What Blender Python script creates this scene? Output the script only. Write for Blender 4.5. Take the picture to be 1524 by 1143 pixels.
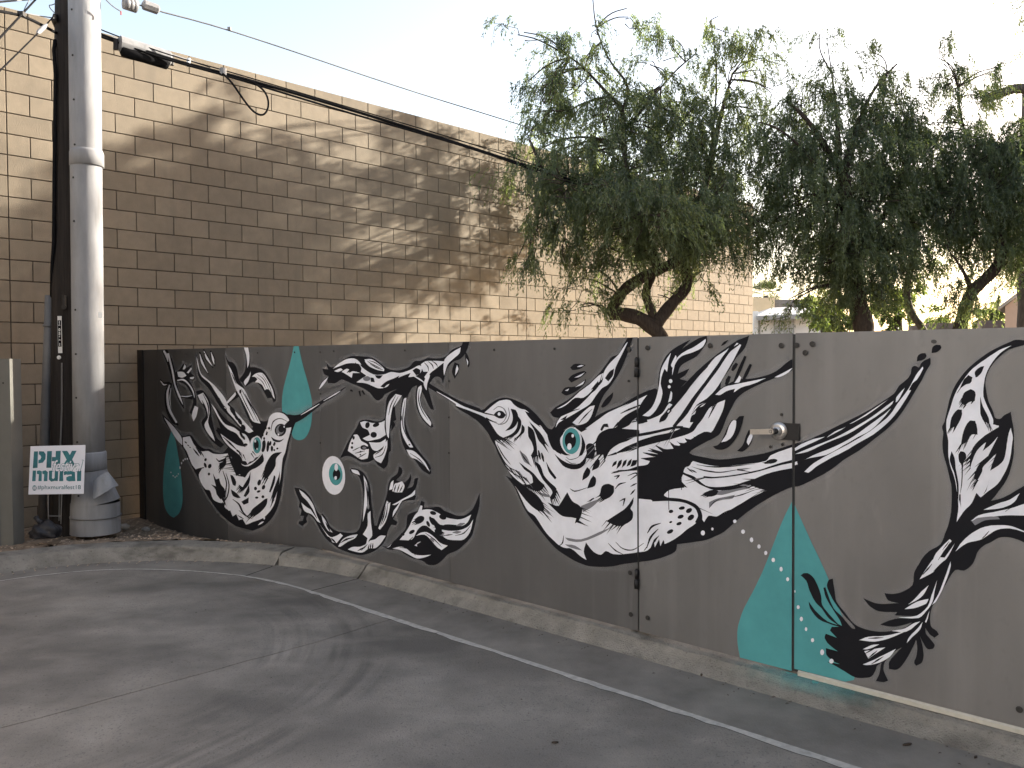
import bpy, bmesh, math, random
import numpy as np
from mathutils import Vector, Matrix
from mathutils.geometry import delaunay_2d_cdt

for o in list(bpy.data.objects): bpy.data.objects.remove(o, do_unlink=True)
SC = bpy.context.scene
COL = SC.collection
EYE = 1.53                                    # camera height above the driveway (m)
FPX = 1241.0126                               # focal length for a 1524-pixel-wide picture

# ------------------------------------------------------------------ camera
cam = bpy.data.cameras.new('camera'); cam_o = bpy.data.objects.new('camera', cam); COL.objects.link(cam_o)
RIGHT = Vector((0.9999836, -0.0001487, -0.0057280)); UP = Vector((0.0057300, 0.0259531, 0.9996467)); BACK = Vector((0.0, -0.9996632, 0.0259535))
cam_o.matrix_world = Matrix(((RIGHT.x, UP.x, BACK.x, 0), (RIGHT.y, UP.y, BACK.y, 0), (RIGHT.z, UP.z, BACK.z, EYE), (0, 0, 0, 1)))
cam.sensor_width = 36; cam.lens = 36*FPX/1524; cam.clip_start = .05; cam.clip_end = 3000
SC.camera = cam_o

# ------------------------------------------------------------------ sky, sun, exposure
SUN_AZ, SUN_EL = math.radians(64.5), math.radians(20.4)
w = bpy.data.worlds.new('World'); SC.world = w; w.use_nodes = True
nt = w.node_tree; sky = nt.nodes.new('ShaderNodeTexSky'); sky.sky_type = 'NISHITA'; sky.sun_disc = False
sky.sun_elevation = SUN_EL; sky.sun_rotation = SUN_AZ; sky.dust_density = 1.8; sky.air_density = 1.0; sky.ozone_density = 1.0
wbn = nt.nodes.new('ShaderNodeVectorMath'); wbn.operation = 'MULTIPLY'; wbn.inputs[1].default_value = (1.21, 1.0, .83)      # the camera's white balance
nt.links.new(sky.outputs[0], wbn.inputs[0]); nt.links.new(wbn.outputs[0], nt.nodes['Background'].inputs[0]); nt.nodes['Background'].inputs[1].default_value = .125
sl = bpy.data.lights.new('sun', 'SUN'); sl.energy = 5.0; sl.angle = math.radians(.9); sl.color = (1, .93, .81)
so = bpy.data.objects.new('sun', sl); COL.objects.link(so)
SUN = Vector((math.sin(SUN_AZ)*math.cos(SUN_EL), math.cos(SUN_AZ)*math.cos(SUN_EL), math.sin(SUN_EL)))
so.rotation_euler = SUN.to_track_quat('Z', 'Y').to_euler(); so.location = (30, 15, 20)
vs = SC.view_settings; vs.view_transform = 'Standard'; vs.look = 'None'; vs.gamma = 1; vs.use_curve_mapping = False; vs.exposure = 1.95
SC.cycles.use_denoising = True
try: SC.cycles.denoiser = 'OPENIMAGEDENOISE'
except Exception: pass
SC.cycles.max_bounces = 8; SC.cycles.transparent_max_bounces = 12

# ------------------------------------------------------------------ frames of the place
TH = 0.7773328
WT = Vector((math.sin(TH), math.cos(TH), 0)); WN = Vector((-math.cos(TH), math.sin(TH), 0)); WD = 9.206715    # block wall: along, away, distance
FN = Vector((0.70138077, 0.7127868, 0)); FT = Vector((0.7127868, -0.70138077, 0)); FD = 3.5947               # steel fence
WZ0, WS0, BW = 0.2157187, 3.602281, 0.2032
def ray(px, py):
    d = RIGHT*((px-762)/FPX) - UP*((py-571.5)/FPX) - BACK
    return d
def at(px, py, Y):
    d = ray(px, py); p = d*(Y/d.y); return Vector((p.x, p.y, p.z+EYE))
def on_plane(px, py, n, c):
    d = ray(px, py); p = d*(c/d.dot(n)); return Vector((p.x, p.y, p.z+EYE))
def FP(s, z, o=0.0):
    p = FN*(FD-o) + FT*s; return Vector((p.x, p.y, z))
def WP(s, z, o=0.0):
    p = WN*(WD-o) + WT*s; return Vector((p.x, p.y, z))
def zd(x, y): return EYE-1.505-.012*(-.713*(x-1.9)+.70*(y-3.1))
def ftop(s): return EYE+.155-(s+9.156)/8.326*.034
def fbot(s): return EYE-1.455+(s+5.5)/4.7*.041

# ------------------------------------------------------------------ mesh + object helpers
class MB:
    def __init__(self): self.v = []; self.f = []
    def poly(self, pts): b = len(self.v); self.v += [tuple(p) for p in pts]; self.f.append(tuple(range(b, b+len(pts)))); return self
    def hexa(self, p):                                  # 8 points: 4 bottom ccw, 4 top ccw
        b = len(self.v); self.v += [tuple(q) for q in p]
        self.f += [tuple(b+i for i in q) for q in ((3,2,1,0),(4,5,6,7),(0,1,5,4),(1,2,6,5),(2,3,7,6),(3,0,4,7))]; return self
    def box(self, c, sx, sy, sz, ax=Vector((1,0,0)), ay=Vector((0,1,0)), az=Vector((0,0,1))):
        c = Vector(c); q = []
        for dz in (-.5, .5):
            for dx, dy in ((-.5,-.5),(.5,-.5),(.5,.5),(-.5,.5)): q.append(c+ax*(dx*sx)+ay*(dy*sy)+az*(dz*sz))
        return self.hexa(q)
    def tube(self, pts, rad, n=8, cap=True):
        pts = [Vector(p) for p in pts]; m = len(pts)
        if not hasattr(rad, '__len__'): rad = [rad]*m
        t0 = (pts[1]-pts[0]).normalized(); u = t0.orthogonal().normalized(); b = len(self.v)
        for i, p in enumerate(pts):
            t = (pts[min(i+1, m-1)]-pts[max(i-1, 0)]).normalized()
            u = (u-t*u.dot(t)); u = u.normalized() if u.length > 1e-6 else t.orthogonal().normalized(); v = t.cross(u)
            for k in range(n):
                a = 2*math.pi*k/n; self.v.append(tuple(p+(u*math.cos(a)+v*math.sin(a))*rad[i]))
        for i in range(m-1):
            for k in range(n):
                k2 = (k+1) % n; self.f.append((b+i*n+k, b+i*n+k2, b+(i+1)*n+k2, b+(i+1)*n+k))
        if cap:
            self.f.append(tuple(b+k for k in range(n-1, -1, -1))); self.f.append(tuple(b+(m-1)*n+k for k in range(n)))
        return self
    def loft(self, A, B, flip=False):
        b = len(self.v); n = len(A); self.v += [tuple(p) for p in A]+[tuple(p) for p in B]
        for i in range(n-1):
            q = (b+i, b+i+1, b+n+i+1, b+n+i); self.f.append(q[::-1] if flip else q)
        return self
    def disc(self, c, nrm, r, h, n=16, dome=0.0):       # short cylinder standing on c along nrm
        c = Vector(c); nrm = Vector(nrm).normalized(); u = nrm.orthogonal().normalized(); v = nrm.cross(u); b = len(self.v)
        for (hh, rr) in ((0, r), (h, r), (h+dome, r*.6)) if dome else ((0, r), (h, r)):
            for k in range(n):
                a = 2*math.pi*k/n; self.v.append(tuple(c+nrm*hh+(u*math.cos(a)+v*math.sin(a))*rr))
        L = 3 if dome else 2
        for i in range(L-1):
            for k in range(n): self.f.append((b+i*n+k, b+i*n+(k+1) % n, b+(i+1)*n+(k+1) % n, b+(i+1)*n+k))
        self.f.append(tuple(b+(L-1)*n+k for k in range(n))); return self
    def mesh(self, name, mat=None, smooth=False):
        me = bpy.data.meshes.new(name); me.from_pydata(self.v, [], self.f); me.update()
        if mat: me.materials.append(mat)
        if smooth:
            for p in me.polygons: p.use_smooth = True
        return me
def put(name, me, parent=None):
    o = bpy.data.objects.new(name, me); COL.objects.link(o)
    if parent is not None:
        o.parent = parent
        if parent.parent is None and parent.type == 'EMPTY': o.matrix_parent_inverse = Matrix.Translation(-parent.location)
    return o
def part(name, mb, mat, parent, smooth=False, label=None):
    o = put(name, mb.mesh(name, mat, smooth), parent)
    if label: o['label'] = label
    return o
def tag(o, label, cat, group=None):
    o['label'] = label; o['category'] = cat
    if group: o['group'] = group
    return o
def thing(name, label, cat, loc, group=None):
    o = bpy.data.objects.new(name, None); COL.objects.link(o); o.location = Vector(loc); o.empty_display_size = .1
    return tag(o, label, cat, group)
def struct(name, mb, mat, smooth=False):
    o = put(name, mb.mesh(name, mat, smooth)); o['kind'] = 'structure'; return o

# ------------------------------------------------------------------ materials
def mat(name, col, rough=.8, metal=0.0, var=.15, scale=6.0, detail=6, bump=0.0, bscale=None, rnd=0.0, spec=.3, stretch=None, tone_attr=False, col2=None):
    m = bpy.data.materials.new(name); m.use_nodes = True; n = m.node_tree.nodes; l = m.node_tree.links
    b = n['Principled BSDF']; b.inputs['Roughness'].default_value = rough; b.inputs['Metallic'].default_value = metal; b.inputs['Specular IOR Level'].default_value = spec
    tc = n.new('ShaderNodeTexCoord'); vec = tc.outputs['Object']
    geo = n.new('ShaderNodeNewGeometry'); vec = geo.outputs['Position']
    if stretch:
        mp = n.new('ShaderNodeMapping'); mp.inputs['Scale'].default_value = stretch; l.new(vec, mp.inputs['Vector']); vec = mp.outputs[0]
    no = n.new('ShaderNodeTexNoise'); no.inputs['Scale'].default_value = scale; no.inputs['Detail'].default_value = detail; no.inputs['Roughness'].default_value = .62; l.new(vec, no.inputs['Vector'])
    rp = n.new('ShaderNodeValToRGB'); c = Vector(col)
    rp.color_ramp.elements[0].position = .3; rp.color_ramp.elements[1].position = .72
    lo = c*(1-var); hi = Vector(col2) if col2 else c*(1+var)
    rp.color_ramp.elements[0].color = (*lo, 1); rp.color_ramp.elements[1].color = (*hi, 1)
    l.new(no.outputs['Fac'], rp.inputs['Fac']); out = rp.outputs['Color']
    if rnd > 0:
        oi = n.new('ShaderNodeObjectInfo'); mr = n.new('ShaderNodeMapRange'); mr.inputs['To Min'].default_value = 1-rnd; mr.inputs['To Max'].default_value = 1+rnd
        l.new(oi.outputs['Random'], mr.inputs['Value']); fac = mr.outputs[0]
        if tone_attr:
            at_ = n.new('ShaderNodeAttribute'); at_.attribute_name = 'tone'; ad = n.new('ShaderNodeMath'); ad.operation = 'ADD'
            l.new(fac, ad.inputs[0]); l.new(at_.outputs['Fac'], ad.inputs[1]); fac = ad.outputs[0]
        vm = n.new('ShaderNodeVectorMath'); vm.operation = 'SCALE'; l.new(out, vm.inputs[0]); l.new(fac, vm.inputs['Scale']); out = vm.outputs[0]
    l.new(out, b.inputs['Base Color'])
    if bump > 0:
        nb = n.new('ShaderNodeTexNoise'); nb.inputs['Scale'].default_value = bscale or scale*12; nb.inputs['Detail'].default_value = 5; l.new(vec, nb.inputs['Vector'])
        bp = n.new('ShaderNodeBump'); bp.inputs['Strength'].default_value = bump; bp.inputs['Distance'].default_value = .01; l.new(nb.outputs['Fac'], bp.inputs['Height']); l.new(bp.outputs[0], b.inputs['Normal'])
    m['base'] = 0
    return m
def mixin(m, fac_nodes, col, amount=1.0):
    """lay a second colour over a material where fac_nodes(nodes, links, position) is 1"""
    n = m.node_tree.nodes; l = m.node_tree.links; b = n['Principled BSDF']; src = b.inputs['Base Color'].links[0].from_socket
    pos = n.new('ShaderNodeNewGeometry').outputs['Position']; f = fac_nodes(n, l, pos)
    mx = n.new('ShaderNodeMix'); mx.data_type = 'RGBA'; mx.inputs['B'].default_value = (*col, 1)
    if amount != 1.0:
        mu = n.new('ShaderNodeMath'); mu.operation = 'MULTIPLY'; mu.inputs[1].default_value = amount; l.new(f, mu.inputs[0]); f = mu.outputs[0]
    l.new(f, mx.inputs[0]); l.new(src, mx.inputs['A']); l.new(mx.outputs['Result'], b.inputs['Base Color'])
def noise_mask(scale, lo, hi, stretch=None, detail=4):
    def fn(n, l, pos):
        if stretch:
            mp = n.new('ShaderNodeMapping'); mp.inputs['Scale'].default_value = stretch; l.new(pos, mp.inputs['Vector']); pos = mp.outputs[0]
        no = n.new('ShaderNodeTexNoise'); no.inputs['Scale'].default_value = scale; no.inputs['Detail'].default_value = detail; l.new(pos, no.inputs['Vector'])
        mr = n.new('ShaderNodeMapRange'); mr.inputs['From Min'].default_value = lo; mr.inputs['From Max'].default_value = hi; l.new(no.outputs['Fac'], mr.inputs['Value']); return mr.outputs[0]
    return fn

M = {}
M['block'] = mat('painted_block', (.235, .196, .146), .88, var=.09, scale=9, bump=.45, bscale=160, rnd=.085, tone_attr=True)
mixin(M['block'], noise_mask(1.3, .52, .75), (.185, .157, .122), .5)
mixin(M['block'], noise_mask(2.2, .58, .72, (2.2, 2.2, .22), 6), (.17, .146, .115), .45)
M['mortar'] = mat('mortar', (.075, .058, .047), .95, var=.3, scale=30)
M['concrete'] = mat('driveway_concrete', (.245, .224, .198), .82, var=.24, scale=3.0, detail=14, bump=.5, bscale=140, spec=.12)
mixin(M['concrete'], noise_mask(1.0, .42, .66, (1, 1.5, 1), 9), (.115, .107, .097), .85)
mixin(M['concrete'], noise_mask(85, .58, .70, None, 3), (.10, .096, .09), .62)
mixin(M['concrete'], noise_mask(2.2, .57, .72, (.7, 2.0, 1), 10), (.33, .30, .26), .30)
def tyre(n, l, pos):
    sub = n.new('ShaderNodeVectorMath'); sub.operation = 'DISTANCE'; sub.inputs[1].default_value = (-2.75, 4.25, zd(-2.75, 4.25)); 
    ns = n.new('ShaderNodeTexNoise'); ns.inputs['Scale'].default_value = 1.1; l.new(pos, ns.inputs['Vector'])
    l.new(pos, sub.inputs[0]); d = sub.outputs['Value']
    dn = n.new('ShaderNodeMath'); dn.operation = 'MULTIPLY_ADD'; dn.inputs[1].default_value = .10; l.new(ns.outputs['Fac'], dn.inputs[0]); l.new(d, dn.inputs[2])
    sc_ = n.new('ShaderNodeMath'); sc_.operation = 'MULTIPLY'; sc_.inputs[1].default_value = 15; l.new(dn.outputs[0], sc_.inputs[0])
    sp_ = n.new('ShaderNodeSeparateXYZ'); l.new(pos, sp_.inputs[0]); cb_ = n.new('ShaderNodeCombineXYZ'); l.new(sc_.outputs[0], cb_.inputs['X']); yy = n.new('ShaderNodeMath'); yy.operation = 'MULTIPLY'; yy.inputs[1].default_value = .5; l.new(sp_.outputs['Y'], yy.inputs[0]); l.new(yy.outputs[0], cb_.inputs['Y'])
    sn = n.new('ShaderNodeTexNoise'); sn.inputs['Scale'].default_value = 1.0; sn.inputs['Detail'].default_value = 5; l.new(cb_.outputs[0], sn.inputs['Vector'])
    a = n.new('ShaderNodeMapRange'); a.inputs['From Min'].default_value = .42; a.inputs['From Max'].default_value = .62; l.new(sn.outputs['Fac'], a.inputs['Value'])
    cr = n.new('ShaderNodeValToRGB'); e = cr.color_ramp.elements; e[0].position = .0; e[0].color = (0, 0, 0, 1); e[1].position = 1; e[1].color = (0, 0, 0, 1)
    for p_, v_ in ((.50, 0), (.56, .8), (.80, .9), (.84, 0)):
        q = cr.color_ramp.elements.new(p_); q.color = (v_, v_, v_, 1)
    dv = n.new('ShaderNodeMath'); dv.operation = 'DIVIDE'; dv.inputs[1].default_value = 2.6; l.new(d, dv.inputs[0]); l.new(dv.outputs[0], cr.inputs['Fac'])
    sx = n.new('ShaderNodeSeparateXYZ'); l.new(pos, sx.inputs[0]); ax = n.new('ShaderNodeMapRange'); ax.inputs['From Min'].default_value = -2.2; ax.inputs['From Max'].default_value = -1.3; l.new(sx.outputs['X'], ax.inputs['Value'])
    m1 = n.new('ShaderNodeMath'); m1.operation = 'MULTIPLY'; l.new(a.outputs[0], m1.inputs[0]); l.new(cr.outputs['Color'], m1.inputs[1])
    n2 = n.new('ShaderNodeTexNoise'); n2.inputs['Scale'].default_value = 2.0; l.new(pos, n2.inputs['Vector']); r2 = n.new('ShaderNodeMapRange'); r2.inputs['From Min'].default_value = .38; r2.inputs['From Max'].default_value = .6; l.new(n2.outputs['Fac'], r2.inputs['Value'])
    m2 = n.new('ShaderNodeMath'); m2.operation = 'MULTIPLY'; l.new(m1.outputs[0], m2.inputs[0]); l.new(r2.outputs[0], m2.inputs[1])
    m3 = n.new('ShaderNodeMath'); m3.operation = 'MULTIPLY'; l.new(m2.outputs[0], m3.inputs[0]); l.new(ax.outputs[0], m3.inputs[1]); return m3.outputs[0]
mixin(M['concrete'], tyre, (.085, .08, .074), .6)
M['gutter'] = mat('gutter_concrete', (.205, .19, .17), .85, var=.26, scale=3.5, detail=10, bump=.3, bscale=120, spec=.12)
M['gutter_edge'] = mat('worn_edge', (.42, .40, .37), .9, var=.25, scale=25)
M['kerb'] = mat('kerb_concrete', (.235, .22, .195), .9, var=.26, scale=7, detail=12, bump=.8, bscale=130, spec=.12)
mixin(M['kerb'], noise_mask(3.8, .54, .68, (1, 1, 2.5), 10), (.10, .092, .08), .75)
mixin(M['kerb'], noise_mask(60, .60, .70, None, 3), (.09, .085, .075), .5)
M['gap'] = mat('joint_dirt', (.03, .026, .022), .95, scale=20)
M['dirt'] = mat('dirt', (.23, .175, .125), .95, var=.45, scale=14, detail=10, bump=.9, bscale=60)
M['gravel'] = mat('gravel', (.36, .28, .21), .9, var=.5, scale=40)
M['rock'] = mat('rock', (.33, .30, .26), .9, var=.25, scale=20, bump=.5, bscale=60)
M['ground'] = mat('ground', (.20, .165, .125), .95, var=.25, scale=.6)
def steel(name, c, seed):
    m = mat(name, c, .45, .2, var=.14, scale=2.0, detail=10, stretch=(1.3, 1.3, .35), spec=.35, bump=.12, bscale=5)
    mixin(m, noise_mask(26, .60, .72, (1, 1, .7), 6), tuple(q*.8 for q in c), .35)
    mixin(m, noise_mask(1.1+seed*.07, .42, .72, (1, 1, .8), 7), tuple(q*.70 for q in c), .75)
    mixin(m, noise_mask(3.1, .55, .70, (2.5, 2.5, .14), 7), tuple(min(1, q*1.22) for q in c), .45)
    mixin(m, noise_mask(7+seed, .66, .75, (1, 1, .25), 8), tuple(min(1, q*1.25) for q in c), .5)
    return m
ST = [steel('steel_sheet_dark', (.078, .077, .078), 0), steel('steel_sheet_mid', (.118, .116, .117), 1), steel('steel_sheet', (.146, .142, .141), 2), steel('steel_gate', (.182, .177, .173), 3), steel('steel_sheet_pale', (.200, .192, .187), 4)]
M['dark_metal'] = mat('dark_metal', (.035, .033, .033), .5, .5, var=.2, scale=30)
M['bolt'] = mat('bolt', (.045, .042, .04), .55, .4, var=.3, scale=60)
M['satin'] = mat('satin_nickel', (.62, .58, .54), .33, .85, var=.08, scale=30)
def paint(name, c, rough=.55):
    m = mat(name, c, rough, 0, var=.10, scale=7, detail=10, spec=.14); return m
PAINT = {'K': paint('mural_black', (.011, .011, .014), .7), 'W': paint('mural_white', (.76, .765, .82)), 'T': paint('mural_teal', (.085, .31, .325)), 'G': paint('mural_grey', (.20, .20, .22)), 'D': paint('mural_dark_grey', (.075, .072, .07))}
M['wood'] = mat('creosote_wood', (.030, .025, .022), .85, var=.45, scale=14, stretch=(3, 3, .12), bump=.6, bscale=60)
M['pipe'] = mat('galvanised_paint', (.30, .30, .305), .78, .0, var=.16, scale=4, stretch=(2, 2, .5), spec=.12, bump=.15, bscale=14)
mixin(M['pipe'], noise_mask(3, .55, .7, (3, 3, .25), 8), (.19, .185, .175), .6)
mixin(M['pipe'], noise_mask(8, .62, .74, (1, 1, .3), 8), (.25, .24, .23), .6)
M['conduit'] = mat('conduit_grey', (.17, .17, .17), .6, .1, var=.12, scale=10)
M['post'] = mat('grey_green_post', (.19, .186, .165), .7, .1, var=.08, scale=6)
M['rubber'] = mat('black_cable', (.015, .015, .016), 1.0, var=.2, scale=20, spec=.0)
M['splice'] = mat('grey_plastic', (.24, .24, .245), .5, var=.25, scale=12)
M['sign'] = mat('corrugated_plastic', (.78, .78, .84), .5, var=.02, scale=5)
M['ink'] = mat('teal_ink', (.035, .17, .20), .5, var=.35, scale=14)
M['ink_white'] = mat('white_ink', (.80, .80, .86), .5, var=.02)
M['wire'] = mat('steel_wire', (.35, .34, .33), .4, .7, var=.1)
M['bag'] = mat('black_bag', (.022, .022, .026), .45, var=.3, scale=14, bump=.5, bscale=25)
M['tagw'] = mat('tag_white', (.75, .75, .73), .6, var=.05)
M['bark'] = mat('bark', (.060, .045, .036), .92, var=.4, scale=18, stretch=(2, 2, .5), bump=.8, bscale=40)
M['bark_pale'] = mat('bark_pale', (.115, .095, .08), .92, var=.35, scale=16, stretch=(2, 2, .5), bump=.8, bscale=40)
M['stucco'] = mat('white_stucco', (.69, .70, .71), .9, var=.04, scale=8)
M['house_white'] = mat('house_white', (.84, .82, .80), .9, var=.03, scale=8)
M['tan'] = mat('tan_stucco', (.52, .43, .30), .9, var=.05, scale=6)
M['peach'] = mat('peach_stucco', (.56, .42, .33), .9, var=.05, scale=6)
M['red'] = mat('red_brown_stucco', (.20, .095, .065), .9, var=.08, scale=6)
M['shingle'] = mat('grey_shingle', (.15, .15, .155), .9, var=.25, scale=12)
M['roofw'] = mat('pale_roof', (.42, .42, .42), .85, var=.08, scale=4)
M['trim'] = mat('grey_trim', (.36, .35, .33), .7, var=.05)
M['brownwall'] = mat('brown_wall', (.22, .17, .15), .9, var=.12, scale=5)
M['wing'] = mat('wing_wall', (.11, .095, .08), .9, var=.12, scale=5)  # dark walls of the wing added to shade the left corner
M['iron'] = mat('iron', (.05, .05, .05), .6, .4)
m = bpy.data.materials.new('window_glass'); m.use_nodes = True; b = m.node_tree.nodes['Principled BSDF']; b.inputs['Base Color'].default_value = (.45, .47, .48, 1); b.inputs['Roughness'].default_value = .12; M['glass'] = m
def leafmat(name, c, trans, k=.45):
    m = bpy.data.materials.new(name); m.use_nodes = True; n = m.node_tree.nodes; l = m.node_tree.links; n.clear()
    out = n.new('ShaderNodeOutputMaterial'); d = n.new('ShaderNodeBsdfDiffuse'); t = n.new('ShaderNodeBsdfTranslucent'); mx = n.new('ShaderNodeMixShader'); mx.inputs[0].default_value = k
    g = n.new('ShaderNodeBsdfGlossy'); g.inputs['Roughness'].default_value = .45; g.inputs['Color'].default_value = (.6, .6, .6, 1); m2 = n.new('ShaderNodeMixShader'); m2.inputs[0].default_value = .06
    a = n.new('ShaderNodeAttribute'); a.attribute_name = 'tone'
    for sh, cc in ((d, c), (t, trans)):
        rp = n.new('ShaderNodeValToRGB'); rp.color_ramp.elements[0].color = (cc[0]*.55, cc[1]*.6, cc[2]*.6, 1); rp.color_ramp.elements[1].color = (cc[0]*1.45, cc[1]*1.35, cc[2]*1.2, 1)
        l.new(a.outputs['Fac'], rp.inputs[0]); l.new(rp.outputs[0], sh.inputs['Color'])
    l.new(d.outputs[0], mx.inputs[1]); l.new(t.outputs[0], mx.inputs[2]); l.new(mx.outputs[0], m2.inputs[1]); l.new(g.outputs[0], m2.inputs[2]); l.new(m2.outputs[0], out.inputs[0]); return m
M['leaf'] = leafmat('willowy_leaf', (.085, .115, .068), (.21, .28, .08), .47)
M['leaf2'] = leafmat('broad_leaf', (.085, .12, .035), (.16, .22, .04), .5)
M['palm'] = leafmat('palm_leaf', (.10, .13, .07), (.10, .13, .05), .3)

# ================================================================== GROUND, DRIVEWAY, KERB
random.seed(7)
rng = np.random.default_rng(11)
g = MB(); g.poly([(-900, -900, -.16), (900, -900, -.16), (900, 900, -.16), (-900, 900, -.16)]); struct('ground', g, M['ground'])
def chaikin(P, it=2):
    for _ in range(it):
        Q = [P[0]]
        for a, b_ in zip(P[:-1], P[1:]): Q += [a*.75+b_*.25, a*.25+b_*.75]
        P = Q+[P[-1]]
    return P
def resample(P, n):
    L = [0]
    for a, b_ in zip(P[:-1], P[1:]): L.append(L[-1]+(b_-a).length)
    out = []; j = 0
    for i in range(n):
        t = L[-1]*i/(n-1)
        while j < len(L)-2 and L[j+1] < t: j += 1
        out.append(P[j].lerp(P[j+1], (t-L[j])/max(1e-9, L[j+1]-L[j])))
    return out
TF = [FP(s, 0, .035) for s in (4.5, 3, 1.5, 0, -1, -2, -3, -4, -4.6, -5.0)]
TF += [Vector((x, y, 0)) for x, y in ((-1.47, 6.34), (-1.86, 6.53), (-2.33, 6.67), (-2.8, 6.74), (-3.32, 6.68), (-3.71, 6.52), (-4.05, 6.26), (-4.4, 5.8), (-4.7, 5.1), (-4.9, 4.2), (-5.0, 3.0), (-5.0, 0))]
TF = resample(chaikin([Vector((p.x, p.y, 0)) for p in TF], 3), 240)
NRM = []
for i in range(240):
    t = (TF[min(239, i+1)]-TF[max(0, i-1)]).normalized(); NRM.append(Vector((t.y, -t.x, 0)))       # away from the driveway
def off(i, d): return TF[i]+NRM[i]*d
def sofxy(p): return FT.x*p.x+FT.y*p.y
def ztop(i):
    p = TF[i]; s = sofxy(p); return fbot(max(s, -5.6))-.012
# joints across the kerb where the photograph shows them (image x 412 and 541)
def idx_at(px):
    best = min(range(240), key=lambda i: abs(762+FPX*TF[i].x/max(.5, TF[i].y)-px) if TF[i].y > 2.5 else 1e9); return best
j1, j2 = idx_at(541), idx_at(412)
cuts = [(0, j1), (j1, j2), (j2, 239)]
kerb = thing('kerb', '', 'kerb', (0, 5, 0)); del kerb['label']; del kerb['category']; kerb['kind'] = 'structure'
for ci, (a, b_) in enumerate(cuts):
    mb = MB(); idx = list(range(a, b_+1)); prof = []
    for i in idx:
        e0 = .006*(random.random()-.5)
        base = off(i, -.085); zb = zd(base.x, base.y); zt = ztop(i)+e0
        q = [(-.085, zb-.12), (-.085, zb+.004), (-.028, zt-.035), (-.008+e0, zt-.008), (.02, zt), (.185, zt+.002), (.21, zt-.02), (.21, zt-.3)]
        prof.append([Vector((off(i, d).x, off(i, d).y, z)) for d, z in q])
    # leave a narrow open joint at inner ends
    if ci > 0: t = (prof[1][0]-prof[0][0]); prof[0] = [p+t.normalized()*.007 for p in prof[0]]
    if ci < 2: t = (prof[-2][0]-prof[-1][0]); prof[-1] = [p+t.normalized()*.007 for p in prof[-1]]
    if ci == 1:
        for j, p in enumerate(prof[-1]): p += Vector((.02*math.sin(j*2.1), .012*math.cos(j*1.7), 0))
        prof[-1] = [p+Vector((.006, 0, 0)) for p in prof[-1]]
    K = len(prof[0])
    for j in range(K-1): mb.loft([p[j] for p in prof], [p[j+1] for p in prof])
    mb.poly(prof[0]); mb.poly(prof[-1][::-1])
    part('kerb_segment', mb, M['kerb'], kerb)
def gw(i): return .49-.16*max(0, min(1, (i-j1)/max(1, (j2-j1)*2.6)))
gu = MB(); ge = MB(); A = []; B = []; C = []; D = []
for i in range(240):
    a = off(i, -.08); b_ = off(i, -gw(i)+.004*random.random()); wdt = (.036 if i < j1 else .028 if i < j2 else .016)*(.7+.6*random.random()); c = off(i, -gw(i)-wdt); d_ = off(i, -.40)
    A.append(Vector((a.x, a.y, zd(a.x, a.y)+.004))); B.append(Vector((b_.x, b_.y, zd(b_.x, b_.y)+.003)))
    C.append(Vector((c.x, c.y, zd(c.x, c.y)+.002)))
for a_, b2 in ((0, j1), (j1, j2), (j2, 239)):
    q = MB(); qa = [p.copy() for p in A[a_:b2+1]]; qb = [p.copy() for p in B[a_:b2+1]]
    if a_ > 0: qa[0] += (qa[1]-qa[0]).normalized()*.006; qb[0] += (qb[1]-qb[0]).normalized()*.006
    if b2 < 239: qa[-1] += (qa[-2]-qa[-1]).normalized()*.006; qb[-1] += (qb[-2]-qb[-1]).normalized()*.006
    q.loft(qa, qb); struct('gutter', q, M['gutter'])
ge.loft(B, C); struct('gutter_edge', ge, M['gutter_edge'])
gp = MB(); gp.loft([Vector((p.x, p.y, p.z-.011)) for p in A], [Vector((p.x, p.y, p.z-.011)) for p in C]); struct('joint_bed', gp, M['gap'])
# driveway slabs, split by the open joint
def gp_(px, py):
    d = ray(px, py); z = -1.55
    for _ in range(6):
        p = d*(z/d.z); z = zd(p.x, p.y)-EYE
    return Vector((p.x, p.y, 0))
edge = [Vector((p.x, p.y, 0)) for p in C]
J0 = gp_(576, 924); J1 = gp_(0, 1084)
ij = min(range(240), key=lambda i: (edge[i]-J0).length); J0 = edge[ij]
jm = [J0, gp_(470, 956), gp_(330, 994), gp_(210, 1027), J1]
jd = (J1-jm[-2]).normalized(); jm.append(J1+jd*6)
joint = resample(jm, 60); joint = [p+Vector((random.uniform(-.004, .004), random.uniform(-.004, .004), 0)) for p in joint]
drive = thing('driveway', '', 'x', (0, 4, 0)); del drive['label']; del drive['category']; drive['kind'] = 'structure'
def slab(poly):
    bm = bmesh.new(); vs_ = [bm.verts.new((p.x, p.y, zd(p.x, p.y))) for p in poly]; fc = bm.faces.new(vs_)
    if fc.normal.z < 0: fc.normal_flip()
    r = bmesh.ops.extrude_face_region(bm, geom=[fc]); dn = [v for v in r['geom'] if isinstance(v, bmesh.types.BMVert)]
    for v in dn: v.co.z -= .1
    bmesh.ops.triangulate(bm, faces=bm.faces[:]); bmesh.ops.recalc_face_normals(bm, faces=bm.faces[:])
    me = bpy.data.meshes.new('slab'); bm.to_mesh(me); bm.free(); me.materials.append(M['concrete']); put('slab', me, drive)
nj = Vector((jd.y, -jd.x, 0)); nj = nj if nj.dot(Vector((0, 1, 0))) > 0 else -nj
slab([p+nj*.004 for p in joint]+[Vector((-6.5, -.5, 0))]+[edge[i] for i in range(239, ij, -1)])
slab([p-nj*.004 for p in joint]+[Vector((-7, -9, 0)), Vector((9, -9, 0)), Vector((9, -4, 0))]+[edge[i] for i in range(0, ij)])
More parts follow.
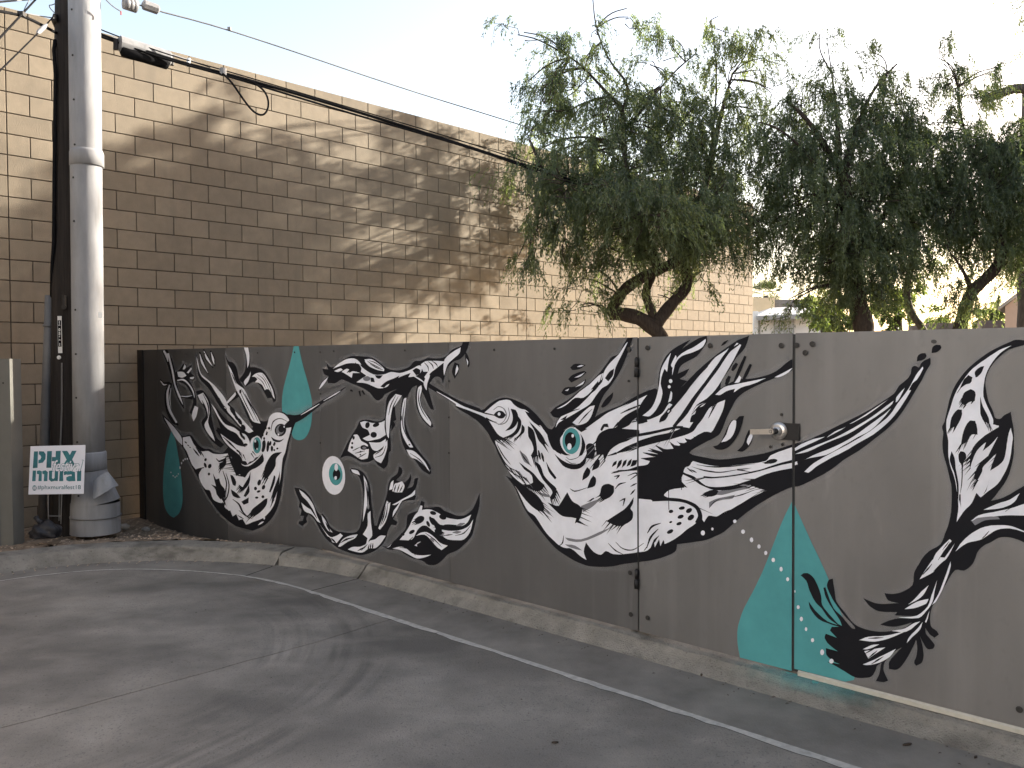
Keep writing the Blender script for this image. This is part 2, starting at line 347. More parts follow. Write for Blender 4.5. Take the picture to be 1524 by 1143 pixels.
jb = MB(); jb.loft([p+nj*.03+Vector((0, 0, zd(p.x, p.y)-.012)) for p in joint], [p-nj*.03+Vector((0, 0, zd(p.x, p.y)-.012)) for p in joint]); struct('joint_bed', jb, M['gap'])
# dirt strip behind the kerb
st = [((-1.62, 6.62), (-1.9, 6.95)), ((-1.99, 6.80), (-2.5, 7.55)), ((-2.48, 6.93), (-3.1, 8.15)), ((-2.9, 6.97), (-3.6, 8.65)), ((-3.27, 6.93), (-4.1, 9.15)), ((-3.57, 6.84), (-4.5, 8.75)), ((-3.9, 6.66), (-4.9, 8.35)), ((-4.2, 6.4), (-5.3, 7.95)), ((-4.55, 6.0), (-6.0, 7.2)), ((-4.85, 5.3), (-6.9, 6.3)), ((-5.1, 4.2), (-8.2, 5.0)), ((-5.2, 2.0), (-10.5, 2.7))]
NA, NB = 90, 26
ka = resample([Vector((*a, 0)) for a, _ in st], NA); kb = resample([Vector((*b_, 0)) for _, b_ in st], NA); V = []; dirt = MB()
nz = rng.normal(size=(NA, NB))
def dirt_z(p, t): return EYE-1.475-.16*t - (.09*max(0, min(1, (p.x+4.3)/.6))*t)
for i in range(NA):
    for j in range(NB):
        t = j/(NB-1); p = ka[i].lerp(kb[i], t); V.append((p.x, p.y, dirt_z(p, t)+.008*nz[i, j]+.02*math.sin(p.x*5+p.y*3)*t))
dirt.v = V; dirt.f = [(i*NB+j, i*NB+j+1, (i+1)*NB+j+1, (i+1)*NB+j) for i in range(NA-1) for j in range(NB-1)]
struct('dirt_strip', dirt, M['dirt'], True)
gm = MB()
for q in range(2600):
    i = random.randrange(3, 70); t = random.random()**1.2; p = ka[i].lerp(ka[i+1], random.random()).lerp(kb[i], t); r = random.uniform(.004, .014)*(1.6 if random.random() < .06 else 1)
    c = Vector((p.x, p.y, dirt_z(p, t)+.02*math.sin(p.x*5+p.y*3)*t+r*.4)); a = random.random()*6.28; u = Vector((math.cos(a), math.sin(a), 0)); v = Vector((-u.y, u.x, 0)); b0 = len(gm.v)
    gm.v += [tuple(c+u*r*1.3), tuple(c+v*r), tuple(c-u*r), tuple(c-v*r*.8), tuple(c+Vector((r*.2, 0, r*.7)))]; gm.f += [(b0, b0+1, b0+4), (b0+1, b0+2, b0+4), (b0+2, b0+3, b0+4), (b0+3, b0, b0+4)]
for q in range(260):                                   # grit washed into the gutter corner
    i = random.randrange(j2+6, j2+60); p = off(i, -.10-.10*random.random()**2); r = random.uniform(.003, .008); c = Vector((p.x, p.y, zd(p.x, p.y)+.006)); b0 = len(gm.v)
    gm.v += [(c.x+r, c.y, c.z), (c.x-r*.5, c.y+r, c.z), (c.x-r*.6, c.y-r, c.z), (c.x, c.y, c.z+r*.8)]; gm.f += [(b0, b0+1, b0+3), (b0+1, b0+2, b0+3), (b0+2, b0, b0+3)]
go = put('gravel', gm.mesh('gravel', M['gravel'])); tag(go, 'loose brown gravel and leaf litter on the dirt behind the kerb', 'gravel'); go['kind'] = 'stuff'
def rock(c, r, label):
    bm = bmesh.new(); bmesh.ops.create_icosphere(bm, subdivisions=2, radius=r)
    for v in bm.verts: v.co = Vector((v.co.x*1.25, v.co.y, v.co.z*.75))*random.uniform(.82, 1.12)
    me = bpy.data.meshes.new('rock'); bm.to_mesh(me); bm.free(); me.materials.append(M['rock']); o = put('rock', me); o.location = c; tag(o, label, 'rock', 'rocks by the pipe boot')
rock(at(185, 784, 7.9), .045, 'pale rock on the dirt beside the pipe boot'); rock(at(217, 788, 8.1), .035, 'smaller pale rock at the left end of the steel fence')
def litter(name, px, py, L, wd, a, m, label, cat):
    p = gp_(px, py); z = zd(p.x, p.y)+.006; u = Vector((math.cos(a), math.sin(a), 0)); v = Vector((-u.y, u.x, 0)); mb = MB(); c = Vector((p.x, p.y, z))
    pts = [c-u*L, c-u*L*.3+v*wd, c+u*L*.5+v*wd*.9, c+u*L, c+u*L*.4-v*wd, c-u*L*.4-v*wd*.8]
    mb.poly([q+Vector((0, 0, .006)) for q in pts]); mb.poly(pts[::-1])
    for i in range(6): mb.poly([pts[i], pts[(i+1) % 6], pts[(i+1) % 6]+Vector((0, 0, .006)), pts[i]+Vector((0, 0, .006))])
    tag(part(name, mb, m, None), label, cat, 'litter on the driveway')
litter('fallen_leaf', 1350, 1111, .022, .006, .3, M['bark'], 'dark curled leaf in the gutter below the leaf spray', 'leaf')
litter('fallen_leaf', 826, 1108, .014, .005, .1, M['bark'], 'dark scrap lying on the open driveway in the foreground', 'leaf')
litter('fallen_leaf', 1452, 1130, .012, .004, .6, M['bark'], 'tiny dark leaf near the kerb foot at the right edge', 'leaf')
litter('fallen_leaf', 1044, 1007, .012, .005, 1.2, M['bark'], 'small dark leaf against the kerb foot below the gate', 'leaf')

ll = MB()
for q in range(520):
    i = random.randrange(5, 200); d = -.09-.05*abs(random.gauss(0, 1)) if random.random() < .8 else random.uniform(-1.2, -.1); p = off(i, d)
    if d < -.325: p = p+Vector((random.uniform(-.6, .6), random.uniform(-.8, 0), 0))
    r = random.uniform(.003, .011); a = random.random()*6.28; u = Vector((math.cos(a), math.sin(a), 0)); v = Vector((-u.y, u.x, 0)); c = Vector((p.x, p.y, zd(p.x, p.y)+.0065)); ll.poly([c-u*r, c+v*r*.35+Vector((0, 0, .003)), c+u*r, c-v*r*.35+Vector((0, 0, .002))])
lo_ = put('leaf_litter', ll.mesh('leaf_litter', M['bark'])); tag(lo_, 'tiny dry leaf bits and grit gathered along the kerb foot', 'litter'); lo_['kind'] = 'stuff'
# ================================================================== BLOCK BUILDING
bld = thing('block_building', 'tan concrete block building with tall blank wall behind the mural fence', 'building', WP(0, 0))
ROT = Matrix.Rotation(math.pi/2-TH, 4, 'Z')
bw0 = WP(0, 0)
def wloc(s, o, z): p = WP(s, z, 0)-WN*0; return p+WN*o
core = MB()
s_l, s_r = WS0-110*BW, WS0+66*BW
zlo, zhi = -.6, EYE+WZ0+16*BW
q = [WP(s_l, zlo, -.010), WP(s_r-.010, zlo, -.010), WP(s_r-.010, zlo, -9), WP(s_l, zlo, -9)]
core.hexa([*q, *[Vector((p.x, p.y, zhi-.006)) for p in q]]); part('wall_core', core, M['mortar'], bld)
blocks = []
for c in range(-10, 16):
    ks = [k for k in range(-40, 67) if (k-c) % 2 == 0]; ks = sorted(set(ks+[-40, -6, 30, 66]))
    for a, b_ in zip(ks[:-1], ks[1:]):
        if c < -2 and a > 2: continue
        blocks.append((a, b_, c))
def size_key(bk):
    a, b_, c = bk; p = WP(WS0+(a+b_)/2*BW, EYE+WZ0+(c+.5)*BW)
    px = 762+FPX*p.x/p.y if p.y > 1 else -999; py = 571-FPX*(p.z-EYE)/p.y-30
    vis = -10 < px < 1524 and py > -10 and not (px > 205 and py > 512) and py < 800
    return (0 if vis else 1, p.length)
blocks.sort(key=size_key)
bmesh_cache = {}
def block_mesh(wd):
    if wd not in bmesh_cache:
        mb = MB(); e = .0045; x0, x1 = e, wd*BW-e; z0_, z1 = e, BW-e; ch = .003; y0, y1 = 0, .03
        b0 = 0; mb.v = [(x0+ch, y0, z0_+ch), (x1-ch, y0, z0_+ch), (x1-ch, y0, z1-ch), (x0+ch, y0, z1-ch), (x0, y0+ch, z0_), (x1, y0+ch, z0_), (x1, y0+ch, z1), (x0, y0+ch, z1), (x0, y1, z0_), (x1, y1, z0_), (x1, y1, z1), (x0, y1, z1)]
        mb.f = [(0, 1, 2, 3), (4, 5, 1, 0), (5, 6, 2, 1), (6, 7, 3, 2), (7, 4, 0, 3), (8, 9, 5, 4), (9, 10, 6, 5), (10, 11, 7, 6), (11, 8, 4, 7)]
        bmesh_cache[wd] = mb.mesh('block', M['block'])
    return bmesh_cache[wd]
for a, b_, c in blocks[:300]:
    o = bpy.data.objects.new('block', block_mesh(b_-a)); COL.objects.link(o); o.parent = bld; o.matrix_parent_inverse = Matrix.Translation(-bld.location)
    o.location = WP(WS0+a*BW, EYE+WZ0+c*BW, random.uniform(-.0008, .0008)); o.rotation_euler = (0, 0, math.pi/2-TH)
mb = MB(); tone = []
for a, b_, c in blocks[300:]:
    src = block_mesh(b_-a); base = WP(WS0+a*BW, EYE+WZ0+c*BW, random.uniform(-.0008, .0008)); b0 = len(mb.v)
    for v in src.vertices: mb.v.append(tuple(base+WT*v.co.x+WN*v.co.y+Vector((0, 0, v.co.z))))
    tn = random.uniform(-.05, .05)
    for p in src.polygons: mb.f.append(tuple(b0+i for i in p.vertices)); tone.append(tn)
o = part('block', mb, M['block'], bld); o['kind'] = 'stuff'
atr = o.data.attributes.new('tone', 'FLOAT', 'FACE'); atr.data.foreach_set('value', tone)
ret = MB()                                              # far end of the building, seen edge-on from here
for c in range(-4, 16):
    for k in range(22):
        x0 = k*2*BW-(c % 2)*BW; x1 = x0+2*BW
        x0 = max(x0, 0.0)
        p0 = WP(s_r, EYE+WZ0+c*BW, -x0); p1 = WP(s_r, EYE+WZ0+c*BW, -x1); e = .0045
        d0 = (p1-p0).normalized(); up = Vector((0, 0, 1)); a_ = p0+d0*e+up*e; b2 = p1-d0*e+up*e; h_ = up*(BW-2*e); n_ = -WT*.02
        ret.hexa([a_+n_, b2+n_, b2, a_, a_+n_+h_, b2+n_+h_, b2+h_, a_+h_])
o = part('end_block', ret, M['block'], bld); o['kind'] = 'stuff'
cap = MB(); cap.hexa([WP(s_l, zhi-.003, -.012), WP(s_r-.012, zhi-.003, -.012), WP(s_r-.012, zhi-.003, -.19), WP(s_l, zhi-.003, -.19), WP(s_l, zhi+.002, -.012), WP(s_r-.012, zhi+.002, -.012), WP(s_r-.012, zhi+.002, -.19), WP(s_l, zhi+.002, -.19)]); part('wall_top', cap, M['block'], bld)

# ================================================================== STEEL FENCE, GATE, MURAL
GL, GR = -2.605, -1.742                                # gate joints along the fence
fence_l = thing('steel_fence', 'long grey sheet steel fence left of the gate, painted with the small hummingbird', 'fence', FP(-6, fbot(-6)), 'steel fence lengths beside the gate')
gate = thing('steel_gate', 'grey sheet steel gate with lever handle in the middle of the mural fence', 'gate', FP(-2.2, fbot(-2.2)))
fence_r = thing('steel_fence', 'grey sheet steel fence right of the gate handle, painted with a leaf spray', 'fence', FP(0, fbot(0)), 'steel fence lengths beside the gate')
def sheet(s0_, s1, parent, m, name='sheet', zb=None, th=.005, o=0.0):
    mb = MB(); b0 = (zb if zb is not None else fbot(s0_)); b1 = (zb if zb is not None else fbot(s1)); lift = .014 if parent is fence_r else 0; b0 += lift; b1 += lift
    mb.hexa([FP(s0_, b0, o), FP(s1, b1, o), FP(s1, b1, o-th), FP(s0_, b0, o-th), FP(s0_, ftop(s0_), o), FP(s1, ftop(s1), o), FP(s1, ftop(s1), o-th), FP(s0_, ftop(s0_), o-th)])
    return part(name, mb, m, parent)
LOW = EYE-1.88
E_ = .0012
sheet(-9.06, -8.715-E_, fence_l, ST[0], zb=LOW); sheet(-8.715+E_, -7.195-E_, fence_l, ST[0], zb=LOW); sheet(-7.195+E_, -5.642-E_, fence_l, ST[1], zb=LOW)
sheet(-5.642+E_, -4.116-E_, fence_l, ST[1]); sheet(-4.116+E_, GL-.005, fence_l, ST[2])
sheet(GL+.005, GR-.006, gate, ST[3], 'gate_leaf')
RAISE = .014
for a, b_ in ((GR+.007, -.25), (-.248, 1.27), (1.272, 2.8), (2.802, 4.3)): sheet(a, b_, fence_r, ST[4])
mb = MB(); mb.hexa([FP(-9.156, LOW, .03), FP(-9.06, LOW, .012), FP(-9.06, LOW, -.06), FP(-9.156, LOW, -.06), FP(-9.156, ftop(-9.156), .03), FP(-9.06, ftop(-9.1), .012), FP(-9.06, ftop(-9.1), -.06), FP(-9.156, ftop(-9.156), -.06)])
part('end_post', mb, M['dark_metal'], fence_l)
def post(s, parent, w_=.05, o=-.008):
    mb = MB(); mb.hexa([FP(s-w_/2, fbot(s), o), FP(s+w_/2, fbot(s), o), FP(s+w_/2, fbot(s), o-.05), FP(s-w_/2, fbot(s), o-.05), FP(s-w_/2, ftop(s)-.006, o), FP(s+w_/2, ftop(s)-.006, o), FP(s+w_/2, ftop(s)-.006, o-.05), FP(s-w_/2, ftop(s)-.006, o-.05)]); part('post', mb, M['dark_metal'], parent)
for s in (-7.195, -5.642, -4.116, GL-.03): post(s, fence_l)
for s in (GR+.035, -.249, 1.271): post(s, fence_r)
for s in (GL+.035, GR-.035): post(s, gate, .045)
for pr, a, b_ in ((fence_l, -9.0, GL-.07), (gate, GL+.08, GR-.08), (fence_r, GR+.08, 4.2)):
    mb = MB(); mb.hexa([FP(a, ftop(a)-.06, -.009), FP(b_, ftop(b_)-.06, -.009), FP(b_, ftop(b_)-.06, -.05), FP(a, ftop(a)-.06, -.05), FP(a, ftop(a)-.008, -.009), FP(b_, ftop(b_)-.008, -.009), FP(b_, ftop(b_)-.008, -.05), FP(a, ftop(a)-.008, -.05)]); part('top_rail', mb, M['dark_metal'], pr)
for pr, s in ((fence_l, GL), (fence_r, GR)):  # dark strips added behind the gate gaps to block light from beyond
    mb = MB(); mb.hexa([FP(s-.02, fbot(s), -.0065), FP(s+.02, fbot(s), -.0065), FP(s+.02, fbot(s), -.0078), FP(s-.02, fbot(s), -.0078), FP(s-.02, ftop(s)-.004, -.0065), FP(s+.02, ftop(s)-.004, -.0065), FP(s+.02, ftop(s)-.004, -.0078), FP(s-.02, ftop(s)-.004, -.0078)]); part('gap_blocker', mb, M['iron'], pr)
M['sill'] = mat('pale_sill', (.52, .49, .42), .7, .1, var=.12, scale=20)
for k, (a, b_) in enumerate(((GR+.03, .4), (.402, 2.4), (2.402, 4.3))):
    mb = MB(); mb.hexa([FP(a, fbot(a)-.008, .017), FP(b_, fbot(b_)-.008, .017), FP(b_, fbot(b_)-.008, .0005), FP(a, fbot(a)-.008, .0005), FP(a, fbot(a)+.010, .017), FP(b_, fbot(b_)+.010, .017), FP(b_, fbot(b_)+.0155, .0085), FP(a, fbot(a)+.0155, .0085)]); part('sill_strip', mb, M['sill'], fence_r)
# bolts
def fence_pt(px, py): p = on_plane(px, py, FN, FD); return FT.dot(p), p.z
bm_big = MB().disc((0, 0, 0), (0, -1, 0), .0125, .002, 14, .001).mesh('bolt', M['bolt']); bm_sm = MB().disc((0, 0, 0), (0, -1, 0), .007, .003, 10, .002).mesh('bolt', M['bolt'])
FROT = math.atan2(FT.y, FT.x)
def bolt(px, py, parent, me=bm_sm):
    s, z = fence_pt(px, py); o = bpy.data.objects.new('bolt', me); COL.objects.link(o); o.parent = parent; o.matrix_parent_inverse = Matrix.Translation(-parent.location); o.location = FP(s, z, .0075); o.rotation_euler = (0, 0, FROT)
for p in ((736.6, 520.8), (826.4, 519), (669.5, 567), (669.5, 621), (669.5, 674), (604, 521.5), (498, 522.5), (478, 524), (478, 586), (478, 659), (937, 567)): bolt(*p, fence_l)
for p in ((937, 520), (939, 852), (940, 914)): bolt(*p, fence_l, bm_big)
for p in ((964.6, 517.6), (1057.8, 514.4), (1163.8, 514.2), (965, 919)): bolt(*p, gate, bm_big)
bolt(1164.4, 617, gate); bolt(1166, 661.5, gate); bolt(1148, 664.8, gate)
for p in ((1210, 512), (1199.5, 525), (1186.5, 514), (1518, 1055)): bolt(*p, fence_r, bm_big)
for k, s in enumerate((-6.6, -6.0, -8.0, -7.6)): 
    o = bpy.data.objects.new('bolt', bm_sm); COL.objects.link(o); o.parent = fence_l; o.matrix_parent_inverse = Matrix.Translation(-fence_l.location); o.location = FP(s, ftop(s)-.05, .0075); o.rotation_euler = (0, 0, FROT)
# hinges
for y0, y1 in ((533, 561), (847, 875)):
    s, z1 = fence_pt(950, y0); _, z0_ = fence_pt(950, y1); hg = MB().tube([FP(s, z0_, .016), FP(s, (z0_+z1)/2-.003, .016)], .013, 12).tube([FP(s, (z0_+z1)/2+.003, .016), FP(s, z1, .016)], .011, 12)
    h = part('hinge', hg, M['dark_metal'], gate, True)
    part('hinge_pin', MB().disc(FP(s, z1, .016), (0, 0, 1), .006, .006, 10), M['dark_metal'], h)
# latch guard and lever
s, z = fence_pt(1178, 641); s0_, zt_ = fence_pt(1165, 629); s1_, zb_ = fence_pt(1191.5, 655.5)
mb = MB(); mb.box(FP((s0_+s1_)/2, (zt_+zb_)/2, .010), s1_-s0_, .004, zt_-zb_, FT, -FN); lg = part('latch_guard', mb, M['dark_metal'], gate)
sr, zr = fence_pt(1161.5, 640.8)
hd = part('lever_handle', MB().disc(FP(sr, zr, .014), -FN, .040, .006, 40, .005), M['satin'], gate, True)
part('rose_collar', MB().disc(FP(sr, zr, .024), -FN, .021, .022, 28, .0), M['satin'], hd, True)
part('spindle', MB().disc(FP(sr, zr, .045), -FN, .0135, .02, 20, .0), M['dark_metal'], hd, True)
sl0, zl0 = fence_pt(1125, 641.2); lv = MB(); a0 = FP(sr-.004, zr, .068); a1 = FP(sl0+.014, zl0, .068)
ring = []
for k in range(9):
    a = -math.pi/2+math.pi*k/8; ring.append((math.cos(a)*.0125, math.sin(a)*.0125))
out = [(sr-.006+x, zr+y) for x, y in ring]+[(sl0+.012, zl0+.0115), (sl0+.012, zl0-.0115)]
fr_ = [FP(x, y, .078) for x, y in out]; bk_ = [FP(x, y, .062) for x, y in out]; lv.poly(fr_[::-1]); lv.poly(bk_)
for i in range(len(out)): lv.poly([fr_[i], fr_[(i+1) % len(out)], bk_[(i+1) % len(out)], bk_[i]])
part('lever', lv, M['satin'], hd)
part('key_cylinder', MB().disc(FP(sr-.008, zr, .0783), -FN, .0072, .0015, 20), M['dark_metal'], hd); part('key_plug', MB().disc(FP(sr-.008, zr, .0799), -FN, .0055, .001, 18), M['satin'], hd)

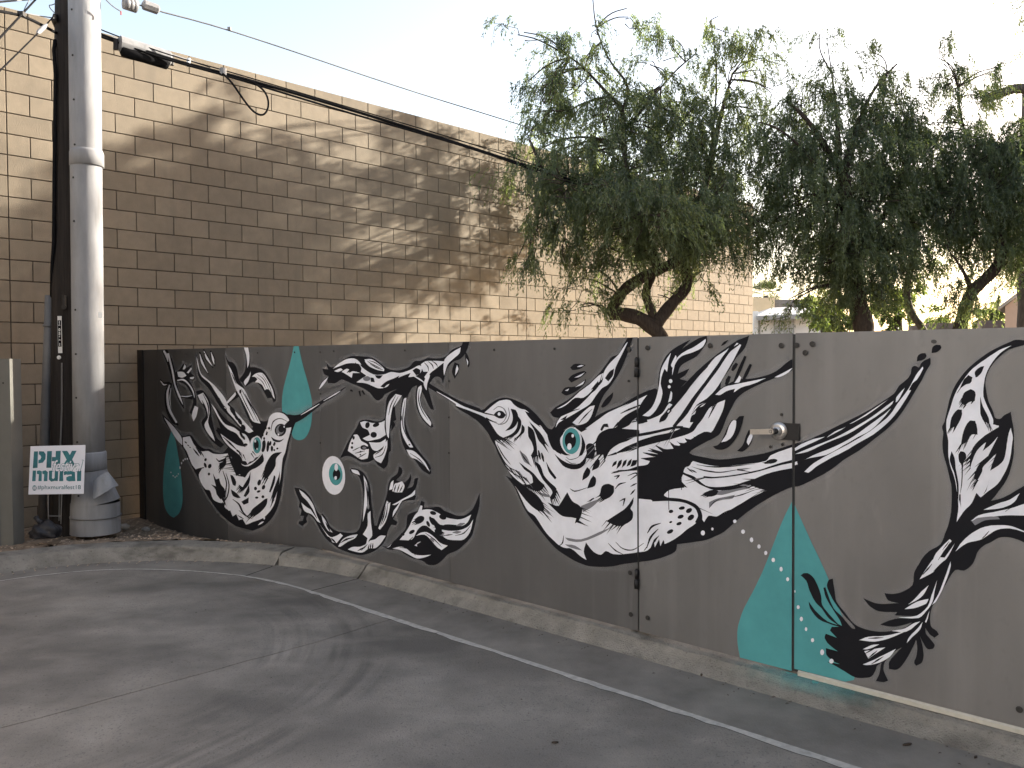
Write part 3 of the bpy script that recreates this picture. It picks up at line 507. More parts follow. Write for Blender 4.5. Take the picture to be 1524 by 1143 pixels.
MURAL = """#teal_drop_narrow
1T -8389,853 30,-23 31,-23 24,-24 22,-39 16,-41 15,-41 18,-48 18,-48 15,-49 15,-52 12,-52 10,-53 9,-49 7,-48 1,-50 -3,-33 -8,-34 -15,-34 -18,-29 -25,-28 -31,-27 -35,-19 -41,-18 -42,-18 -36,4 -36,4 -31,7 -41,18 -36,22 -25,24 -23,43 -11,47 -7,46 -2,51 3,52 6,52 9,56 12,57 16,56 18,57 22,57 26,57 34,57 39,57
#teal_drop_top
1T -6017,1682 22,0 22,0 22,-1 20,-53 19,-52 22,-52 26,-53 27,-53 26,-52 19,-42 17,-42 12,-42 4,-43 0,-42 -4,-43 -5,-33 -9,-34 -15,-32 -19,-28 -24,-27 -32,-24 -26,-12 -34,-9 -33,-4 -30,1 -31,5 -24,9 -16,15 -9,20 -12,18 -18,17 -20,15 -18,16 -25,26 -24,26 -18,27 -9,27 -4,27 -1,28 3,38 6,38 10,37 14,38 19,38 19,37 23,44 25,44 22,44 22,46 19,46
#teal_drop_gate
1T -1745,894 11,-22 11,-22 11,-23 19,-38 20,-39 19,-38 26,-47 25,-48 24,-48 13,-33 13,-35 13,-34 11,-25 11,-25 11,-25 14,-33 13,-33 11,-34 8,-30 6,-31 3,-32 -2,-18 -4,-20 -5,-19 -25,-11 -25,-12 -26,-8 -37,-5 -37,-2 -38,-1 -33,-1 -34,-1 -33,-1 -46,-1 -47,0 -48,0 -38,0 -39,0 -39,0 -4,21 -5,21 -4,21 -2,19 -1,20 0,20 1,14 2,15 3,14 9,29 9,28 11,27 15,29 15,29 15,28 20,41 19,40 18,41 19,47 18,47 18,47 14,37 14,36 15,36 14,30 15,29
#small_hummingbird
1K -8607,1020 76,-26 75,-26 70,-27 59,-27 55,-29 56,-29 30,-16 32,-15 36,-9 55,6 59,13 53,6 35,-10 30,-16 28,-17 34,-19 33,-18 38,-16 35,-10 40,-8 41,-4 34,2 36,4 33,1 30,-7 27,-10 30,-6 58,-2 60,1 54,8 37,15 30,22 31,21 65,34 64,33 61,34 49,32 45,32 45,32 44,-5 44,-5 44,-5 27,25 27,24 34,20 38,9 45,3 44,4 23,4 22,4 18,6 17,12 13,14 16,12 24,12 26,10 28,8 33,5 34,4 33,0 31,-5 29,-8 27,-10 15,-8 13,-10 16,-5 38,0 40,5 40,5 -20,-21 -20,-21 -18,-21 -15,-21 -13,-21 -12,-21 -18,-31 -17,-31 -15,-32 -11,-31 -9,-32 -11,-31 -17,-36 -19,-35 -16,-36 -9,-35 -6,-35 -7,-35 -10,-42 -10,-43 -13,-42 -14,-37 -17,-36 -22,-37 -26,-36 -31,-35 -37,-35 -37,-28 -43,-27 -46,-25 -54,-24 -59,-22 -60,-20 -54,-16 -57,-14 -56,-9 -35,0 -33,5 -33,6 -63,10 -62,11 -60,12 -66,17 -65,18 -60,21 -61,26 -57,28 -54,30 -52,32 -50,34 -48,35 -43,35 -42,36 -43,36 -42,32 -45,32 -43,32 -37,29 -35,30 -35,30 -25,27 -25,27 -30,26 -43,22 -50,21 -47,22 -48,29 -46,31 -47,31 -55,31 -55,30 -50,32 -24,24 -17,25
1K -7210,1628 11,-23 10,-22 13,-23 18,-26 19,-26 19,-26 20,-30 18,-29 18,-30 14,-26 14,-26 16,-25 18,-22 19,-22 19,-22 25,-32 25,-32 26,-32 28,-33 29,-31 30,-32 24,-24 25,-24 26,-24 54,8 54,8 53,8 -19,26 -20,26 -22,25 -34,31 -36,31 -36,31 -37,35 -35,35 -35,36 -15,18 -13,18 -15,18 -23,18 -25,17 -19,19 -16,33 -10,33 -17,33 -17,18 -23,18 -27,14 -27,5 -31,1 -24,6 -28,21 -20,26
1K -6949,1394 33,18 33,18 26,20 17,20 11,23 7,22 4,22 1,21 -3,22 -5,18 -7,19 -8,18 -7,14 -7,14 -8,13 34,0 33,-1 33,0 8,-32 7,-32 4,-31 0,-27 -3,-27 -3,-27 38,1 38,1 37,-2 45,-8 44,-10 37,-14 39,-24 33,-26 29,-28 31,-30 27,-31 21,-31 11,-24 5,-25 -1,-24 -8,-8 -15,-7 -14,-7 -10,14 -10,14 -10,13 -24,-2 -24,-2 -24,-3 -20,19 -20,19 -21,19 -18,18 -20,18 -24,16 -31,13 -37,11 -38,6 -22,-2 -22,-7 -22,-8 -30,-9 -29,-10 -30,-9 -37,21 -37,21
1K -7266,1132 25,21 25,21 28,20 46,27 48,26 50,24 26,10 27,10 28,9 5,-20 5,-20 4,-20 -48,-16 -48,-16 -48,-16 -40,-17 -39,-16 -41,-16 -17,-5 -18,-3
1K -7802,1647 17,-60 16,-60 27,-58 22,-20 33,-17 35,-16 57,-23 60,-22 59,-23 59,-23 58,-23 54,-25 50,-30 45,-32 46,-31 46,-29 46,-28 46,-28 44,-28 43,-29 47,-26 50,-20 52,-19 52,-19 18,-8 18,-8 18,-8 -33,-12 -33,-13 -34,-13 -59,22 -60,22 -58,23 -54,27 -52,27 -54,28 -63,27 -66,27 -60,29 -51,35 -46,38 -48,38 -38,27 -41,26 -44,26 -53,24 -56,23 -44,27 -26,35 -14,39 -9,38 -10,48 -6,47
1K -7815,1266 46,7 46,7 40,1 39,-10 34,-17 29,-18 33,-25 27,-27 19,-27 5,-35 -3,-35 2,-35 12,-38 16,-38 18,-38 14,-31 15,-31 26,-27 43,-22 53,-19 53,-18 -25,-11 -24,-12 -25,-11 -50,13 -51,14 -46,15 -45,23 -41,25 -38,27 -48,32 -45,34 -20,34 26,25 50,25 30,25 -10,31 -30,31 -34,29 -29,20 -33,18 -28,19 -20,22 -15,24
1K -8309,1442 41,8 41,7 34,11 43,22 36,24 36,25 28,-5 28,-5 -8,-16 -8,-15 -8,-15 54,14 53,15 53,14 -20,-24 -20,-24 -3,-22 24,-17 41,-15 41,-15 -12,-13 -12,-13 -12,-12 -38,3 -38,4 -38,3 28,-18 28,-19 24,-19 26,-27 22,-28 16,-28 15,-35 10,-36 -2,-36 -20,-37 -32,-36 -32,-38 -24,11 -24,10 -25,10 33,34 32,34 20,34 2,24 -9,24 -17,23 -34,34 -43,32 -51,28 -40,13 -49,9 -50,7 -37,5 -38,3 -39,3 -8,27 -9,27
1K -7557,1178 67,-25 67,-24 63,-25 49,-25 45,-26 49,-23 53,-18 55,-16 56,-15 45,-13 45,-13 46,-12 66,-9 65,-9 47,-15 18,-31 0,-38 0,-39 -74,-31 -75,-32 -76,-18 -79,5 -80,20 -72,26 -63,30 -54,35 -48,38 -20,21 -14,23 -14,23 25,-3 24,-3 25,-2 -37,52 -38,52 -43,51 -37,31 -43,29
1K -7415,917 34,6 34,5 31,0 82,-16 79,-22 75,-22 78,-24 75,-26 74,-25 -24,-34 -23,-35 -24,-35 -54,14 -55,14 -51,16 -65,27 -63,31 -59,31 -50,31 -47,32
1K -6671,1032 44,3 44,3 40,0 30,-7 27,-11 26,-10 -33,-23 -33,-22 -19,-23 6,-27 20,-28 14,-28 2,-36 -5,-37 -21,-34 -52,-41 -69,-38 -75,-33 -42,-13 -48,-9 -43,0 -56,12 -52,20 -50,21 -55,25 -53,26 -54,27 140,52 137,51 118,55 47,38 33,44
1K -8581,1668 24,-25 24,-25 23,-25 20,-24 22,-24 20,-24 18,-24 16,-24 18,-30 16,-30 16,-31 18,-32 17,-28 17,-28 20,-28 22,-28 23,-25 26,-25 26,-23 24,-23 19,-13 19,-12 18,-13 19,-13 16,3 -4,15 -4,16 -4,16 -5,16 -24,24 -24,24 -24,24 -20,23 -18,27 -15,27 -14,27 -13,28 -11,30 -8,31 -9,32 -11,32 -13,26 -15,27 -17,26 -18,26 -26,25 -28,25 -28,24 -28,25
1K -8646,1372 11,-15 12,-17 18,-17 35,-16 53,-2 47,3 40,5 37,4 -14,37 -40,-3 -38,-3 -30,-2 -14,1 -17,0 -26,8 -29,11 -30,11
1K -8437,1346 -26,-31 -29,-31 -26,-33 -18,-36 -3,-40 5,-41 12,-40 18,-38 23,-32 30,-29 35,-28 40,-27 38,-10 39,-6 37,-4 34,-4 18,11 -22,12 -23,12 -16,11 -7,11 -31,23 -28,25 -23,26 -17,27 -16,34 -10,36 -4,35 2,36 5,28 14,31 18,31 16,33
1K -8169,1199 41,-1 40,-1 39,-1 38,-2 29,-2 29,-2 29,-3 31,-3 18,41 -30,1 -31,1 -32,1 -34,0 -42,-1 -41,-2 -41,-2 -41,-2
1K -7730,1645 1,-25 0,-24 3,-26 8,-26 38,-29 42,-28 42,-26 40,-26 14,4 -24,30 -24,30 -23,30 -17,30 -21,19 -18,22 -17,24 -18,23
1K -7651,1669 9,-23 8,-23 10,-23 13,-24 39,-22 40,-21 40,-20 40,-20 12,4 -23,25 -25,24 -22,25 -18,24 -26,18 -24,19 -24,20 -24,20
1K -7503,1656 3,-21 2,-20 3,-21 3,-20 19,-16 19,-17 19,-16 19,-16 15,2 -1,18 -1,19 -1,18 -1,18 -19,19 -18,18 -18,19 -19,18
2W -7723,1628 7,-22 6,-21 8,-22 12,-22 31,-25 34,-24 35,-23 34,-23 5,1 -25,25 -26,26 -24,26 -21,26 -19,18 -16,20 -15,20 -16,21
2W -7636,1656 12,-20 11,-19 13,-19 16,-20 30,-18 32,-18 32,-17 32,-17 4,2 -23,19 -24,20 -23,20 -20,19 -22,17 -20,17 -20,18 -20,17
2W -7486,1642 5,-18 5,-17 6,-18 4,-18 11,-12 11,-11 11,-12 10,-11 5,0 -1,13 -1,12 -1,13 -1,13 -13,17 -14,17 -14,16 -14,17
2W -8456,1640 13,-20 13,-21 12,-20 12,-20 17,-30 16,-30 16,-29 14,-29 10,-28 9,-28 9,-28 14,-28 22,-32 25,-31 27,-31 26,-30 23,-19 23,-18 24,-19 24,-18 7,2 -15,20 -15,20 -15,20 -14,21 -29,29 -29,30 -27,30 -23,30 -12,27 -8,28 -7,28 -9,28 -14,30 -16,30 -16,29 -17,30 -10,20 -11,21 -12,20 -11,21
2W -8554,1667 17,-15 17,-15 16,-15 13,-15 14,-12 13,-13 11,-14 13,-14 8,1 1,15 0,15 0,15 -5,16 -18,16 -21,15 -22,14 -20,15
2W -8421,1324 -19,-23 -21,-23 -19,-25 -10,-26 -1,-39 4,-39 13,-39 21,-37 37,-36 47,-34 49,-32 47,-31 35,10 -43,33 -45,33 -40,33 -31,34 -21,34 -12,36 -6,38 -1,37 4,22 12,23 15,24 14,24
2W -8378,1293 -11,-26 -12,-25 -11,-25 -6,-26 5,-28 9,-28 11,-28 9,-28 6,1 -5,28 -7,28 -4,28 0,28 3,24 7,25 9,26 8,25
2W -8632,1360 16,-12 15,-12 18,-12 24,-10 27,-1 24,3 22,4 21,3 -2,5 -22,-1 -23,-1 -19,0 -10,2 -20,5 -20,9 -20,11 -21,10
2W -8223,1364 37,2 37,4 33,1 25,-3 35,-7 35,-12 32,-14 31,-15 21,-13 20,-14 16,-15 15,-15 12,-14 9,-14 8,-15 9,-15 8,1 -4,15 -4,16 -5,15 -8,15 -15,16 -18,16 -20,15 -23,14 -29,16 -32,16 -37,14 -41,11 -39,1 -39,-3 -37,-5 -36,-4
2W -8160,1211 38,-1 39,-1 38,-1 39,0 29,3 28,4 27,5 26,4 -2,4 -27,-3 -28,-2 -27,-2 -27,-1 -37,-2 -37,-1 -39,0 -39,-1
2W -8222,1455 49,1 49,1 43,-4 26,-9 20,-13 20,-14 -30,-8 -30,-7 -30,-5 -31,1 -32,4 -33,4 -7,16 -7,17
2W -8096,1480 15,17 16,17 15,17 11,-9 11,-9 5,-9 -7,-9 -14,-8 -14,-9 -19,1
2W -8003,1449 31,16 32,17 31,16 8,-7 8,-8 -26,-15 -26,-14 -26,-15 -16,5
2W -7939,1402 34,2 34,3 34,2 -9,-8 -9,-8 -9,-8 -23,0 -22,1 -23,1 -3,7
2W -7841,1128 25,-5 24,-5 25,-5 -13,-29 -12,-28 -18,-28 -18,-17 -22,-17 -23,-17 -16,19 -15,20 -5,20 16,30 26,31
2W -7154,1527 24,-19 24,-18 21,-19 31,-37 27,-38 31,-36 13,-8 16,-7 17,-6 31,-10 32,-10 26,-11 33,-27 27,-30 26,-29 36,-35 36,-34 35,-35 32,-35 30,-34 31,-34 -49,3 -50,3 -40,9 -35,23 -25,30 -26,30 -35,35 -36,35 -38,36 -29,25 -31,24 -28,26 -25,28 -22,30 -20,30 -31,48 -29,48
2W -6850,1674 26,0 25,-1 26,0 8,-24 8,-24 4,-24 -1,-25 -4,-25 -8,-25 -7,-11 -10,-11 -10,-11 -1,22 -1,22 -3,21 -5,22 -7,22 -8,22 -10,16 -11,17
2W -6735,1466 -10,-13 -11,-13 -13,-12 -31,-18 -35,-18 -24,-19 0,-11 11,-12 10,-12 20,12 20,12 17,12 16,18 12,18 11,18 4,13 1,13
2W -6714,1418 21,10 21,10 23,7 40,7 42,3 35,-4 40,-19 33,-27 29,-27 27,-23 24,-24 19,-25 12,-23 9,-25 8,-24 -11,7 -10,6 -9,7 -16,18 -15,18 -19,15 -14,6 -19,3 -18,1 -16,-4 -16,-7 -12,14 -12,14 -16,13 -18,9 -22,6 -23,6 -21,2 -22,1 -21,1 14,9 15,9 14,9 -13,7 -14,7 -15,5 -17,2 -19,0
2W -7249,1139 28,20 28,20 29,19 47,27 48,26 48,26 11,-11 2,-11 -30,-21 -38,-20 -41,-20 -42,-19 -45,-18
2W -7790,1605 10,-38 10,-37 16,-37 19,-30 24,-28 33,-25 47,-20 55,-18 50,-19 36,-21 31,-23 31,-23 41,-30 40,-30 39,-29 33,-28 30,-27 31,-27 21,13 21,14 7,14 -20,30 -33,29 -40,29 -51,30 -57,29 -61,29 -56,23 -59,22 -59,22 -38,14 -36,15 -28,17 -22,30 -14,33 -13,32 -13,22 -12,21
2W -7165,1156 55,-21 55,-20 52,-21 54,-26 51,-28 51,-27 49,-24 48,-24 49,-23 -28,-8 -28,-8 -26,-3 -46,10 -45,15 -42,18 -54,25 -52,28 -52,28 -43,20 -43,20 -30,23 0,14 12,16
2W -7776,1231 40,9 39,9 40,9 36,-27 36,-25 28,-28 17,-33 8,-35 2,-36 -12,-32 -18,-32 -4,-31 24,-38 38,-36 35,-37 14,-19 11,-19 11,-20 -47,21 -48,20 -41,23 -35,24 -29,27 -11,27 20,25 37,25 23,24 -4,31 -18,32 -27,29 -29,20 -38,17 -34,19 -24,18 -20,20
2W -7502,1162 32,-16 33,-16 28,-17 25,-21 22,-23 25,-22 35,-25 39,-24 45,-19 52,-10 57,-5 55,-8 40,-11 36,-13 38,-12 35,-5 36,-4 30,-7 27,-15 21,-17 17,-19 6,-13 2,-15 2,-15 -27,-5 -28,-5 -23,0 -29,11 -25,16 -23,17 -29,21 -27,22 -34,18 -51,12 -58,8 -54,11 -52,19 -47,23 -43,25 -43,31 -39,33 -38,34 -23,20 -23,21
2W -7318,888 48,-15 48,-14 47,-14 54,-14 54,-14 55,-12 37,-5 38,-3 39,-1 40,1 40,3 32,9 22,20 14,26 21,23 28,11 35,9 35,9 29,-13 28,-12 20,-15 12,-23 3,-26 -6,-25 -15,-22 -23,-22 -27,-19 -18,-7 -21,-3 -20,-6 -15,-9 -13,-11 -16,-10 -21,-6 -24,-4 -21,-6 -13,-7 -10,-8 -11,-8 -10,9 -10,8 -13,6 -16,1 -20,-1 -20,-1 -7,9 -6,10 -9,9 -13,9 -15,8 -17,7 -52,17 -55,16 -54,17 -41,17 -40,18 -36,20 -26,20 -22,22
2W -8118,804 51,7 51,7 51,7 35,-22 34,-22 37,-22 40,-24 42,-23 48,-15 48,-1 55,8 53,4 34,-5 33,-7 34,-5 49,0 50,2 49,4 49,4 48,6 48,6 10,-19 10,-18 14,-17 32,-21 36,-19 36,-19 23,17 24,17 23,16 38,-8 37,-8 38,-2 45,8 46,14 43,16 40,16 37,17 32,19 29,22 23,23 14,24 -3,24 -12,24 -4,25 9,22 17,22 17,22 22,26 23,26 20,26 11,21 9,22 13,21 13,13 18,11 21,10 25,8 28,5 28,3 34,1 34,-3 31,-5 29,-9 26,-12 22,-14 10,-10 6,-12 7,-12 9,-10 10,-10 5,-10 -3,-16 -8,-18 -9,-17 -17,-32 -18,-31 -16,-32 -10,-25 -10,-24 -11,-25 -14,-18 -15,-18 -12,-18 -10,-32 -6,-31 -6,-32 -6,-28 -7,-28 -9,-29 -16,-36 -19,-36 -18,-37 -13,-33 -12,-33 -18,-33 -22,-28 -29,-28 -33,-27 -38,-26 -42,-26 -47,-23 -55,-19 -59,-18 -60,-17 -37,-14 -37,-13 -38,-10 -38,-5 -39,-2 -36,3 -49,11 -46,16 -42,17 -25,13 -20,16 -25,13 -29,9 -33,7 -33,7 8,14 9,15 8,14 -41,-5 -41,-5 -40,-2 -45,3 -44,5 -34,11 -24,23 -14,29 -23,23 -26,3 -35,-2 -29,1 -39,17 -35,21 -28,23 -20,22 -15,23 -2,23 15,20 26,20 27,20 -40,-7 -40,-8 -40,-7 -32,15 -32,15 -29,16 -24,22 -21,23 -20,23 -17,19 -17,19 -19,19 -24,14 -26,14 -18,16 -10,27 0,29
2W -8554,984 57,-19 57,-19 53,-20 46,-19 43,-20 40,-20 42,-22 40,-22 29,-24 11,-23 0,-25 1,-25 -39,13 -39,14 -34,15 -51,29 -46,31 -45,32 -56,40 -54,42
3K -7478,505 20,-17 20,-18 20,-17 21,5 21,6 21,6 10,-19 10,-18 15,-17 24,-13 29,-12 18,-14 5,-22 -5,-24 -14,-24 -19,-11 -27,-10 -28,-10 -26,13 -25,12 -22,14 -9,14 -4,16 -10,13 -25,14 -31,12 -31,12 34,-2 33,-3 33,-2 -12,20 -12,20 -11,20 -9,19 -7,18
3K -7179,713 31,-17 30,-17 32,-15 22,-7 24,-5 23,-5 16,10 16,11 15,10 20,-18 20,-19 27,-13 34,-5 40,1 38,6 54,19 52,24 48,26 32,19 30,20 29,21 11,-21 11,-22 -3,-20 -27,-22 -41,-21 -44,-19 -43,-15 -46,-13 -42,-16 -34,-21 -28,-23 -29,-24 -24,2 -23,2 -21,4 -23,12 -21,15 -23,13 -30,9 -34,7 -28,10 -21,16 -15,18 -14,18 -15,21 -13,22
3K -7137,522 19,-1 18,0 14,-3 25,-15 21,-17 13,-19 0,-12 -7,-14 -8,-14 -19,3 -19,3 -13,5 -18,27 -13,28
3K -6981,449 24,-5 24,-6 24,-6 40,34 39,34 36,33 14,18 10,17 11,18 -5,-36 -5,-36 -16,-34 -24,-24 -34,-24 -39,-19 -23,-5 -27,0 -27,-1 -8,14 -7,14
3K -7129,390 35,-7 36,-8 33,-8 28,-10 26,-12 25,-12 -21,-4 -21,-3 -20,-2 -32,2 -32,3 -24,8 -16,15 -9,19
3K -6854,396 21,24 21,24 21,24 5,-22 5,-21 -3,-22 -18,-18 -26,-17 -27,-18 -19,2 -19,1 13,15 14,14
3K -6935,299 45,18 46,18 45,18 -2,-17 -2,-17 -2,-16 -28,-9 -29,-9 -29,-9 -15,8 -14,7
3K -6786,207 16,17 15,17 19,15 35,20 37,18 38,19 36,18 35,19 36,18 15,5 16,4 16,4 -3,-17 -3,-18 -8,-17 -21,-22 -27,-21 -29,-20 -34,-20 -36,-19 -39,-17 -27,-8 -30,-5 -31,-6 -13,8
3K -6444,439 18,30 19,30 17,30 11,20 11,20 10,21 15,-6 9,-8 -6,-25 -11,-25 -15,-26 -17,-22 -20,-22 -20,-22 -10,3
3K -6530,558 3,25 3,26 8,25 17,27 22,26 26,26 25,22 29,21 34,16 44,11 48,6 49,6 -36,-20 -35,-20 -27,-21 -7,-21 1,-22 -6,-21 -19,-23 -26,-23 -28,-23 -21,-17 -23,-17 -23,-16 -19,2 -20,2
3K -7290,236 32,-19 32,-19 31,-19 16,5 16,6 16,6 15,-17 15,-17 16,-17 23,10 24,11 23,10 15,-17 15,-16 15,-17 23,7 23,6 23,7 21,-14 20,-15 21,-14 -22,-8 -21,-9 -21,-4 -47,2 -46,7 -44,9 -49,13 -46,15 -45,16 -43,13 -42,14 -29,16 -2,15 11,17
3K -6393,424 30,52 39,52 37,52 9,18 8,18 8,19 -2,-35 -2,-35 -7,-35 -15,-37 -21,-37 -23,-36 -12,-16 -15,-15 -15,-16 -9,17 -9,16
3K -7088,596 41,1 41,1 34,-3 19,-11 13,-15 12,-15 -31,-11 -30,-11 -31,-11 -23,25 -22,25
3K -6355,302 -55,-33 -56,-33 -57,-34 -43,-25 -43,-26 -44,-25 30,6 30,7 26,9 54,29 49,32 46,33 23,19 20,21
3K -7351,608 26,8 26,7 22,8 25,16 22,18 22,17 -1,-25 -1,-25 -8,-24 -11,-10 -18,-9 -20,-8 -20,-9 -20,-8 -21,-9 -8,18 -7,18
3K -7854,478 19,8 18,8 18,8 18,6 30,9 30,8 31,8 31,8 -4,7 -32,-6 -33,-6 -33,-6 -33,-7 -24,-6 -23,-6 -21,-7 -22,-6
3K -7956,831 19,-20 19,-19 20,-20 23,-18 39,-20 40,-18 41,-17 41,-18 12,6 -36,19 -37,19 -36,20 -33,20 -27,16 -25,17 -25,18 -25,17
3K -7892,708 14,-10 13,-10 14,-9 14,-10 19,-7 18,-7 19,-6 18,-7 12,5 -14,9 -14,9 -14,8 -14,9 -19,7 -19,7 -19,8 -20,7
3K -7838,726 17,-12 18,-11 17,-12 15,-12 12,-5 12,-7 11,-7 12,-6 14,4 -7,8 -7,8 -7,9 -9,8 -22,10 -22,9 -23,10 -22,9
3K -7225,527 15,-24 16,-25 13,-24 6,-24 -1,-28 -7,-29 -13,-30 -18,-28 -18,-20 -27,-20 -30,-20 -29,-21 8,-2 31,20 33,19 31,21 23,21 19,30 13,30 7,31 1,29 -9,25 -17,24 -19,24 -19,23
3K -7284,545 17,-28 19,-27 16,-27 9,-26 -2,-25 -9,-26 -11,-27 -10,-27 9,0 15,27 17,27 13,27 2,27 -10,28 -20,27 -24,26 -22,26
3K -7415,648 14,-7 13,-7 14,-7 22,-8 36,7 30,6 29,10 26,10 18,12 14,12 12,13 12,12 -8,1 -16,-11 -16,-11 -16,-10 -18,-8 -24,-7 -27,-7 -28,-8 -21,-7 -8,3 -17,5 -17,6 -17,5
3K -7100,301 29,-8 30,-8 26,-9 22,-10 16,-13 13,-16 16,-15 21,-14 23,-10 25,-7 25,-7 25,-6 6,4 -22,8 -22,9 -20,9 -17,10 -15,14 -12,16 -17,15 -23,14 -28,9 -31,7 -32,6 -32,6
3K -6986,214 27,-9 27,-9 27,-8 29,-8 33,-4 35,-3 34,-3 34,-3 3,4 -32,4 -33,4 -33,5 -30,6 -30,5 -28,7 -29,8 -29,7
3K -7010,166 27,-6 27,-7 30,-3 30,-3 3,4 -26,6 -26,6 -31,3 -30,4
3K -6647,266 34,13 34,14 31,15 30,16 -3,2 -34,-13 -34,-14 -31,-15 -30,-16
3K -6581,501 -10,-12 -13,-9 -14,-5 -13,1 -9,5 -3,10 4,12 9,12 13,9 15,5 12,0 9,-6 3,-10
3K -6650,447 -3,-8 -7,-6 -11,-4 -11,-1 -11,2 -7,4 -2,7 2,8 8,6 10,4 12,1 10,-2 7,-5
3K -6511,467 -9,-9 -13,-7 -13,-4 -11,1 -8,5 -2,8 4,10 10,9 12,7 13,3 11,-1 8,-5 2,-8
3K -6591,433 0,-5 -7,-5 -12,-6 -14,-4 -14,-2 -12,1 -6,2 1,5 7,5 12,6 14,4 14,2 11,0
3K -6524,388 -3,-6 -7,-5 -10,-3 -12,-2 -10,2 -7,3 -2,6 3,5 7,6 10,3 11,2 10,-2 7,-4
3K -6627,369 -3,-4 -8,-4 -12,-4 -14,-1 -12,0 -8,3 -3,4 3,4 9,5 12,3 13,1 12,0 9,-3
3K -6492,824 -5,-12 -6,-11 -7,-11 -8,-8 -8,-6 -9,-4 -8,-2 -8,2 -6,3 -5,7 -3,8 -1,11 0,11 3,12 5,12 6,11 7,11 8,8 9,6 8,4 9,1 7,-1 6,-4 5,-6 3,-9 1,-10 0,-11
3K -6432,827 -2,-10 -4,-11 -4,-9 -5,-7 -6,-6 -5,-4 -6,-1 -5,1 -4,3 -3,6 -2,7 -1,9 0,10 2,11 3,11 3,10 5,9 5,8 5,6 6,3 5,1 5,-1 4,-3 3,-6 2,-7 1,-9 0,-10
3K -6366,814 -3,-11 -6,-9 -8,-6 -9,-1 -8,5 -6,8 -1,11 2,11 6,9 8,6 9,0 8,-4 6,-9
3K -6325,860 -1,-5 -5,-5 -7,-3 -7,0 -6,2 -5,4 -1,5 2,6 4,4 7,3 7,1 7,-2 4,-4
3K -6332,804 -2,-4 -4,-3 -7,-2 -7,-1 -7,1 -4,3 -2,3 2,4 5,3 6,2 7,1 7,-1 4,-3
3K -6279,820 -2,-4 -5,-3 -8,-2 -8,-1 -7,1 -5,3 -2,3 2,4 5,3 8,2 8,1 7,-1 5,-3
3K -7603,619 -8,-6 -10,-5 -12,-2 -11,1 -8,4 -2,6 3,6 7,7 11,5 12,2 11,-1 7,-4 3,-6
3K -7610,574 6,-11 0,-9 -7,-7 -10,-3 -14,2 -13,6 -11,10 -5,10 0,10 6,7 11,2 14,-2 13,-6
3K -7509,564 -11,-9 -15,-7 -16,-3 -15,1 -10,5 -4,9 5,10 10,9 16,7 16,4 15,-2 10,-5 3,-9
3K -7534,493 -3,-6 -7,-6 -11,-3 -11,-2 -10,2 -7,5 -2,5 2,7 8,5 10,4 11,1 10,-2 7,-4
3K -7298,578 -3,-9 -7,-8 -10,-4 -11,-1 -9,3 -7,6 -2,9 3,9 7,8 10,5 10,1 10,-3 7,-7
3K -7212,615 -12,-12 -15,-9 -16,-4 -13,1 -8,7 -1,10 6,12 12,12 15,8 16,4 13,-1 8,-6 1,-10
3K -8025,752 -7,-2 -10,0 -12,2 -11,4 -8,4 -4,4 1,3 7,2 10,-1 12,-2 11,-3 9,-4 3,-4
3K -7975,726 -5,-1 -9,0 -9,2 -10,3 -7,3 -3,3 1,3 5,1 9,0 9,-2 10,-3 7,-3 3,-4
3K -7937,713 -4,-1 -7,-1 -9,1 -8,1 -7,3 -3,2 1,2 4,2 7,1 9,-1 8,-1 7,-3 3,-2
3K -6396,960 9,21 7,21 10,20 17,16 20,12 28,10 31,7 28,3 33,-2 34,-6 35,-8 34,-8 2,2 -33,9 -33,9 -35,8 -36,3 -33,-3 -34,-7 -31,-11 -25,-13 -16,-19 -8,-21 -4,-22 -6,-21
3K -6159,965 -10,-11 -14,-10 -17,-9 -19,-6 -21,-4 -20,-2 -20,1 -19,4 -15,7 -12,8 -8,10 -3,12 1,12 6,12 11,11 14,10 17,9 20,6 20,4 21,1 20,-1 18,-4 15,-6 12,-9 7,-10 3,-11 -1,-12
4G -6185,971 -7,-9 -11,-8 -12,-7 -14,-5 -15,-3 -15,-1 -15,0 -13,3 -11,5 -8,6 -6,8 -2,9 2,9 5,9 8,9 10,8 13,7 14,5 15,3 15,1 14,-1 13,-3 11,-5 8,-6 6,-8 1,-8 -1,-9
4K -6174,984 -6,-7 -8,-6 -10,-6 -11,-4 -12,-2 -12,-1 -11,0 -10,3 -9,3 -6,5 -4,7 -2,6 1,8 4,7 6,7 9,6 10,6 11,4 12,2 12,1 11,-1 10,-2 8,-4 7,-5 4,-6 1,-7 -1,-7
4W -6325,946 -2,-4 -5,-3 -8,-2 -9,-1 -9,1 -5,3 -2,3 2,4 6,3 8,2 9,1 8,-1 6,-3
4W -6261,939 -1,-4 -4,-4 -6,-2 -6,0 -5,1 -4,3 -2,4 2,4 4,4 6,2 6,0 5,-1 4,-3
4W -6170,1008 -1,-4 -4,-3 -4,-2 -6,0 -4,1 -3,3 -2,4 2,4 3,4 5,2 5,0 5,-2 3,-3
3K -6217,996 26,17 26,17 27,16 22,11 22,11 24,9 41,11 42,8 41,9 -26,-21 -25,-22 -26,-21 -9,-10 -8,-9 -12,-8 -26,-6 -31,-5 -30,-3 -26,-2 -26,-1
3K -6401,913 12,-13 12,-12 16,-9 31,-6 36,-1 34,3 28,9 26,13 26,14 -26,-8 -27,-8 -27,-5 -27,0 -27,2 -26,4 -21,5 -20,6
3K -6556,931 4,8 5,8 6,8 13,5 15,5 -4,-11 -4,-11 -3,-11 -16,-1
3K -6491,924 6,11 7,10 6,11 12,-4 11,-5 -6,-9 -6,-9 -5,-9 -13,2
3K -6430,969 -15,7 -16,7 19,7 19,6 10,-7 10,-6 -13,-7
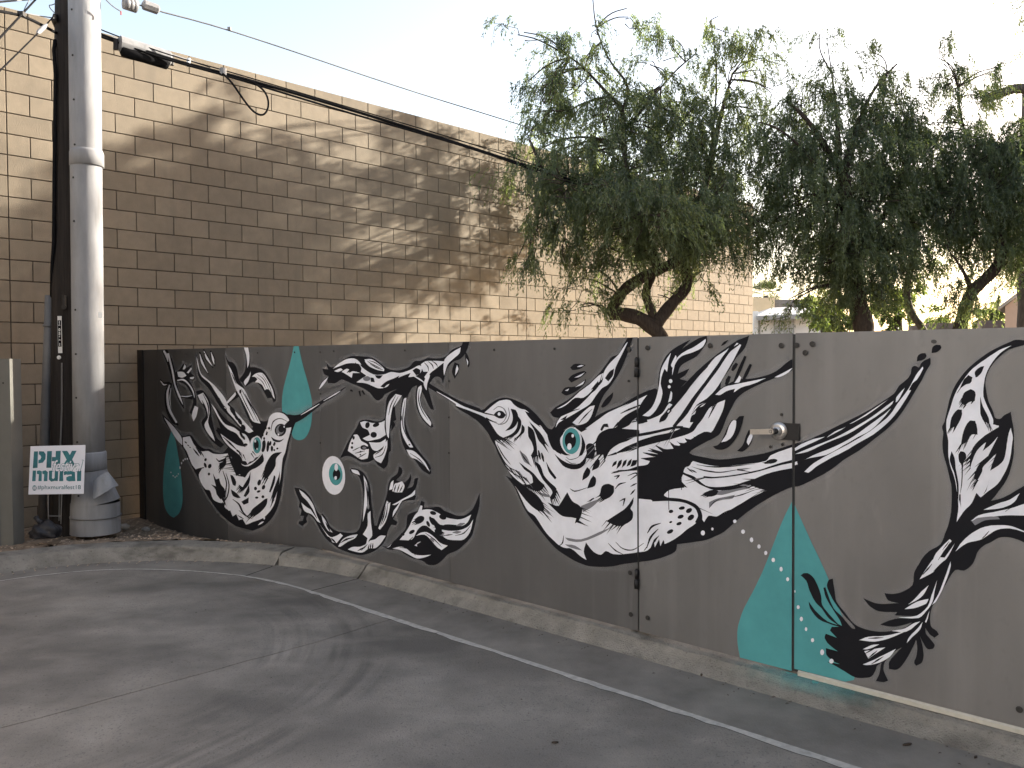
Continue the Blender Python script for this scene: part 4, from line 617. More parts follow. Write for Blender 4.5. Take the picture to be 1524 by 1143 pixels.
3K -6523,922 -2,-7 -5,-5 -8,-4 -8,0 -8,2 -5,5 -2,7 2,6 6,6 8,3 8,1 8,-3 5,-5
3K -6469,983 -2,-6 -4,-4 -7,-3 -8,-1 -6,3 -5,4 -1,5 2,6 4,4 7,3 8,1 6,-2 5,-5
3K -6498,891 -2,-5 -5,-5 -7,-3 -7,0 -7,2 -4,4 -2,5 2,6 5,5 6,3 8,0 7,-2 4,-4
3K -6394,854 -5,-9 -8,-7 -9,-4 -8,0 -6,4 -2,8 1,9 6,9 7,8 9,3 8,0 6,-4 2,-8
3K -6335,849 -2,-5 -4,-5 -7,-3 -7,0 -7,2 -4,4 -2,5 2,6 5,4 6,3 8,1 6,-2 4,-4
3K -7040,1118 9,-8 6,-8 5,-8 1,-7 -1,-6 -3,-4 -6,-4 -9,-1 -10,0 -11,3 -12,4 -12,5 -12,7 -10,7 -9,8 -7,9 -4,7 -2,8 1,6 4,5 6,3 9,1 10,0 11,-3 12,-4 12,-5 12,-7
3K -6976,1055 10,-11 4,-10 -4,-8 -11,-3 -15,2 -17,6 -15,9 -11,11 -3,11 4,7 11,4 15,-2 17,-6
3K -6914,1026 7,-6 5,-6 3,-7 1,-5 -2,-5 -3,-4 -5,-3 -7,-1 -9,0 -9,1 -10,3 -9,4 -9,5 -9,6 -6,6 -5,7 -3,6 -1,6 1,5 4,4 5,2 7,2 8,0 10,-2 9,-3 10,-4 9,-5
3K -6848,978 9,-11 1,-11 -7,-9 -14,-5 -18,1 -19,5 -15,9 -10,11 -1,11 7,9 14,4 19,0 18,-5
3K -6904,1285 -3,-8 -5,-6 -9,-4 -9,0 -8,3 -5,6 -2,8 2,8 6,6 8,3 9,1 8,-4 6,-6
3K -7196,1112 4,-8 1,-6 -3,-4 -6,-2 -8,2 -8,5 -7,7 -4,8 -1,6 3,5 6,1 8,-2 8,-5
3K -6897,905 5,-6 5,-7 3,-6 1,-5 -1,-5 -2,-3 -4,-2 -5,-1 -7,1 -7,3 -8,3 -7,5 -8,5 -7,7 -5,6 -5,6 -3,7 -1,5 1,4 2,4 4,2 6,0 6,-1 7,-2 8,-3 8,-5 7,-6
3K -6855,880 5,-8 1,-7 -4,-6 -8,-2 -11,1 -11,4 -9,7 -5,8 -1,7 4,6 8,2 11,-1 11,-4
3K -6806,818 -4,-5 -10,-5 -14,-3 -16,-1 -14,1 -10,4 -3,5 3,5 10,5 15,3 16,1 14,-1 10,-4
3K -6909,1306 32,-30 31,-30 32,-29 30,-30 42,-38 41,-39 41,-39 40,-38 6,2 -38,39 -37,39 -38,40 -40,39 -33,29 -34,29 -34,29 -35,29
3K -6943,1294 28,-33 28,-32 28,-33 30,-32 35,-33 37,-32 36,-32 37,-31 5,2 -33,32 -33,33 -34,33 -32,33 -32,31 -32,32 -31,32 -31,32
3K -7089,1448 20,-26 19,-25 26,-25 25,-23 6,1 -19,25 -19,26 -26,24 -25,24
3K -6843,1263 26,-24 25,-24 26,-24 25,-24 28,-23 28,-23 28,-23 28,-22 5,1 -25,24 -24,24 -25,23 -26,24 -28,23 -28,23 -28,24 -29,23
3K -7335,1218 15,-17 14,-18 15,-18 19,-16 16,-7 18,-4 17,-4 17,-4 5,3 -15,6 -14,6 -13,5 -9,7 -21,14 -20,16 -18,16 -19,17
3K -7661,1245 24,-26 26,-26 23,-26 16,-26 10,-24 4,-26 2,-26 3,-27 8,1 2,26 3,27 1,27 -6,26 -22,27 -28,25 -30,25 -29,25
3K -7689,1185 20,-24 21,-24 29,-21 30,-21 7,1 -20,24 -21,24 -29,21 -30,22
3K -7273,860 33,-14 34,-15 32,-15 32,-15 38,-13 37,-13 37,-13 36,-13 7,4 -32,15 -31,16 -32,16 -33,16 -37,12 -38,12 -38,12 -39,12
3K -7013,893 20,-14 21,-14 19,-13 19,-14 20,-11 19,-11 19,-12 19,-12 8,3 -14,14 -13,14 -13,13 -15,14 -25,12 -25,11 -26,12 -26,11
3K -6618,1439 27,-10 28,-10 25,-11 21,-12 27,-21 23,-23 22,-24 22,-23 4,1 -21,24 -19,24 -22,24 -26,22 -24,12 -27,10 -29,9 -28,10
3K -6640,1418 27,-11 28,-10 25,-10 21,-12 19,-14 16,-15 14,-16 16,-16 3,1 -13,16 -12,17 -14,16 -19,15 -24,12 -27,10 -29,9 -28,9
3K -6534,1440 26,-21 26,-21 25,-21 21,-21 18,-20 16,-20 14,-21 15,-21 4,1 -13,21 -12,21 -14,21 -17,21 -24,21 -26,20 -28,21 -27,20
3K -6956,729 13,-10 14,-9 13,-10 13,-10 4,2 -9,11 -9,10 -9,11 -9,11
3K -6899,722 13,-11 13,-11 13,-11 12,-11 5,2 -9,12 -9,12 -9,12 -9,12
3K -6753,743 15,-9 15,-9 15,-9 16,-9 3,1 -11,11 -12,10 -11,11 -12,10
3K -6730,760 18,-7 17,-8 18,-7 18,-7 3,1 -14,9 -14,9 -15,9 -14,10
3K -6979,750 8,-10 7,-10 8,-10 8,-11 4,1 -3,11 -3,11 -3,12 -3,11
1K -6093,1029 40,10 41,10 42,11 41,14 49,18 46,19 43,20 43,20 38,18 38,17 36,18 36,17 -23,16 -38,-16 -37,-17 -38,-17 -39,-16 -46,-16 -47,-16 -48,-14 -48,-13 -36,-8 -39,-6 -42,-6 -44,-6
1K -6137,1086 43,-3 45,-3 47,-1 49,4 56,17 50,20 47,21 45,21 38,14 38,15 37,15 37,14 47,17 47,16 47,16 46,17 34,16 33,16 31,16 32,15 -5,4 -35,-13 -35,-13 -36,-13 -36,-12 -46,-16 -48,-15 -48,-16 -49,-16 -38,-14 -38,-15 -38,-15 -39,-15 -49,-18 -48,-19 -47,-17 -47,-11 -32,-4 -38,-1 -44,2 -45,0
2W -5922,1114 41,13 40,13 39,14 40,13 28,11 29,12 28,11 28,11 -3,3 -30,-10 -29,-10 -30,-10 -31,-10 -37,-14 -39,-15 -38,-14 -40,-15
2W -5587,1238 41,14 42,13 41,14 41,13 16,7 16,7 16,7 16,7 -3,2 -17,-5 -18,-6 -17,-6 -18,-5 -39,-15 -40,-14 -40,-15 -41,-15
3W -6548,830 -3,-18 -7,-18 -11,-16 -14,-14 -18,-11 -19,-7 -20,-4 -20,1 -19,5 -17,8 -14,12 -11,15 -6,17 -2,18 3,19 7,17 12,17 14,14 18,10 19,8 20,3 20,-1 19,-5 17,-9 14,-12 10,-14 6,-17
4T -6567,829 -2,-16 -6,-15 -9,-14 -11,-12 -14,-10 -15,-6 -16,-3 -15,1 -15,4 -14,7 -11,11 -8,13 -5,15 -1,15 2,16 6,16 9,14 11,12 14,9 15,6 16,3 16,-1 15,-4 13,-8 11,-10 8,-13 4,-15
5K -6606,829 -1,-10 -3,-9 -6,-9 -7,-8 -8,-6 -9,-4 -10,-2 -9,1 -9,3 -8,4 -7,7 -5,8 -3,10 -1,10 2,10 3,10 6,9 7,7 8,6 9,4 10,2 9,-1 9,-3 8,-4 7,-7 5,-8 3,-10
6W -6648,861 -1,-6 -5,-5 -7,-3 -8,-1 -7,2 -5,5 -1,6 2,6 5,5 7,3 7,1 7,-2 5,-5
6W -6624,793 -1,-4 -3,-3 -4,-2 -5,0 -4,1 -3,3 -1,3 1,4 3,3 4,2 5,1 5,-2 2,-2
6W -7998,601 -2,-4 -4,-3 -7,-2 -8,-1 -6,1 -5,3 -1,3 2,4 4,4 7,2 7,0 7,-1 5,-2
6W -8048,595 -2,-5 -4,-4 -7,-2 -8,-1 -6,2 -5,3 -1,4 1,4 5,4 7,3 7,0 7,-1 5,-3
6W -8093,578 -2,-5 -4,-3 -5,-3 -7,0 -5,1 -4,3 -1,4 1,5 4,4 6,2 6,0 6,-1 4,-3
6W -8133,547 -2,-5 -4,-4 -6,-2 -6,-1 -6,2 -3,3 -2,5 2,5 4,4 6,3 6,0 6,-1 3,-4
6W -8166,500 -2,-6 -5,-5 -7,-3 -8,-1 -6,2 -5,5 -1,5 2,7 4,5 7,3 8,1 7,-3 4,-4
6W -8385,433 -1,-4 -5,-3 -6,-2 -6,0 -6,1 -4,2 -1,3 1,4 4,3 6,2 7,0 6,-1 4,-2
6W -8333,404 -2,-4 -4,-3 -6,-2 -6,0 -6,0 -4,3 -2,3 2,3 4,3 6,2 7,1 5,-1 4,-2
6W -8287,394 -2,-4 -4,-3 -6,-3 -6,0 -6,1 -4,3 -1,3 1,4 4,4 6,2 7,1 5,-2 4,-2
6W -8249,409 -2,-4 -3,-3 -5,-1 -5,-1 -4,1 -3,2 -1,4 1,3 3,3 5,2 5,0 5,-1 3,-2
6W -8214,433 -1,-3 -4,-3 -4,-2 -5,-1 -5,2 -3,2 -1,3 1,3 3,3 5,2 5,1 5,-2 3,-2
6W -6512,206 -2,-5 -4,-5 -6,-4 -7,0 -6,1 -4,4 -1,6 2,5 4,5 6,4 7,0 5,-1 4,-4
4W -6642,127 18,12 17,12 20,10 16,6 19,3 18,4 -14,-9 -14,-8 -15,-8 -21,-8 -22,-7
2.6K -7245,341 -20,-5 31,-33 17,-17 -8,19
2.6K -7255,320 -29,-9 42,-24 24,-10 -11,14
2.6K -7273,308 -30,-8 54,-53 33,-29 -20,33
2.5G -7273,308 -30,-8 30,-30 17,-15 -3,18
2.6K -7302,298 -28,-7 62,-40 38,-21 -25,24
2.6K -6910,524 0,15 -113,-6 -64,-4 64,-3
2.6K -6954,554 0,10 -94,-4 -50,-2 50,-3
2.6K -6977,567 0,10 -121,-16 -68,-10 68,6
2.5G -7007,573 0,15 -158,-13 -94,-8 94,2
2.5G -7069,591 0,14 -137,-25 -81,-16 80,10
2.6K -7090,609 0,8 -128,-8 -74,-5 74,1
2.6K -7105,624 0,15 -103,-21 -56,-13 56,7
2.5G -7119,646 0,8 -151,-17 -89,-11 89,7
2.5G -7133,665 0,12 -159,-29 -94,-20 94,14
2.5G -7099,673 0,15 -107,-6 -59,-3 59,-4
2.6K -7146,687 0,12 -106,-20 -59,-12 59,7
2.5G -6865,420 -13,3 -43,-36 -22,-18 28,17
2.6K -6882,414 -25,6 -44,-33 -21,-17 32,14
2.6K -6912,414 -19,5 -47,-39 -22,-21 31,19
2.6K -6940,414 -17,4 -57,-50 -30,-27 38,26
2.6K -6947,428 -18,4 -46,-32 -23,-16 31,14
2.6K -6958,443 -10,2 -45,-36 -22,-18 27,17
2.6K -6679,207 -15,6 -42,-28 -18,-14 25,11
2.6K -6712,203 -9,3 -74,-42 -41,-23 45,22
2.6K -6739,196 -15,6 -71,-54 -38,-32 45,29
2.6K -6753,204 -13,5 -50,-37 -25,-20 31,18
2.5G -6768,213 -9,3 -61,-34 -32,-18 36,17
2.6K -6763,211 -19,7 -45,-37 -21,-20 30,17
2.6K -6458,558 -12,2 -44,-45 -24,-25 29,24
2.6K -6452,557 -24,4 -45,-60 -25,-35 35,33
2.6K -6475,560 -17,3 -58,-52 -32,-29 40,28
2.6K -6491,562 -24,4 -28,-52 -14,-28 24,27
2.6K -6512,565 -21,3 -39,-40 -20,-21 29,20
2.6K -6508,590 -23,4 -22,-37 -8,-19 19,17
2.6K -6508,616 -17,2 -34,-46 -18,-25 25,24
2.6K -6356,382 -27,0 -35,-56 -20,-31 32,31
2.6K -6363,382 -13,0 -16,-32 -8,-16 14,16
2.6K -6365,398 -27,1 -14,-51 -5,-27 17,27
2.6K -6379,415 -19,0 -23,-40 -12,-21 20,21
2.5G -7244,588 -27,4 -20,-28 -7,-13 19,11
2.6K -7285,571 -27,4 -40,-40 -20,-20 32,18
2.6K -7311,563 -16,3 -23,-42 -9,-21 16,20
2.6K -7313,580 -27,4 -23,-32 -9,-16 21,14
2.5G -7320,581 -13,2 -17,-28 -5,-12 10,11
2.6K -7325,598 -18,3 -21,-26 -7,-12 15,11
2.6K -7717,692 -19,-7 59,-33 32,-17 -23,20
2.6K -7713,693 -26,-10 46,-21 23,-9 -12,13
2.6K -7714,693 -24,-9 50,-22 27,-9 -16,13
2.5G -7205,396 -21,-2 -5,-56 -3,-32 13,33
2.6K -7224,369 -16,-2 11,-36 7,-18 0,19
2.6K -7233,343 -27,-4 3,-55 2,-31 10,32
2.5G -7240,342 -14,-2 7,-32 4,-15 2,16
2.6K -6828,190 -12,-5 45,-15 23,-5 -18,8
2.6K -6828,190 -12,-6 33,-19 16,-9 -10,12
2.5G -7021,1097 -13,-4 28,-22 13,-10 -8,11
2.6K -7022,1087 -21,-6 30,-16 15,-5 -6,8
2.6K -7036,1083 -22,-7 33,-16 16,-6 -6,9
2.6K -7060,1085 -17,-6 32,-19 16,-7 -8,10
2.6K -6994,762 -13,-7 77,-21 42,-9 -37,12
2.6K -6991,763 -19,-10 61,-15 33,-6 -25,10
2.6K -6997,760 -21,-11 74,-22 40,-11 -31,16
#flowering_branch
1K -5666,1320 16,23 16,24 22,21 28,16 34,14 34,14 -22,4 -21,4 -17,6 -13,13 -9,15 -8,15 27,-2 28,-2 27,-2 -9,18 -10,19 -9,19 17,-13 17,-13 20,-9 24,-4 27,1 25,4 23,10 22,14 22,12 26,12 27,11 29,9 36,6 38,3 37,1 32,-1 31,-2 31,-2 41,-2 41,-3 39,-5 31,-10 29,-13 28,-13 24,-12 24,-13 25,-11 27,-8 29,-5 29,-4 33,-1 33,2 32,4 29,5 28,7 25,9 19,12 17,15 19,11 18,2 21,-2 20,0 29,6 28,8 28,6 30,-1 30,-3 29,-1 31,2 30,3 26,7 26,14 23,18 25,15 28,8 30,6 26,8 8,9 3,10 4,11 21,0 21,-1 21,0 -9,-21 -8,-21 -12,-20 -13,-18 -17,-16 -20,-13 -26,-10 -30,-6 -28,-9 -24,-14 -21,-15 -16,-18 -16,-31 -11,-32 -11,-33 -6,14 -5,14 -10,11 -16,6 -20,3 -18,-1 -19,-8 -18,-12 -14,-14 -12,-13 -8,-14 -4,-15 2,-16 7,-17 7,-16 13,-32 14,-32 14,-31 -13,0 -13,1 -10,3 -19,20 -16,22 -15,23 -13,16 -13,17 -13,16 -6,-20 -6,-19 -2,-20 5,-23 9,-22 14,-21 20,-16 24,-15 20,-16 15,-20 12,-21 12,-21 -10,-3 -10,-3 -9,0 -29,13 -27,16 -24,17 -23,21 -20,22 -15,24 -11,27 -6,28 -2,29 3,28 7,28 7,28 -19,-5 -20,-5 -15,-8 -21,-21 -18,-23 -13,-25 -11,-28 -8,-29 -4,-29 -4,-29 -1,-28 3,-29 9,-28 13,-28 17,-27 19,-25 23,-24 24,-24 25,-21 27,-20 27,-20 28,-20 28,-20 22,-21 8,-16 2,-17 3,-18 -11,-5 -10,-5 -28,8 -28,8 -25,11 -23,16 -20,19 -22,18 -32,18 -33,16 -29,19 -23,22 -18,25 -13,27 -11,31 -6,32 -3,32 0,40 4,41 5,40 6,32 8,32 8,32 -26,-12 -26,-11 -19,-14 -11,-19 -4,-21 0,-21 2,-23 5,-23 6,-23 -11,-3 -10,-4 -10,-3 7,-9 8,-9 1,-9 -11,-15 -18,-16 -17,-15 3,15 3,16 3,15 -8,-12 -8,-12 -4,-12 1,-50 5,-50 0,-49 -11,-6 -12,-6 -6,-29 -2,-31 -8,-29 -12,-12 -17,-12 -18,-11 -25,8 -25,8 -23,9 -16,10 -14,12 -14,12 -25,-9 -25,-10 -26,-7 -31,-3 -32,-1 -30,2 -32,7 -30,9 -32,8 -26,4 -27,1 -27,-1 -29,-6 -28,-8 -29,-8 12,16 13,16 12,16 22,27 22,26 23,26 21,24 22,22 22,23 18,16 18,17 17,16 13,18 11,18 16,13 29,9 34,3 33,2 41,-3 40,-5 39,0 31,4 31,9 21,13 11,23 2,27 2,28 4,24 4,23 9,23 12,14 15,13 18,11 24,10 25,9 25,9 -48,-13 -49,-13 -46,-16 -11,-8 -8,-10 -10,-9 -18,-8 -19,-8 -20,-3 -16,2 -16,7 -15,8 -15,11 -13,12 -16,11 -29,13 -30,11 -32,11 -30,7 -32,7 -31,7 -32,7 -32,7 -32,8 -27,7 -27,8 -27,2 -27,-7 -27,-12 -29,-10 -32,-2 -35,0 -34,1 -6,9 -5,10 -6,9 -40,-28 -41,-29
2W -5657,1328 15,18 15,18 18,17 27,16 30,14 30,15 -12,-13 -12,-13 -14,-13 -18,-14 -18,-13 -20,-12 -13,-7 -14,-7
2W -5456,1489 28,14 27,14 29,13 32,12 32,11 34,8 32,4 33,2 31,-1 23,-5 21,-7 19,-10 11,-8 10,-9 9,-10 -20,5 -21,4 -21,3 -36,2 -38,0 -37,-2 -33,-4 -32,-7 -33,-7 -33,-7 -34,-7
2W -5050,1558 30,1 30,2 28,-2 29,-7 27,-11 25,-11 27,-13 25,-14 21,-15 0,-8 -5,-8 -25,3 -26,2 -25,4 -30,6 -30,8 -29,8 -18,8 -16,9 -14,10 -9,9 -8,9
2W -5131,1535 25,-15 25,-16 27,-14 38,-17 40,-14 42,-11 39,-3 40,1 39,3 29,5 29,8 28,5 33,-1 33,-4 33,-2 28,3 28,5 27,6 23,5 22,7 22,7 22,8 21,8 22,4 11,-1 12,-4 12,-5 -6,-15 -6,-14 -11,-13 -22,-11 -27,-8 -28,-6 -31,-3 -32,-1 -32,-1 -28,-2 -28,-3 -28,-5 -24,-5 -25,-8 -22,-9 -15,-12 -12,-13 -16,-11 -27,-7 -30,-5 -31,-2 -24,1 -25,5 -24,6 -30,7 -30,8 -31,6 -40,4 -41,1 -42,2 26,11 26,11 26,11 15,6 16,6 15,6 -22,9 -23,9 -23,9 4,9 4,10 0,8 -12,14 -17,14
2W -4398,1520 16,8 17,7 17,6 29,2 31,0 30,0 38,-1 37,-2 37,-2 -29,-14 -29,-14 -30,-15 -21,-11 -22,-10 -21,-12 -18,-14 -17,-15 -17,-15 -4,6 -4,6 -4,5 13,12 13,11 13,12 -16,0 -17,0 -16,0 -6,8 -5,9 -5,8 -4,8 -3,9
2W -4152,1552 22,18 28,15 30,14 25,11 27,9 26,9 -3,-13 -3,-13 -6,-11 -16,-12 -19,-10 -19,-10 -22,-13 -22,-13 -18,-15 -15,-23 -11,-25 -11,-25 -3,14 -2,14 -1,14 1,22 2,23
2W -5340,1466 21,9 22,8 22,6 16,-1 16,-4 16,-4 -5,-8 -6,-7 -5,-8 18,6 19,6 19,2 28,-2 29,-6 29,-5 -31,0 -32,0 -31,0 -5,-13 -4,-12 -5,-12 -22,8 -22,9 -23,8 -21,7 -22,7
2W -5440,1471 28,8 28,8 28,5 11,-1 11,-6 10,-5 -22,-6 -22,-6 -22,-4 -16,1 -17,3
2W -4429,1361 8,6 12,6 13,5 3,-8 3,-9 0,-8 -6,-20 -9,-19 -5,-20 0,-20 4,-20 8,-18 13,-17 16,-16 16,-16 21,-19 20,-19 17,-19 0,-8 -3,-8 -4,-8 -22,13 -22,12 -20,14 -20,17 -18,19 -14,20 -11,24 -8,26 -4,25 0,29 3,28
2W -4585,1281 6,4 11,3 10,2 -5,-29 -5,-28 -5,-29 -6,-29 -6,-29 -3,-28 2,-26 7,-26 11,-24 23,-32 29,-29 28,-30 -15,-2 -14,-1 -12,2 -26,18 -22,23 -19,23 -12,22 -8,22 -4,24 -2,34 3,35 5,34 6,33 9,32
2W -4563,930 26,0 25,0 24,-3 24,-7 21,-11 21,-11 23,-14 22,-15 20,-16 16,-18 14,-18 15,-19 -24,15 -23,15 -24,14 -21,11 -22,9 -23,9 -23,4 -24,2 -20,6 -18,13 -15,17
2W -5108,1094 21,4 21,5 20,3 31,-3 30,-4 30,-3 30,1 30,2 29,4 21,5 19,6 19,7 -2,-16 -2,-17 0,-16 4,-17 5,-18 5,-17 -23,-11 -23,-10 -24,-10 -19,-5 -21,-4 -20,-3 -30,-6 -31,-6 -30,-3 -21,3 -20,6 -20,6 31,11 31,10 30,11 -8,12 -9,13 -12,10 -19,5 -23,3 -19,5 -13,10 -9,13
2W -5188,998 17,2 17,2 13,-2 17,-12 13,-17 16,-14 26,-7 29,-6 22,-9 10,-15 4,-19 0,-19 -3,-15 -6,-16 -7,-16 -26,-6 -26,-6 -25,-3 -27,5 -26,8 -25,9 -32,10 -31,10 -32,10 10,23 10,22 13,22 15,20 17,19
2W -4944,868 13,8 16,7 16,6 21,7 22,7 17,8 12,15 8,16 10,16 8,9 11,8 10,9 1,-17 0,-17 -2,-17 -7,-21 -11,-22 -12,-21 -13,-19 -16,-19 -16,-19 -20,4 -20,4 -19,6 -11,5 -11,7 -7,8 -3,7 -1,8
2W -5000,954 45,1 45,1 42,5 25,8 23,11 23,12 -2,-15 -3,-15 -8,-13 -25,-20 -31,-17 -32,-14 -20,-2 -20,2 -17,5 -18,15 -13,18
2W -4795,1117 2,27 6,26 7,27 7,21 10,21 13,20 21,19 26,17 25,18 23,-3 23,-3 24,-3 -18,-17 -18,-17 -18,-17 -21,-18 -21,-17 -15,-19 -13,-29 -8,-30 -6,-30 -7,-38 -5,-38 -5,-38 -8,8 -9,8 -5,9 -7,31 -3,32
2W -4370,1395 13,22 17,23 17,22 8,-5 8,-6 3,-6 -6,-16 -11,-17 -10,-17 -4,-16 -3,-17 -2,-17 -6,6 -6,5 -5,6 -7,11 -5,11
1K -4055,1533 15,-5 15,-4 14,-5 -1,-16 -1,-16 -4,-16 -11,-15 -14,-15 -14,-15 -10,15 -11,15 -5,15 5,21 11,20
1K -3953,1606 11,-13 11,-13 9,-14 6,-15 4,-16 1,-16 -2,-7 -6,-7 -6,-7 -9,17 -9,18 -7,17 -3,19 0,18
2W -4031,1515 6,-9 6,-10 1,-9 -8,-14 -12,-14 -12,-13 2,13 2,14 3,14 3,10 5,9
2W -3942,1558 7,-8 6,-7 5,-8 -1,-8 -3,-8 -3,-8 -3,16 -4,16
3K -5275,1457 26,19 27,19 28,18 13,8 13,7 13,8 8,-8 7,-8 9,-7 14,-7 16,-6 16,-6 -15,-10 -15,-10 -17,-7 -20,0 -22,3 -21,1 -27,-3 -27,-5
3K -4919,1443 32,0 32,0 32,1 -12,-9 -12,-9 -13,-7 -12,-1 -14,2 -11,4 -9,5 -6,7
3K -4854,1362 22,13 21,12 23,11 28,9 29,7 29,7 24,7 23,7 24,6 -13,-13 -13,-13 -17,-11 -31,-10 -35,-8 -34,-10 -13,-6 -12,-8 -11,-8 -15,3 -14,2
3K -4487,1478 13,7 13,6 14,4 14,-2 15,-5 14,-6 0,-9 0,-9 -4,-7 -11,-5 -14,-3 -15,-3 -13,11 -13,10
3K -4702,1408 33,11 32,10 33,10 32,8 32,7 32,7 -12,-14 -13,-14 -16,-11 -30,-10 -33,-7 -34,-5 -18,1 -19,3
3K -5180,1449 16,4 16,4 16,1 16,-4 15,-7 15,-7 -3,-8 -3,-7 -2,-8 -21,-2 -21,-1 -21,-2 -7,12 -8,12
3K -4972,1427 13,-1 12,-1 13,-2 4,-10 5,-11 5,-10 -16,1 -16,1 -16,0 -1,11 -2,11
3K -5138,1567 23,5 24,4 23,4 11,-10 11,-11 11,-10 -9,-5 -9,-4 -8,-5 -26,11 -26,11
3K -5009,1543 18,-8 18,-7 19,-7 18,-7 23,-6 23,-6 22,-5 23,-5 1,2 -21,6 -22,7 -22,6 -21,7 -19,6 -19,6 -19,7 -19,6
3K -4986,1547 17,-4 17,-3 17,-4 15,-5 23,-7 22,-9 22,-8 22,-9 2,2 -21,10 -21,9 -21,10 -23,9 -17,4 -17,3 -18,2 -17,3
3K -4979,1525 18,-8 18,-7 18,-8 19,-6 21,-5 20,-4 21,-3 20,-4 2,3 -20,4 -20,5 -20,5 -19,5 -19,6 -19,6 -18,6 -19,7
3K -4363,1532 10,-8 10,-7 9,-8 6,-7 4,-6 2,-7 2,-7 1,-8 4,0 0,8 1,7 -1,8 -3,8 -9,8 -10,7 -12,7 -11,6
3K -4323,1540 11,-7 11,-6 10,-7 9,-7 4,-4 4,-6 3,-6 4,-6 4,0 -2,7 -1,6 -3,7 -4,7 -11,7 -12,6 -13,5 -12,5
3K -4285,1543 11,-5 11,-6 10,-5 9,-6 6,-4 5,-4 5,-5 5,-5 4,1 -4,5 -3,6 -4,6 -6,5 -11,6 -12,5 -12,4 -12,4
3K -4677,1305 -16,-17 -17,-18 -15,-17 -14,-19 -8,-17 -5,-18 -5,-19 -5,-18 4,0 7,18 7,18 7,17 10,17 11,18 14,18 14,18 14,18
3K -4649,1297 -16,-17 -16,-18 -16,-17 -14,-18 -8,-18 -6,-18 -6,-18 -5,-18 4,-1 8,18 7,18 8,17 10,17 12,18 13,18 14,18 14,18
3K -4633,1416 13,-7 13,-6 13,-7 11,-4 -9,-3 -12,-6 -11,-6 -12,-6 3,-2 12,5 13,5 13,5 15,9 -16,8 -15,6 -14,6 -15,5
3K -4574,1273 -7,-26 -8,-26 -8,-26 -5,-26 -3,-22 -1,-22 1,-22 4,-21 13,-24 16,-22 18,-22 17,-22 4,1 -15,22 -17,23 -14,23 -11,23 -4,20 -1,22 1,21 3,22 3,26 6,26 6,26 6,25
3K -4418,1352 -4,-18 -4,-20 -3,-19 0,-19 5,-17 7,-17 10,-17 11,-16 15,-17 17,-16 18,-15 17,-15 3,1 -16,16 -16,16 -15,16 -14,17 -11,16 -9,16 -7,17 -4,16 -2,18 1,19 3,19 2,19
3K -4524,907 26,-9 25,-9 25,-9 22,-10 21,-11 20,-13 19,-13 20,-14 3,2 -18,14 -18,14 -19,14 -21,13 -24,9 -26,8 -26,8 -26,8
3K -5094,1029 22,-6 22,-7 24,-5 23,-4 2,3 -22,6 -21,7 -24,4 -24,5
3K -4928,846 24,6 24,5 24,7 20,10 15,15 11,17 8,18 9,16 -4,1 -11,-17 -10,-17 -11,-16 -15,-13 -17,-9 -21,-7 -24,-7 -24,-7
3K -4928,868 20,7 20,8 17,8 18,9 -2,2 -20,-7 -19,-7 -18,-9 -18,-9
3K -5143,825 29,10 28,10 26,12 27,12 -3,3 -28,-10 -28,-11 -26,-12 -27,-12
3K -5174,859 32,6 32,6 30,8 31,7 -1,3 -32,-6 -31,-5 -31,-8 -31,-8
3K -5205,875 25,8 24,8 23,9 23,10 -2,2 -25,-8 -24,-7 -23,-10 -23,-9
3K -4989,1075 -8,-10 -11,-7 -12,-3 -12,1 -9,6 -3,9 2,10 7,10 11,7 13,3 12,-1 8,-6 4,-9
3K -4871,1095 -1,-6 -8,-8 -14,-6 -17,-5 -18,-2 -13,2 -8,4 1,7 8,8 14,6 18,5 17,2 14,-2
3K -4902,1014 -4,-10 -11,-8 -16,-5 -17,-1 -16,4 -11,6 -3,10 4,9 11,8 15,5 18,1 15,-3 11,-7
3K -5178,974 -3,-6 -5,-5 -7,-2 -6,0 -5,3 -2,5 0,6 4,6 5,5 6,2 7,0 5,-3 2,-5
3K -5197,934 -1,-4 -4,-3 -5,-2 -6,-1 -5,2 -3,3 -2,4 2,4 3,3 5,3 6,0 5,-2 4,-3
3K -5198,902 -1,-4 -5,-4 -6,-3 -7,0 -7,1 -4,4 -2,4 2,5 4,3 7,3 7,0 6,-1 5,-4
3K -5022,914 -4,-8 -12,-7 -17,-5 -20,-1 -17,2 -12,6 -4,7 4,8 13,8 17,4 19,2 18,-3 11,-5
3K -5091,878 -2,-3 -3,-2 -5,-2 -6,0 -5,1 -3,2 -1,3 1,2 3,3 5,1 6,1 5,-1 3,-2
3K -5097,855 -1,-2 -3,-2 -4,-2 -5,0 -4,1 -3,1 -1,2 1,3 3,2 4,1 5,1 4,-1 3,-2
3K -4994,914 -3,-5 -6,-4 -10,-3 -11,-1 -10,2 -7,3 -2,5 2,5 7,4 10,3 11,0 10,-1 6,-3
3K -4608,1147 -1,-8 -2,-7 -3,-4 -3,0 -3,4 -1,6 -1,8 1,9 2,6 3,4 3,0 3,-3 1,-7
3K -4518,968 -1,-3 -3,-2 -4,-1 -5,0 -4,1 -3,1 -1,2 1,3 3,2 4,1 5,0 4,-1 3,-1
4G -5032,911 -3,-4 -7,-3 -10,-3 -11,0 -9,1 -7,2 -3,4 3,4 7,4 10,2 11,1 10,-1 6,-3
4G -4303,811 -1,-1 -1,-1 -2,-1 -3,0 -2,0 -1,1 -1,2 1,1 1,1 2,1 3,0 2,0 1,-1
4G -4972,1418 -1,-4 -4,-3 -5,-4 -7,-3 -9,-2 -10,-2 -10,0 -10,0 -10,1 -8,3 -8,2 -5,4 -3,3 -1,5 1,4 3,3 6,4 7,3 9,2 10,1 10,1 10,0 10,-2 8,-2 7,-3 6,-3 3,-4
